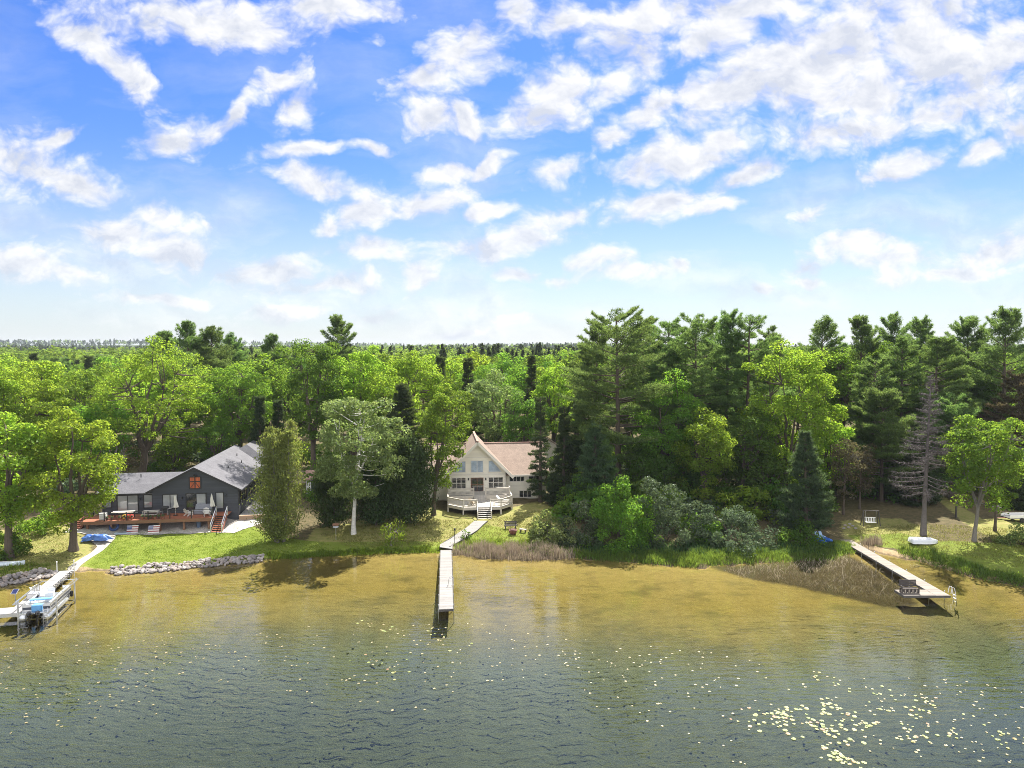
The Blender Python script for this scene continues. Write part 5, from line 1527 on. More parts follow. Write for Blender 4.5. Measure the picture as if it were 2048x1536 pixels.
for z, x in ((-0.3, 0.21), (0.0, 0.18), (0.3, 0.15)): m.box(x - 0.05, x + 0.05, -0.2, 0.2, z, z + 0.03)
m.build('rung', M_WHITE, sl)

# left-hand white dock with boat lift and pontoon boat
L0 = PZ(134.5, 1141, 0.5); L1 = PZ(45, 1213, 0.5)
ldock = dock('dock', 'white dock at the left beside the pontoon boat, with a landing at its end', L0, L1, 1.25, 0.5, M_DOCKWHITE, 5, frame=M_ALU)
LD = np.linalg.norm(L1[:2] - L0[:2])
pl = MB(); pl.box(-0.62, 5.6, LD, LD + 1.55, 0.44, 0.50); pl.build('landing', M_DOCKWHITE, ldock)
pf = MB(); pf.box(-0.66, 5.6, LD + 1.552, LD + 1.6, 0.2, 0.48); pf.build('frame', M_ALU, ldock)
# frame of the dock at z: local +x points to the viewer's left because y runs towards the lake
def LW(x, y, z=0.0):
    a = ldock.rotation_euler[2]; c, s = math.cos(a), math.sin(a)
    return (float(L0[0]) + x * c - y * s, float(L0[1]) + x * s + y * c, z)
LRZ = ldock.rotation_euler[2]
for sx_, nm in ((-0.75, 'right'), (0.75, 'left')):
    q = LW(sx_, 0.4)
    po = thing('mooring_post', f'thin white post at the shore end of the white dock, on its {nm} side', 'post', (q[0], q[1], gz(q[0], q[1]) - 0.2))
    m = MB(); m.tube([(0, 0, 0), (0, 0, 1.75)], 0.04, 7); m.build('pole', M_WHITE, po)
    m = MB(); m.lathe([(0.06, 0), (0.06, 0.12), (0.02, 0.16)], 7, (0, 0, 1.72)); m.build('cap', M_WHITE, po)

# pontoon boat
M_PONT = surf('bright_aluminium', (0.70, 0.72, 0.74), 0.25, 0.05, 3, metal=0.7)
M_SEAT = surf('pale_vinyl', (0.66, 0.68, 0.70), 0.5, 0.08)
M_BLUECOV = surf('light_blue_cover', (0.16, 0.42, 0.75), 0.6, 0.12)
M_RAILPANEL = surf('dark_rail_panel', (0.07, 0.08, 0.10), 0.4, 0.15)
M_MOTOR = surf('black_motor_cowl', (0.012, 0.012, 0.014), 0.25, 0.1, coat=0.5)
s0, s1 = PZ(69, 1240, 0.0), PZ(125, 1190, 0.0)
pb_rz = math.atan2(s1[1] - s0[1], s1[0] - s0[0]) - math.pi / 2
bt = thing('pontoon_boat', 'white and silver pontoon boat with blue cover moored by the white dock', 'boat', (float(s0[0]), float(s0[1]), 0.0), pb_rz)
BL = 5.7
for s in (-1, 1):
    m = MB(); m.tube([(s * 0.92, -0.1, 0.22), (s * 0.92, BL - 1.0, 0.22), (s * 0.92, BL - 0.3, 0.30), (s * 0.92, BL + 0.25, 0.44)], [0.34, 0.34, 0.24, 0.04], 14); m.build('pontoon', M_PONT, bt, smooth=True)
m = MB(); m.box(-1.2, 1.2, -0.05, BL, 0.56, 0.66); m.build('deck', M_PONT, bt)
m = MB()
def fence(pts, z0=0.68, z1=1.28):
    for a, b in zip(pts[:-1], pts[1:]):
        m.beam((*a, z0 + 0.06), (*b, z0 + 0.06), 0.02, 0.10); m.beam((*a, z1 - 0.12), (*b, z1 - 0.12), 0.02, 0.22)
fence([(-1.15, 0.5), (-1.15, BL - 0.1), (-0.4, BL - 0.05)]); fence([(1.15, 0.5), (1.15, BL - 0.1), (0.4, BL - 0.05)]); fence([(-1.15, 0.5), (-0.35, 0.5)]); fence([(0.5, 0.5), (1.15, 0.5)])
m.build('fence_panel', M_WHITE, bt)
m = MB()
for a, b in (((-1.14, 0.52), (-1.14, BL - 0.12)), ((1.14, 0.52), (1.14, BL - 0.12)), ((-1.12, 0.51), (-0.38, 0.51)), ((0.52, 0.51), (1.12, 0.51))):
    m.beam((*a, 0.93), (*b, 0.93), 0.012, 0.24)
m.build('fence_panel', M_RAILPANEL, bt)
m = MB()
top = [(-0.4, 0.5, 1.3), (-1.15, 0.5, 1.3), (-1.15, BL - 0.1, 1.3), (-0.4, BL - 0.05, 1.3)]
for sx in (1, -1):
    m.tube([(sx * p[0], p[1], p[2]) for p in top], 0.028, 6)
    for y in np.linspace(0.5, BL - 0.1, 6): m.beam((sx * 1.15, y, 0.66), (sx * 1.15, y, 1.3), 0.03, 0.03)
m.build('rail', M_ALU, bt)
for (x0, x1, y0, y1, back) in ((-1.08, -0.45, 0.7, 2.2, -1), (0.5, 1.08, 0.8, 2.6, 1), (-1.08, -0.5, 3.8, 5.4, -1), (0.5, 1.08, 3.8, 5.4, 1)):
    m = MB(); m.box(x0, x1, y0, y1, 0.67, 1.02)
    xb = x0 if back < 0 else x1 - 0.16
    m.box(xb, xb + 0.16, y0, y1, 1.02, 1.36)
    m.build('seat', M_SEAT, bt, bevel=0.05)
m = MB(); m.box(-0.35, 0.48, 0.28, 1.0, 0.66, 1.28); m.build('cover', M_BLUECOV, bt, bevel=0.06)
m = MB(); m.box(-1.0, 1.0, 1.55, 2.0, 1.30, 1.42); m.build('folded_canopy', M_BLUECOV, bt, bevel=0.05)
m = MB(); m.box(-0.15, 0.5, 2.9, 3.5, 0.66, 1.5); m.slab([(-0.15, 3.5, 1.5), (0.5, 3.5, 1.5), (0.5, 3.6, 1.78), (-0.15, 3.6, 1.78)], 0.03); m.build('console', M_SEAT, bt, bevel=0.03)
for x in (-0.28, 0.42):
    mo = MB(); mo.lathe([(0.10, -0.55), (0.13, -0.1), (0.20, 0.0), (0.24, 0.12), (0.22, 0.32), (0.12, 0.42)], 10, (x, -0.42, 0.55), 0.8, 1.15)
    mo.box(x - 0.06, x + 0.06, -0.55, -0.28, -0.4, 0.1); mo.box(x - 0.1, x + 0.1, -0.25, -0.02, 0.3, 0.6)
    mo.build('outboard_motor', M_MOTOR, bt, smooth=False)
m = MB()
for x in (0.82, 1.14): m.tube([(x, -0.25, -0.3), (x, -0.25, 0.6), (x, -0.05, 1.1)], 0.022, 6)
for z in (-0.1, 0.15, 0.4, 0.62): m.box(0.82, 1.14, -0.28, -0.2, z, z + 0.03)
m.build('ladder', M_ALU, bt)
m = MB(); m.lathe([(0.10, -0.28), (0.15, -0.2), (0.15, 0.2), (0.10, 0.28)], 10, (1.34, 5.2, 0.55)); m.build('fender', M_BLACK, bt, smooth=True)

bt.scale = (0.9, 0.9, 0.9)
# boat lift standing round it
bl = thing('boat_lift', 'open aluminium boat lift frame around the pontoon boat', 'boat lift', (float(s0[0]), float(s0[1]), 0.0), pb_rz)
for (x, y) in ((-1.55, 0.7), (1.55, 0.7), (-1.55, 5.3), (1.55, 5.3)):
    m = MB(); m.box(x - 0.06, x + 0.06, y - 0.06, y + 0.06, -1.3, 1.62); m.build('post', M_ALU, bl)
for x in (-1.55, 1.55):
    m = MB(); m.beam((x, -0.3, 1.66), (x, 6.3, 1.66), 0.08, 0.08); m.beam((x * 0.92, -0.2, 1.84), (x * 0.92, 6.2, 1.84), 0.05, 0.05)
    for y in np.linspace(-0.1, 6.1, 8): m.beam((x, y, 1.66), (x * 0.92, y, 1.84), 0.025, 0.025)
    m.build('top_beam', M_ALU, bl)
m = MB()
for y in (-0.3, 6.3): m.beam((-1.55, y, 1.66), (1.55, y, 1.66), 0.05, 0.05)
m.beam((-1.55, 0.7, -0.15), (1.55, 0.7, -0.15), 0.1, 0.12); m.beam((-1.55, 5.3, -0.15), (1.55, 5.3, -0.15), 0.1, 0.12); m.beam((1.55, 0.7, -0.1), (1.55, 5.3, -0.1), 0.08, 0.08)
m.build('cross_beam', M_ALU, bl)
bl.scale = (0.92, 0.9, 0.9)
# hoops of the side bumper along the dock
for k in range(9):
    q = LW(-0.78, 1.2 + 0.55 * k)
    hp = thing('dock_bumper', 'small dark hoop bumper on the right edge of the white dock', 'bumper', (q[0], q[1], 0.42), LRZ, 'bumpers along the white dock')
    m = MB(); m.tube([(-0.02 + 0.22 * math.cos(a), 0, 0.16 * math.sin(a) + 0.14) for a in np.linspace(-0.6, math.pi + 0.6, 9)], 0.03, 5); m.build('hoop', M_BLACK, hp)
    m = MB(); m.box(-0.05, 0.08, -0.05, 0.05, -0.08, 0.06); m.build('bracket', M_ALU, hp)

sp_ = PZ(30.5, 1192, 0.8)
so = thing('solar_panel', 'small blue solar panel on a post beside the white dock', 'solar panel', (float(sp_[0]), float(sp_[1]), -0.9))
m = MB(); m.tube([(0, 0, 0), (0, 0, 2.05)], 0.035, 7); m.build('post', M_ALU, so)
m = MB(); m.slab([(-0.26, -0.24, 1.95), (0.26, -0.24, 1.95), (0.26, 0.16, 2.28), (-0.26, 0.16, 2.28)], 0.04)
fr_ = m.build('panel_frame', M_ALU, so)
m = MB(); m.slab([(-0.21, -0.205, 1.99), (0.21, -0.205, 1.99), (0.21, 0.125, 2.262), (-0.21, 0.125, 2.262)], 0.03); m.build('cells', surf('solar_cells', (0.02, 0.03, 0.12), 0.2, 0.1), fr_)

def adirondack(label, loc, rz, mat, group=None):
    o = thing('lawn_chair', label, 'chair', loc, rz, group)
    m = MB(); m.slab([(-0.28, -0.3, 0.38), (0.28, -0.3, 0.38), (0.26, 0.25, 0.27), (-0.26, 0.25, 0.27)], 0.04); m.build('seat', mat, o)
    m = MB()
    for i in range(5):
        x = -0.24 + i * 0.12; h_ = 0.98 - abs(i - 2) * 0.06
        m.slab([(x - 0.052, 0.24, 0.28), (x + 0.052, 0.24, 0.28), (x + 0.052, 0.55, h_), (x - 0.052, 0.55, h_)], 0.025)
    m.build('backrest', mat, o)
    for s in (-1, 1):
        m = MB(); m.box(s * 0.36 - 0.07, s * 0.36 + 0.07, -0.35, 0.4, 0.55, 0.58); m.build('armrest', mat, o)
        m = MB(); m.box(s * 0.32 - 0.03, s * 0.32 + 0.03, -0.33, -0.24, 0.0, 0.55); m.build('leg', mat, o)
        m = MB(); m.beam((s * 0.29, -0.28, 0.34), (s * 0.29, 0.45, 0.04), 0.05, 0.12); m.build('leg', mat, o)
    return o
c_ = LW(0.25, 6.6, 0.5)
adirondack('white slatted chair standing on the white dock', c_, LRZ + 0.5, M_WHITE)
c_ = LW(-0.05, 7.8, 0.5)
bx = thing('storage_box', 'low pale storage box with grey lid on the white dock', 'box', c_, LRZ)
m = MB(); m.box(-0.4, 0.4, -0.3, 0.3, 0.0, 0.42); m.build('body', M_WHITE, bx, bevel=0.03)
m = MB(); m.box(-0.43, 0.43, -0.33, 0.33, 0.42, 0.50); m.build('lid', M_SEAT, bx, bevel=0.03)

# upturned rowboat and blue pedal boat on the right shore
rb = PG(1848, 1086)
ro = thing('rowboat', 'white rowboat lying upside down on the grass by the dead spruce', 'boat', rb, R(-4))
V = []; n = 14
for i in range(n):
    t = i / (n - 1); x = -1.45 + 2.9 * t
    wd = 0.60 * (1 - max(0, t - 0.45) ** 2.2 / 0.55 ** 2.2 * 0.98) + 0.01; hh = 0.56 * (1 - 0.55 * max(0, t - 0.5) ** 2 / 0.25) + 0.05
    for k in range(9):
        a = math.pi * k / 8
        V.append((x, wd * math.cos(a), 0.04 + hh * math.sin(a) ** 0.75))
F = [(i * 9 + k, (i + 1) * 9 + k, (i + 1) * 9 + k + 1, i * 9 + k + 1) for i in range(n - 1) for k in range(8)] + [tuple(range(9)), tuple(range((n - 1) * 9 + 8, (n - 1) * 9 - 1, -1))]
m = MB(); m.add(V, F); m.build('hull', striped('white_lapped_hull', (0.74, 0.76, 0.80), 0.16, 'Z', 0.4, 0.6, 0.04, 0.45), ro, smooth=True)
m = MB(); m.beam((-1.4, 0, 0.615), (0.75, 0, 0.60), 0.06, 0.06); m.build('keel', M_WHITE, ro)
m = MB()
for s in (-1, 1):
    pts_ = [(-1.45 + 2.9 * i / 13, s * (0.62 * (1 - max(0, i / 13 - 0.45) ** 2.2 / 0.55 ** 2.2 * 0.98) + 0.01), 0.05) for i in range(14)]
    m.tube(pts_, 0.035, 5)
m.build('gunwale', M_WHITE, ro)
pp = PG(1643, 1083)
pdl = thing('pedal_boat', 'blue and white pedal boat pulled up under the blue-green pine', 'boat', pp, R(20))
M_PBLUE = surf('blue_plastic', (0.03, 0.14, 0.55), 0.35, 0.08)
M_PBLUE2 = surf('pale_blue_plastic', (0.35, 0.52, 0.72), 0.4, 0.08)
for s in (-1, 1):
    m = MB(); m.tube([(s * 0.45, -1.1, 0.32), (s * 0.45, -0.7, 0.24), (s * 0.45, 0.7, 0.24), (s * 0.45, 1.1, 0.34)], [0.12, 0.26, 0.26, 0.16], 10); m.build('hull', M_PBLUE, pdl, smooth=True)
m = MB(); m.box(-0.6, 0.6, -0.7, 0.9, 0.36, 0.46); m.build('deck', M_PBLUE, pdl, bevel=0.04)
for s in (-1, 1):
    m = MB(); m.box(s * 0.3 - 0.22, s * 0.3 + 0.22, -0.1, 0.4, 0.46, 0.60); m.slab([(s * 0.3 - 0.22, 0.36, 0.58), (s * 0.3 + 0.22, 0.36, 0.58), (s * 0.3 + 0.2, 0.62, 1.05), (s * 0.3 - 0.2, 0.62, 1.05)], 0.08); m.build('seat', M_PBLUE2, pdl, bevel=0.03)

# ---------------------------------------------------------------- on and under the red deck
DZ = 1.06
M_CANVAS = surf('off_white_canvas', (0.70, 0.68, 0.63), 0.85, 0.08, 2.0)
M_TABLE = surf('pale_table_top', (0.62, 0.58, 0.52), 0.6, 0.08)
M_GREYCOV = surf('grey_cover_fabric', (0.22, 0.23, 0.26), 0.8, 0.12)
def umbrella(label, x, y):
    o = thing('patio_umbrella', label, 'umbrella', DW(x, y, DZ), DR)
    m = MB(); m.lathe([(0.26, 0), (0.26, 0.06), (0.05, 0.1)], 12); m.build('base', M_BLACK, o)
    m = MB(); m.tube([(0, 0, 0.05), (0, 0, 2.55)], 0.025, 8); m.build('pole', M_ALU, o)
    m = MB(); vs = []; fs = []
    prof = [(0.03, 2.5), (0.09, 2.3), (0.15, 1.9), (0.22, 1.45), (0.30, 1.02), (0.26, 0.98)]
    for r, z in prof:
        for k in range(16):
            a = 2 * math.pi * k / 16; q = r * (1.0 if k % 2 else 0.55)
            vs.append((q * math.cos(a) + (0.10 * (2.5 - z) / 1.5 if z < 1.6 else 0), q * math.sin(a), z))
    for i in range(len(prof) - 1):
        for k in range(16): fs.append((i * 16 + k, i * 16 + (k + 1) % 16, (i + 1) * 16 + (k + 1) % 16, (i + 1) * 16 + k))
    m.add(vs, fs); m.build('canopy', M_CANVAS, o)
    return o
umbrella('closed off-white umbrella in the middle of the red deck', -6.95, -1.3)
umbrella('closed off-white umbrella near the right-hand stairs of the red deck', -2.75, -1.3)
def table(name, label, x, y, w_, d_, h_, mt, ml, benches=False, rz=0.0):
    o = thing(name, label, 'table', DW(x, y, DZ), DR + rz)
    m = MB(); m.box(-w_ / 2, w_ / 2, -d_ / 2, d_ / 2, h_ - 0.05, h_); m.build('tabletop', mt, o)
    for sx in (-1, 1):
        for sy in (-1, 1):
            m = MB(); m.box(sx * (w_ / 2 - 0.1) - 0.04, sx * (w_ / 2 - 0.1) + 0.04, sy * (d_ / 2 - 0.1) - 0.04, sy * (d_ / 2 - 0.1) + 0.04, 0, h_ - 0.05); m.build('leg', ml, o)
    if benches:
        for s in (-1, 1):
            m = MB(); m.box(-w_ / 2, w_ / 2, s * (d_ / 2 + 0.3) - 0.14, s * (d_ / 2 + 0.3) + 0.14, 0.40, 0.45)
            for x_ in (-w_ / 2 + 0.2, w_ / 2 - 0.2): m.box(x_ - 0.03, x_ + 0.03, s * (d_ / 2 + 0.3) - 0.1, s * (d_ / 2 + 0.3) + 0.1, 0, 0.40); m.box(x_ - 0.03, x_ + 0.03, -d_ / 2 - 0.2, d_ / 2 + 0.2, 0.30, 0.36)
            m.build('bench_seat', mt, o)
    return o
table('dining_table', 'long pale dining table at the left of the red deck', -12.7, -1.7, 2.4, 1.0, 0.76, M_TABLE, M_BLACK)
table('picnic_table', 'pale picnic table with benches on the middle of the red deck', -9.6, -1.7, 1.8, 0.75, 0.76, M_TABLE, M_ALU, True)
g = thing('grill', 'black barbecue grill beside the pale picnic table', 'grill', DW(-8.25, -0.9, DZ), DR)
m = MB(); m.box(-0.35, 0.35, -0.25, 0.25, 0.72, 0.88); m.build('firebox', M_BLACK, g)
m = MB(); m.tube([(-0.35, 0, 0.88), (0.35, 0, 0.88)], 0.25, 12); m.build('lid', M_BLACK, g)
for sx in (-0.3, 0.3):
    m = MB(); m.box(sx - 0.03, sx + 0.03, -0.2, 0.2, 0, 0.72); m.build('leg', M_STEEL, g)
m = MB(); m.box(0.36, 0.75, -0.22, 0.22, 0.80, 0.84); m.build('side_shelf', M_STEEL, g)
cv = thing('covered_sofa', 'grey covered outdoor sofa below the glass door on the red deck', 'sofa', DW(-3.9, -0.9, DZ), DR)
m = MB(); m.box(-1.05, 1.05, -0.35, 0.4, 0.0, 0.55); m.build('seat', M_GREYCOV, cv, bevel=0.1)
m = MB(); m.slab([(-1.0, 0.15, 0.5), (1.0, 0.15, 0.5), (0.95, 0.42, 1.15), (-0.95, 0.42, 1.15)], 0.2); m.build('backrest', M_GREYCOV, cv, bevel=0.05)
adirondack('white slatted chair left of the grey covered sofa', DW(-5.35, -1.6, DZ), DR + 2.6, M_CANVAS)
adirondack('white slatted chair at the foot of the right-hand umbrella', DW(-3.1, -2.2, DZ), DR + 0.4, M_CANVAS)
ck = thing('cooler', 'white cooler box at the left end of the red deck', 'cooler', DW(-14.65, -2.4, DZ), DR)
m = MB(); m.box(-0.35, 0.35, -0.28, 0.28, 0.0, 0.75); m.build('body', M_WHITE, ck, bevel=0.04)
m = MB(); m.box(-0.38, 0.38, -0.31, 0.31, 0.75, 0.85); m.build('lid', M_WHITE, ck, bevel=0.03)
M_TERRA = surf('terracotta', (0.30, 0.12, 0.07), 0.8, 0.15)
M_POTDARK = surf('dark_glazed_pot', (0.10, 0.05, 0.04), 0.5, 0.15)
M_PLANT = surf('pot_plant_leaves', (0.08, 0.13, 0.03), 0.8, 0.4, 9)
M_REDFL = surf('red_petals', (0.62, 0.05, 0.03), 0.6, 0.3, 12)
M_YELFL = surf('yellow_petals', (0.75, 0.45, 0.04), 0.6, 0.3, 12)
rngp = np.random.default_rng(3)
def pot(label, x, fl, mat, group):
    o = thing('flower_pot', label, 'flower pot', DW(x, -2.75, DZ), DR, group)
    m = MB(); m.lathe([(0.11, 0), (0.16, 0.24), (0.175, 0.24), (0.175, 0.28), (0.13, 0.27)], 12); m.build('pot', mat, o)
    A = Acc(); n_ = 70
    P = unit(rngp.normal(size=(n_, 3))) * rngp.uniform(0.03, 0.2, (n_, 1)) + np.array([0, 0, 0.38]); P[:, 2] = np.maximum(P[:, 2], 0.27)
    A.add(*cards(P, P - np.array([0, 0, 0.2]) + rngp.normal(0, 0.1, P.shape), 0.13, 0.6, rngp)); link_mesh('foliage', A.mesh('foliage', M_PLANT), o)
    if fl is not None:
        A = Acc(); P = unit(rngp.normal(size=(46, 3)) + np.array([0, 0, 0.6])) * 0.24 + np.array([0, 0, 0.40])
        A.add(*cards(P, P - np.array([0, 0, 0.2]), 0.13, 0.9, rngp)); link_mesh('blossom', A.mesh('blossom', fl), o)
for x, fl, mat, lab in ((-14.1, None, M_POTDARK, 0), (-13.55, None, M_POTDARK, 0), (-12.75, None, M_TERRA, 1), (-12.2, M_YELFL, M_TERRA, 'flower pot of yellow blooms on the front edge of the red deck'),
                        (-11.75, M_REDFL, M_TERRA, 'flower pot of red blooms next to the yellow ones on the red deck'), (-11.4, M_REDFL, M_TERRA, 'second red-flowered pot, to the right of the first, on the red deck'),
                        (-10.2, None, M_TERRA, 1), (-9.75, None, M_TERRA, 1), (-9.3, None, M_POTDARK, 0), (-8.8, None, M_TERRA, 1), (-8.35, None, M_POTDARK, 0), (-7.9, None, M_TERRA, 1)):
    if isinstance(lab, str): pot(lab, x, fl, mat, None)
    else: pot(('dark pot' if lab == 0 else 'terracotta pot') + ' of green leaves on the front edge of the red deck', x, fl, mat, 'dark pots along the deck edge' if lab == 0 else 'terracotta pots along the deck edge')

# flag-painted boards under the deck
m_flag, t = new_mat('painted_flag')
o_ = t.obj(); s_ = t.node('ShaderNodeSeparateXYZ', ins={0: o_})
X_, Z_ = s_.outputs['X'], s_.outputs['Z']
st_ = t.math('GREATER_THAN', t.math('FRACT', t.math('DIVIDE', Z_, 0.254)), 0.5)
c = t.mix(st_, (0.72, 0.71, 0.70), (0.28, 0.035, 0.04))
can = t.math('MULTIPLY', t.math('LESS_THAN', X_, -0.08), t.math('GREATER_THAN', Z_, 0.40))
fx = t.math('SUBTRACT', t.math('FRACT', t.math('DIVIDE', X_, 0.11)), 0.5); fz = t.math('SUBTRACT', t.math('FRACT', t.math('DIVIDE', Z_, 0.10)), 0.5)
star = t.math('LESS_THAN', t.math('ADD', t.math('MULTIPLY', fx, fx), t.math('MULTIPLY', fz, fz)), 0.05)
c = t.mix(can, c, t.mix(star, (0.03, 0.05, 0.20), (0.7, 0.7, 0.72)))
b = t.node('ShaderNodeBsdfPrincipled', ins={'Base Color': c, 'Roughness': 0.6}); t.put(t.out.inputs[0], b)
M_PALEBLUE = surf('pale_blue_board', (0.45, 0.55, 0.64), 0.4, 0.08)
for x, lab in ((-11.1, 'stars-and-stripes panel leaning under the red deck beside the pale paddle board'), (-8.75, 'stars-and-stripes panel leaning under the middle of the red deck')):
    q = DW(x, -3.55, 0)
    o = thing('flag_panel', lab, 'flag panel', (q[0], q[1], gz(q[0], q[1]) + 0.05), DR)
    o.rotation_euler = (R(-25), 0, DR)
    m = MB(); m.box(-0.62, 0.62, 0, 0.05, 0.0, 0.88); m.build('panel', m_flag, o)
    m = MB(); m.beam((-0.5, 0.07, 0.0), (-0.5, 0.45, 0.5), 0.05, 0.05); m.beam((0.5, 0.07, 0.0), (0.5, 0.45, 0.5), 0.05, 0.05); m.build('stand', M_BROWNWOOD, o)
q = DW(-12.05, -3.6, 0)
o = thing('paddle_board', 'pale rounded paddle board lying beside the flag panel', 'paddle board', (q[0], q[1], gz(q[0], q[1]) + 0.10), DR + 0.25)
m = MB(); poly = [(0.95 * math.cos(a), 0.36 * math.sin(a) * (1 + 0.12 * math.cos(a)), 0.06) for a in np.linspace(0, 2 * math.pi, 22)[:-1]]; m.slab(poly, 0.12); m.build('board', M_PALEBLUE, o)
m = MB(); m.slab([(x * 0.6, y * 0.62, 0.066) for x, y, z in poly], 0.01); m.build('deck_pad', M_GREYCOV, o)
q = DW(-13.3, -3.2, 0)
o = thing('swim_tube', 'dark blue swim ring leaning under the red deck', 'swim ring', (q[0], q[1], gz(q[0], q[1]) + 0.06), DR); o.rotation_euler = (R(-35), 0, DR)
m = MB(); m.tube([(0.42 * math.cos(a), 0, 0.55 + 0.42 * math.sin(a)) for a in np.linspace(0, 2 * math.pi, 25)], 0.15, 8, False); m.build('ring', surf('navy_rubber', (0.02, 0.05, 0.16), 0.4, 0.1), o, smooth=True)
m = MB(); m.box(-0.1, 0.1, -0.05, 0.1, 1.08, 1.2); m.build('handle', M_WHITE, o)
q = DW(-4.05, -2.2, 0)
o = thing('waste_bin', 'blue bin standing under the right part of the red deck', 'bin', (q[0], q[1], gz(q[0], q[1]) + 0.05), DR)
m = MB(); m.lathe([(0.22, 0), (0.27, 0.62), (0.29, 0.62), (0.29, 0.67), (0.25, 0.67)], 14); m.build('body', surf('slate_blue_plastic', (0.10, 0.14, 0.22), 0.5, 0.1), o)
m = MB(); m.lathe([(0.30, 0.675), (0.28, 0.72), (0.05, 0.75)], 14); m.build('lid', surf('slate_lid_plastic', (0.08, 0.11, 0.18), 0.5, 0.1), o)

# crumpled blue tarp
tp = PG(193, 1083)
V = []; n = 44
rt = np.random.default_rng(4)
xs = np.linspace(-1.45, 1.45, n); ys = np.linspace(-0.55, 0.55, n)
XX, YY = np.meshgrid(xs, ys)
ZZ = 0.03 + 0.0 * XX
for k in range(26):
    a = rt.uniform(0, 3.14); fq = rt.uniform(1.5, 6.5); ZZ += np.abs(np.sin((XX * math.cos(a) + YY * math.sin(a)) * fq + rt.uniform(0, 6))) * 0.045 / (0.6 + fq * 0.15)
edge = np.clip(1.15 - (np.abs(XX) / 1.45) ** 4 - (np.abs(YY) / 0.55) ** 4, 0, 1)
wob = 1 + 0.14 * np.sin(YY * 5 + 1) + 0.1 * np.sin(YY * 11); wob2 = 1 + 0.16 * np.sin(XX * 3.3) + 0.1 * np.sin(XX * 8 + 1)
ZZ = ZZ * (0.25 + 0.75 * edge)
VV = np.stack([XX * wob, YY * wob2, ZZ], -1).reshape(-1, 3)
i = np.arange((n - 1) * n).reshape(n - 1, n)[:, :-1].ravel()
tme = np_mesh('tarp', VV, [np.stack([i, i + 1, i + n + 1, i + n], -1)], surf('blue_tarp_plastic', (0.03, 0.10, 0.42), 0.45, 0.4, 2.5, col2=(0.10, 0.22, 0.58)))
to = link_mesh('tarp', tme, None, (tp[0], tp[1], tp[2] + 0.05), R(6))
sd_ = to.modifiers.new('thick', 'SOLIDIFY'); sd_.thickness = 0.01
tag(to, 'crumpled bright blue tarp spread on the path in front of the red deck', 'tarp')

# ---------------------------------------------------------------- on the cream deck and lawn
adirondack('tan slatted chair on the left part of the lower cream deck', BW(-0.95, -5.6, L), BR + 2.4, surf('tan_wood', (0.36, 0.28, 0.19), 0.7, 0.2))
o = thing('lounge_chair', 'white reclining lounge chair on the right part of the lower cream deck', 'lounge chair', BW(3.0, -4.4, L), BR + 1.2)
m = MB(); m.box(-0.3, 0.3, -0.9, 0.3, 0.28, 0.34); m.build('seat', M_WHITE, o)
m = MB(); m.slab([(-0.3, 0.3, 0.34), (0.3, 0.3, 0.34), (0.3, 0.8, 0.85), (-0.3, 0.8, 0.85)], 0.06); m.build('backrest', M_WHITE, o)
for x, y in ((-0.25, -0.8), (0.25, -0.8), (-0.25, 0.25), (0.25, 0.25)):
    m = MB(); m.box(x - 0.025, x + 0.025, y - 0.025, y + 0.025, 0, 0.28); m.build('leg', M_ALU, o)
q = PG(1021, 1057)
o = thing('garden_bench', 'low dark bench on the lawn behind the fire pit', 'bench', q, R(4))
m = MB(); m.box(-0.75, 0.75, -0.22, 0.22, 0.38, 0.44); m.build('seat', M_OLDWOOD, o)
for x in (-0.6, 0.6):
    m = MB(); m.box(x - 0.06, x + 0.06, -0.2, 0.2, 0, 0.38); m.build('leg', M_OLDWOOD, o)
m = MB()
for z in (0.55, 0.72): m.box(-0.75, 0.75, 0.20, 0.24, z, z + 0.12)
m.box(-0.64, -0.56, 0.24, 0.29, 0.3, 0.84); m.box(0.56, 0.64, 0.24, 0.29, 0.3, 0.84); m.build('backrest', M_OLDWOOD, o)
q = PG(1026, 1068)
o = thing('fire_pit', 'round rusty fire pit on the lawn of the cream house', 'fire pit', q)
m = MB(); m.lathe([(0.32, 0.0), (0.42, 0.18), (0.46, 0.42), (0.52, 0.44), (0.50, 0.48), (0.40, 0.46), (0.34, 0.2)], 16); m.build('bowl', surf('rusty_steel', (0.17, 0.065, 0.045), 0.8, 0.4, 6), o)
m = MB(); m.lathe([(0.42, 0.44), (0.3, 0.58), (0.08, 0.62)], 16); m.build('screen_lid', surf('rusty_mesh', (0.12, 0.05, 0.04), 0.8, 0.4, 9), o)
q = PG(1046, 1065)
o = thing('log_stool', 'small pale-topped stool right of the fire pit', 'stool', q, R(-20))
m = MB(); m.box(-0.42, 0.42, -0.15, 0.15, 0.34, 0.42); m.build('seat', M_PALEWOOD, o)
for x in (-0.28, 0.28):
    m = MB(); m.box(x - 0.05, x + 0.05, -0.12, 0.12, -0.05, 0.34); m.build('leg', M_OLDWOOD, o)
q = PG(909.5, 1089)
o = thing('lamp_post', 'thin dark lamp post at the right edge of the pale walkway', 'lamp post', q)
m = MB(); m.tube([(0, 0, -0.2), (0, 0, 1.6)], 0.035, 7); m.build('pole', M_BLACK, o)
m = MB(); m.lathe([(0.05, 1.58), (0.10, 1.62), (0.10, 1.78), (0.13, 1.80), (0.02, 1.88)], 8); m.build('lantern', M_LAMP, o)
q = PG(672, 1080)
o = thing('bird_feeder', 'bird feeder on a thin pole left of the white birch trunk', 'bird feeder', q)
m = MB(); m.tube([(0, 0, -0.2), (0, 0, 1.5)], 0.03, 6); m.build('pole', M_ALU, o)
m = MB(); m.box(-0.3, 0.3, -0.2, 0.2, 1.5, 1.54); m.box(-0.26, 0.26, -0.16, 0.16, 1.54, 1.6); m.build('tray', M_SEAT, o)
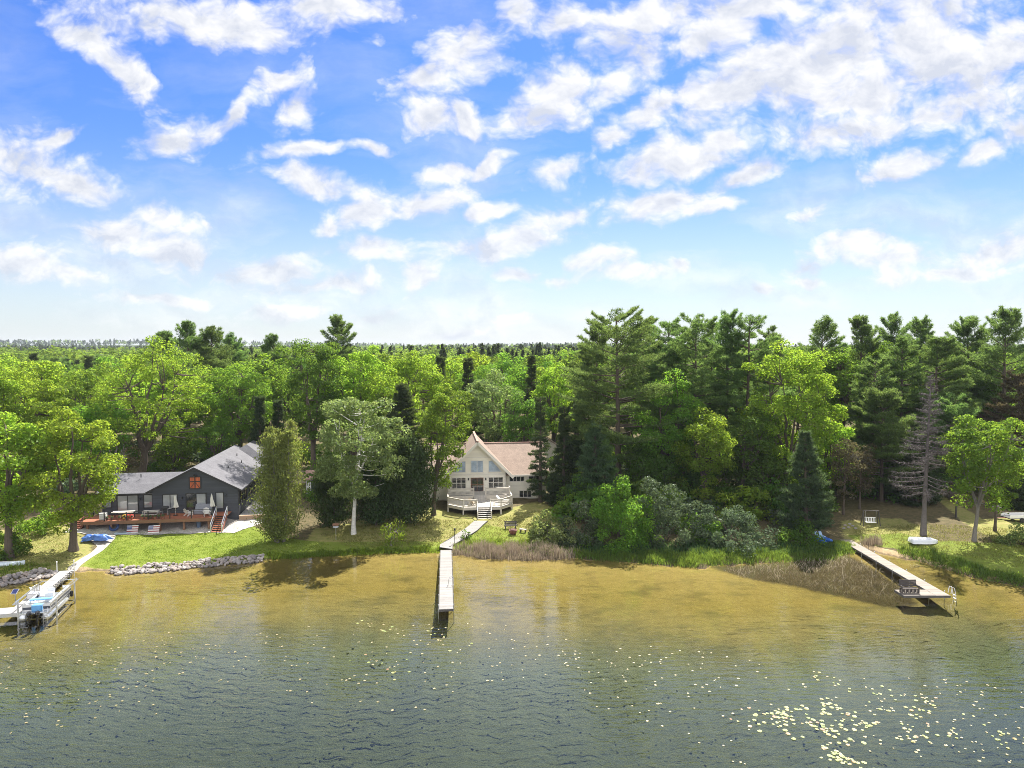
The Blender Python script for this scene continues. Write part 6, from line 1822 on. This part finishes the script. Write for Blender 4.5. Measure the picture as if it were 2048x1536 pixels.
m = MB(); m.slab([(-0.35, -0.25, 1.75), (0.35, -0.25, 1.75), (0.35, 0, 1.95), (-0.35, 0, 1.95)], 0.02); m.slab([(-0.35, 0, 1.95), (0.35, 0, 1.95), (0.35, 0.25, 1.75), (-0.35, 0.25, 1.75)], 0.02); m.box(-0.28, -0.24, -0.02, 0.02, 1.54, 1.9); m.box(0.24, 0.28, -0.02, 0.02, 1.54, 1.9); m.build('roof', M_BROWNWOOD, o)

# ---------------------------------------------------------------- right shore odds and ends
q = PG(1741, 1052)
o = thing('lawn_swing', 'white bench swing on an A-frame under the right-hand trees', 'swing', q, R(-8))
m = MB()
for x in (-0.95, 0.95):
    m.beam((x, -0.55, -0.05), (x * 0.9, 0, 1.85), 0.07, 0.07); m.beam((x, 0.55, -0.05), (x * 0.9, 0, 1.85), 0.07, 0.07)
m.beam((-0.95, 0, 1.87), (0.95, 0, 1.87), 0.08, 0.08); m.build('frame', M_OLDWOOD, o)
m = MB(); m.box(-0.6, 0.6, -0.25, 0.2, 0.45, 0.49); m.build('seat', M_WHITE, o)
m = MB()
for k in range(7): m.box(-0.6 + k * 0.185, -0.6 + k * 0.185 + 0.08, 0.2, 0.23, 0.5, 1.0)
m.box(-0.62, 0.62, 0.19, 0.24, 0.97, 1.03); m.build('backrest', M_WHITE, o)
m = MB()
for x in (-0.6, 0.6): m.beam((x, 0, 0.5), (x, 0, 1.85), 0.015, 0.015)
m.build('hanger', M_STEEL, o)
q = PG(1912, 1035)
o = thing('clothes_post', 'dark upright post on the right lawn left of the bright shore tree', 'post', q)
m = MB(); m.box(-0.08, 0.08, -0.08, 0.08, -0.2, 1.9); m.build('pole', M_OLDWOOD, o)
m = MB(); m.box(-0.1, 0.1, -0.1, 0.1, 1.9, 1.94); m.build('cap', M_OLDWOOD, o)
q = PG(1993, 1035)
o = thing('bird_house', 'pale twin birdhouse on a post at the right edge lawn', 'birdhouse', q)
m = MB(); m.box(-0.06, 0.06, -0.06, 0.06, -0.2, 1.2); m.build('post', M_OLDWOOD, o)
m = MB(); m.box(-0.45, 0.45, -0.16, 0.16, 1.2, 1.42); m.build('body', M_TABLE, o)
m = MB(); m.slab([(-0.5, -0.24, 1.40), (0.5, -0.24, 1.40), (0.5, 0, 1.58), (-0.5, 0, 1.58)], 0.03); m.slab([(-0.5, 0, 1.58), (0.5, 0, 1.58), (0.5, 0.24, 1.40), (-0.5, 0.24, 1.40)], 0.03); m.build('roof', M_OLDWOOD, o)
q = PG(2034, 1042)
o = thing('utility_trailer', 'low flat trailer with white sides at the right picture edge', 'trailer', q, R(3))
m = MB(); m.box(-1.5, 1.5, -0.7, 0.7, 0.42, 0.52); m.build('bed', M_BLACK, o)
m = MB(); m.box(-1.5, 1.5, -0.74, -0.70, 0.5, 0.85); m.box(-1.5, 1.5, 0.70, 0.74, 0.5, 0.85); m.build('side_board', M_WHITE, o)
for y in (-0.8, 0.8):
    m = MB(); m.tube([(0, y - 0.08, 0.28), (0, y + 0.08, 0.28)], 0.28, 14); m.build('wheel', M_BLACK, o)
m = MB(); m.beam((-1.5, 0, 0.45), (-2.5, 0, 0.42), 0.08, 0.08); m.build('drawbar', M_REDWOOD, o)
q = PG(8, 1131)
o = thing('canoe', 'pale canoe lying by the bushes at the left picture edge', 'canoe', q, R(8))
V = []; n = 13
for i in range(n):
    t = i / (n - 1); x = -2.0 + 4.0 * t; wd = 0.36 * max(0.02, math.sin(math.pi * t)) ** 0.6; hh = 0.34 + 0.12 * abs(2 * t - 1) ** 3
    for k in range(7):
        a = math.pi * k / 6; V.append((x, wd * math.cos(a), 0.02 + hh * math.sin(a)))
F = [(i * 7 + k, (i + 1) * 7 + k, (i + 1) * 7 + k + 1, i * 7 + k + 1) for i in range(n - 1) for k in range(6)]
m = MB(); m.add(V, F); m.build('hull', surf('pale_blue_hull', (0.55, 0.62, 0.68), 0.4, 0.06), o, smooth=True)
m = MB(); m.beam((-1.9, 0, 0.40), (1.9, 0, 0.40), 0.03, 0.03); m.build('keel', M_WHITE, o)
# ---------------------------------------------------------------- stones, reeds, grasses, lily pads
rng = np.random.default_rng(12)
M_ROCK = surf('field_stone', (0.40, 0.375, 0.355), 0.9, 0.35, 1.4, bump=0.5, bscale=6)
mm, t = new_mat('mixed_field_stone')
oi = t.node('ShaderNodeObjectInfo').outputs['Random']
c = t.ramp(oi, [(0.0, (0.20, 0.18, 0.175)), (0.3, (0.29, 0.265, 0.255)), (0.55, (0.37, 0.335, 0.31)), (0.8, (0.33, 0.26, 0.22)), (1.0, (0.50, 0.475, 0.45))])
n_ = t.noise(t.obj(), 3.0, 5, 0.65)
c = t.mix(t.maprange(n_, 0.3, 0.7, 0.0, 0.5), c, (0.20, 0.18, 0.165))
bm = t.node('ShaderNodeBump', ins={'Strength': 0.6, 'Distance': 0.05, 'Height': n_})
t.put(t.out.inputs[0], t.node('ShaderNodeBsdfPrincipled', ins={'Base Color': c, 'Roughness': 0.9, 'Normal': bm}))
ROCKS = []
import bmesh
for k in range(6):
    bm_ = bmesh.new(); bmesh.ops.create_icosphere(bm_, subdivisions=2, radius=0.5)
    r_ = np.random.default_rng(400 + k); pl_ = unit(r_.normal(size=(9, 3))); of = r_.uniform(0.30, 0.46, 9)
    for v_ in bm_.verts:
        p = np.array(v_.co)
        for a, b in zip(pl_, of):
            d = p @ a - b
            if d > 0: p = p - a * d
        v_.co = p * np.array([1.1, 0.95, 0.8]) + r_.normal(0, 0.012, 3)
    me = bpy.data.meshes.new('boulder'); bm_.to_mesh(me); bm_.free(); me.materials.append(mm)
    ROCKS.append(me)
def poly_points(px_poly, n, z=None):
    P = gpoly(px_poly) if z is None else np.array([PZ(x, y, z)[:2] for x, y in px_poly])
    lo, hi = P.min(0), P.max(0); out = []
    while len(out) < n:
        q = rng.uniform(lo, hi, (n * 3, 2)); q = q[in_poly(q[:, 0], q[:, 1], P)]
        out += list(q)
    return np.array(out[:n])
def riprap(poly, n, label, group, s0=0.30, s1=0.62):
    pts = poly_points(poly, n * 6); kept = []
    for p in pts:
        if len(kept) >= n: break
        if kept and np.min(np.linalg.norm(np.array(kept) - p, axis=1)) < 0.27: continue
        kept.append(p)
    for p in kept:
        s = rng.uniform(s0, s1)
        z = max(gz(p[0], p[1]), -0.1) + 0.12 * s + 0.05
        o = bpy.data.objects.new('boulder', ROCKS[rng.integers(6)]); COL.objects.link(o)
        o.location = (p[0], p[1], z); o.rotation_euler = (rng.uniform(-0.5, 0.5), rng.uniform(-0.5, 0.5), rng.uniform(0, 6.28)); o.scale = (s, s * rng.uniform(0.8, 1.1), s * rng.uniform(0.75, 1))
        tag(o, label, 'rock', group)
riprap([(222, 1136), (330, 1128), (430, 1120), (525, 1112), (524, 1124), (420, 1134), (310, 1145), (225, 1151)], 205, 'pale grey boulder in the stone bank below the green lawn', 'boulders of the lawn bank')
riprap([(-20, 1160), (40, 1148), (80, 1141), (120, 1144), (112, 1152), (60, 1163), (-20, 1178)], 85, 'pale boulder in the stone bank left of the white dock', 'boulders left of the white dock')
for k, (x, y) in enumerate([(1690, 1052), (1697, 1056), (1705, 1053), (1711, 1058), (1700, 1049), (1688, 1058)]):
    p = PG(x, y); o = bpy.data.objects.new('boulder', ROCKS[k]); COL.objects.link(o)
    o.location = (p[0], p[1], p[2] + 0.08); o.scale = (0.4, 0.35, 0.3); tag(o, 'grey stone in the fire ring under the brown thin trees', 'rock', 'stones of the fire ring')

def bladesheet(name, label, pts, hmin, hmax, wd, mat, lean=0.25, zoff=0.0, curve=0.3, zmin=-9, jit=0.22):
    pts = pts + rng.normal(0, jit, pts.shape)
    keep = 0.5 + 0.5 * np.sin(pts[:, 0] * 3.1 + np.sin(pts[:, 1] * 2.7)) * np.sin(pts[:, 1] * 3.7 + np.sin(pts[:, 0] * 1.9)) > rng.uniform(-0.55, 0.6, len(pts))
    pts = pts[keep]
    n = len(pts)
    z = np.maximum(ground(pts[:, 0], pts[:, 1]), zmin) + zoff
    patch = 0.5 + 0.5 * np.sin(pts[:, 0] * 1.9 + 1.7 * np.sin(pts[:, 1] * 1.3)) * np.sin(pts[:, 1] * 2.3 + 1.1 * np.sin(pts[:, 0] * 0.8))
    h_ = rng.uniform(hmin, hmax, n) * (0.35 + 0.85 * patch); a = rng.uniform(0, 6.283, n); L_ = rng.normal(0, lean, (n, 2)) * h_[:, None]
    b0 = np.stack([pts[:, 0], pts[:, 1], z], -1)
    sd_ = np.stack([np.cos(a), np.sin(a), np.zeros(n)], -1) * wd
    mid = b0 + np.stack([L_[:, 0] * curve, L_[:, 1] * curve, h_ * 0.6], -1)
    top = b0 + np.stack([L_[:, 0], L_[:, 1], h_ * rng.uniform(0.85, 1, n)], -1)
    V = np.stack([b0 - sd_, b0 + sd_, mid - sd_ * 0.8, mid + sd_ * 0.8, top], 1).reshape(-1, 3)
    i = np.arange(n) * 5
    F4 = np.stack([i, i + 1, i + 3, i + 2], -1); F3 = np.stack([i + 2, i + 3, i + 4], -1)
    o = link_mesh(name, np_mesh(name, V, [F4, F3], mat))
    return tag(o, label, 'plants', kind='stuff')
M_DRYREED = leafmat('dry_reeds', (0.38, 0.31, 0.24), (0.28, 0.22, 0.15), 0.3, 0.0, 0.0, tuft=0.5)
M_STRAW = leafmat('straw_stalks', (0.46, 0.39, 0.28), (0.34, 0.28, 0.17), 0.3, 0.0, 0.0, tuft=0.5)
M_SEDGE = leafmat('green_sedge', (0.10, 0.165, 0.035), (0.24, 0.33, 0.04), 0.5, 0.0, 0.0, tuft=0.4)
M_DSEDGE = leafmat('deep_green_sedge', (0.055, 0.11, 0.04), (0.10, 0.18, 0.05), 0.45, 0.0, 0.0, tuft=0.4)
M_LAWN = leafmat('bank_grass', (0.12, 0.185, 0.025), (0.26, 0.34, 0.03), 0.5, 0.0, 0.0, tuft=0.35)
bladesheet('dry_reeds', 'tangle of dry pinkish reeds along the shore right of the middle dock',
           np.concatenate([poly_points([(912, 1098), (960, 1096), (1060, 1096), (1110, 1102), (1150, 1108), (1145, 1119), (1110, 1119), (1060, 1122), (960, 1117), (912, 1108)], 5600),
                           poly_points([(1722, 1084), (1755, 1084), (1765, 1092), (1730, 1093)], 700)]), 0.7, 1.35, 0.016, M_DRYREED, 0.20)
bladesheet('marsh_stalks', 'broken straw-coloured stalks standing in the shallow water left of the right-hand dock',
           np.concatenate([poly_points([(1450, 1138), (1560, 1128), (1640, 1122), (1700, 1112), (1760, 1138), (1800, 1165), (1830, 1186), (1800, 1198), (1700, 1186), (1600, 1168), (1480, 1152)], 3000),
                           ]), 0.3, 0.75, 0.013, M_STRAW, 0.7, 0.0, zmin=-0.35)
bladesheet('green_sedge', 'fresh green sedge along the bank below the grey-green shrubs',
           np.concatenate([poly_points([(1020, 1094), (1140, 1100), (1160, 1112), (1060, 1112)], 1800), poly_points([(1150, 1106), (1300, 1104), (1400, 1108), (1420, 1128), (1390, 1136), (1300, 1128), (1155, 1118)], 8500), poly_points([(1400, 1104), (1640, 1098), (1700, 1100), (1660, 1120), (1560, 1124), (1420, 1132)], 9500)]), 0.35, 0.85, 0.02, M_SEDGE, 0.3)
bladesheet('dark_sedge', 'deep green rushes in the shade below the shrubs',
           poly_points([(1140, 1096), (1300, 1090), (1500, 1092), (1660, 1092), (1700, 1100), (1640, 1112), (1400, 1112), (1200, 1112)], 9000), 0.4, 0.9, 0.022, M_DSEDGE, 0.3)
bladesheet('bank_grass', 'long grass fringing the bank between the stone bank and the middle dock',
           np.concatenate([poly_points([(535, 1108), (640, 1102), (760, 1098), (880, 1096), (880, 1105), (760, 1107), (640, 1113), (545, 1119)], 9000),
                           poly_points([(905, 1088), (960, 1080), (1060, 1084), (1120, 1098), (1060, 1100), (915, 1100)], 5000),
                           poly_points([(-40, 1140), (60, 1128), (100, 1130), (90, 1142), (-40, 1160)], 1500)]), 0.18, 0.5, 0.02, M_LAWN, 0.3)
bladesheet('shore_grass', 'ragged grass and rushes along the bank right of the right-hand dock',
           np.concatenate([poly_points([(1800, 1098), (1860, 1104), (1920, 1122), (1980, 1142), (2080, 1160), (2080, 1180), (1960, 1158), (1900, 1142), (1840, 1122), (1800, 1110)], 6500),
                           poly_points([(1655, 1086), (1690, 1088), (1720, 1100), (1700, 1108), (1660, 1104)], 2500)]), 0.25, 0.75, 0.02, M_SEDGE, 0.3)
# short turf so the lawns are not a bare sheet
bladesheet('lawn_grass', 'mown grass of the green lawn in front of the charcoal house',
           poly_points([(232, 1068), (490, 1048), (545, 1075), (640, 1085), (700, 1100), (640, 1110), (540, 1114), (330, 1128), (172, 1138)], 42000), 0.04, 0.10, 0.018, M_LAWN, 0.5)
bladesheet('meadow_grass', 'rough dry grass of the lawn in front of the cream house',
           np.concatenate([poly_points([(640, 1066), (860, 1035), (945, 1045), (1090, 1020), (1110, 1080), (1050, 1088), (915, 1090), (870, 1092), (700, 1096)], 26000), poly_points([(-60, 1090), (130, 1062), (150, 1100), (120, 1130), (-60, 1150)], 8000),
                           poly_points([(1700, 1060), (1900, 1050), (2060, 1060), (2060, 1140), (1860, 1100), (1720, 1088)], 14000)]), 0.06, 0.22, 0.018, leafmat('dry_lawn_grass', (0.19, 0.195, 0.06), (0.30, 0.29, 0.07), 0.4, 0, 0, tuft=0.4), 0.5)

# lily pads
m_pad, t = new_mat('lily_pad')
oi = t.node('ShaderNodeObjectInfo').outputs['Random']; isl = t.node('ShaderNodeNewGeometry').outputs['Random Per Island']
c = t.ramp(t.math('FRACT', t.math('ADD', oi, isl)), [(0.0, (0.15, 0.20, 0.05)), (0.5, (0.25, 0.28, 0.085)), (0.78, (0.30, 0.28, 0.11)), (0.9, (0.30, 0.14, 0.08)), (1.0, (0.22, 0.26, 0.06))])
b = t.node('ShaderNodeBsdfPrincipled', ins={'Base Color': c, 'Roughness': 0.5, 'Specular IOR Level': 0.4}); t.put(t.out.inputs[0], b)
m_padsmall = surf('small_pad_leaf', (0.19, 0.19, 0.075), 0.5, 0.35, 0.8, col2=(0.30, 0.23, 0.13))
def pad_geo(r_, seed):
    q = np.random.default_rng(seed); n = 13
    a = np.linspace(0.22, 2 * math.pi - 0.22, n) + q.uniform(0, 6.28)
    rr = r_ * (1 + q.normal(0, 0.04, n))
    return np.concatenate([[[0, 0, 0.0]], np.stack([rr * np.cos(a), rr * np.sin(a), 0.012 + q.normal(0, 0.006, n)], -1)])
PADS = []
for k in range(5):
    V = pad_geo(0.5, 500 + k); F = np.stack([np.zeros(12, int), np.arange(1, 13), np.arange(2, 14)], -1)
    PADS.append(np_mesh('lily_pad', V, [F], m_pad))
def clusters(poly, ncl, per, spread):
    c_ = poly_points(poly, ncl, 0.0)
    out = []
    for q in c_:
        k = rng.poisson(per) + 1
        out.append(q + rng.normal(0, spread, (k, 2)))
    return np.concatenate(out)
BIG = [(clusters([(1500, 1410), (1640, 1395), (1760, 1450), (1760, 1536), (1580, 1536), (1480, 1450)], 30, 4.4, 0.45), 0.13, 0.26, 'round yellow-green lily pad in the dense patch at the lower right', 'lily pads of the lower right patch'),
       (clusters([(1600, 1345), (1900, 1400), (2060, 1440), (2060, 1500), (1800, 1480), (1560, 1370)], 24, 2.6, 0.4), 0.12, 0.22, 'round yellow-green lily pad in the scattered drift towards the right edge', 'lily pads drifting to the right edge'),
       (clusters([(690, 1235), (900, 1240), (920, 1300), (850, 1360), (760, 1340), (660, 1260)], 26, 2.2, 0.6), 0.10, 0.22, 'yellow-green lily pad floating off the end of the middle dock', 'lily pads off the middle dock')]
tot = 0
for pts, r0, r1, lab, grp in BIG:
    for p in pts:
        if tot >= 285: break
        o = bpy.data.objects.new('lily_pad', PADS[rng.integers(5)]); COL.objects.link(o)
        s = rng.uniform(r0, r1) * 2 * 0.58
        o.location = (p[0], p[1], 0.012); o.scale = (s, s, 1); o.rotation_euler = (0, 0, rng.uniform(0, 6.28))
        tag(o, lab, 'lily pad', grp); tot += 1
far = np.concatenate([poly_points([(0, 1290), (350, 1262), (480, 1300), (300, 1440), (0, 1480)], 130, 0.0), poly_points([(480, 1260), (1000, 1230), (1200, 1330), (800, 1440), (420, 1400)], 110, 0.0),
                      poly_points([(1080, 1270), (1400, 1300), (1640, 1350), (1500, 1536), (1180, 1420)], 80, 0.0), poly_points([(1640, 1340), (2048, 1370), (2048, 1536), (1700, 1500)], 110, 0.0), poly_points([(1640, 1330), (760, 1230), (700, 1290), (1400, 1400)], 60, 0.0)])
A = Acc()
for k, p in enumerate(far):
    V = pad_geo(rng.uniform(0.045, 0.095), 900 + k) + np.array([p[0], p[1], 0.010])
    A.add(V, np.stack([np.zeros(12, int), np.arange(1, 13), np.arange(2, 14)], -1))
tag(link_mesh('small_lily_pads', A.mesh('small_lily_pads', m_padsmall)), 'small scattered lily pads over the open water', 'lily pads', kind='stuff')
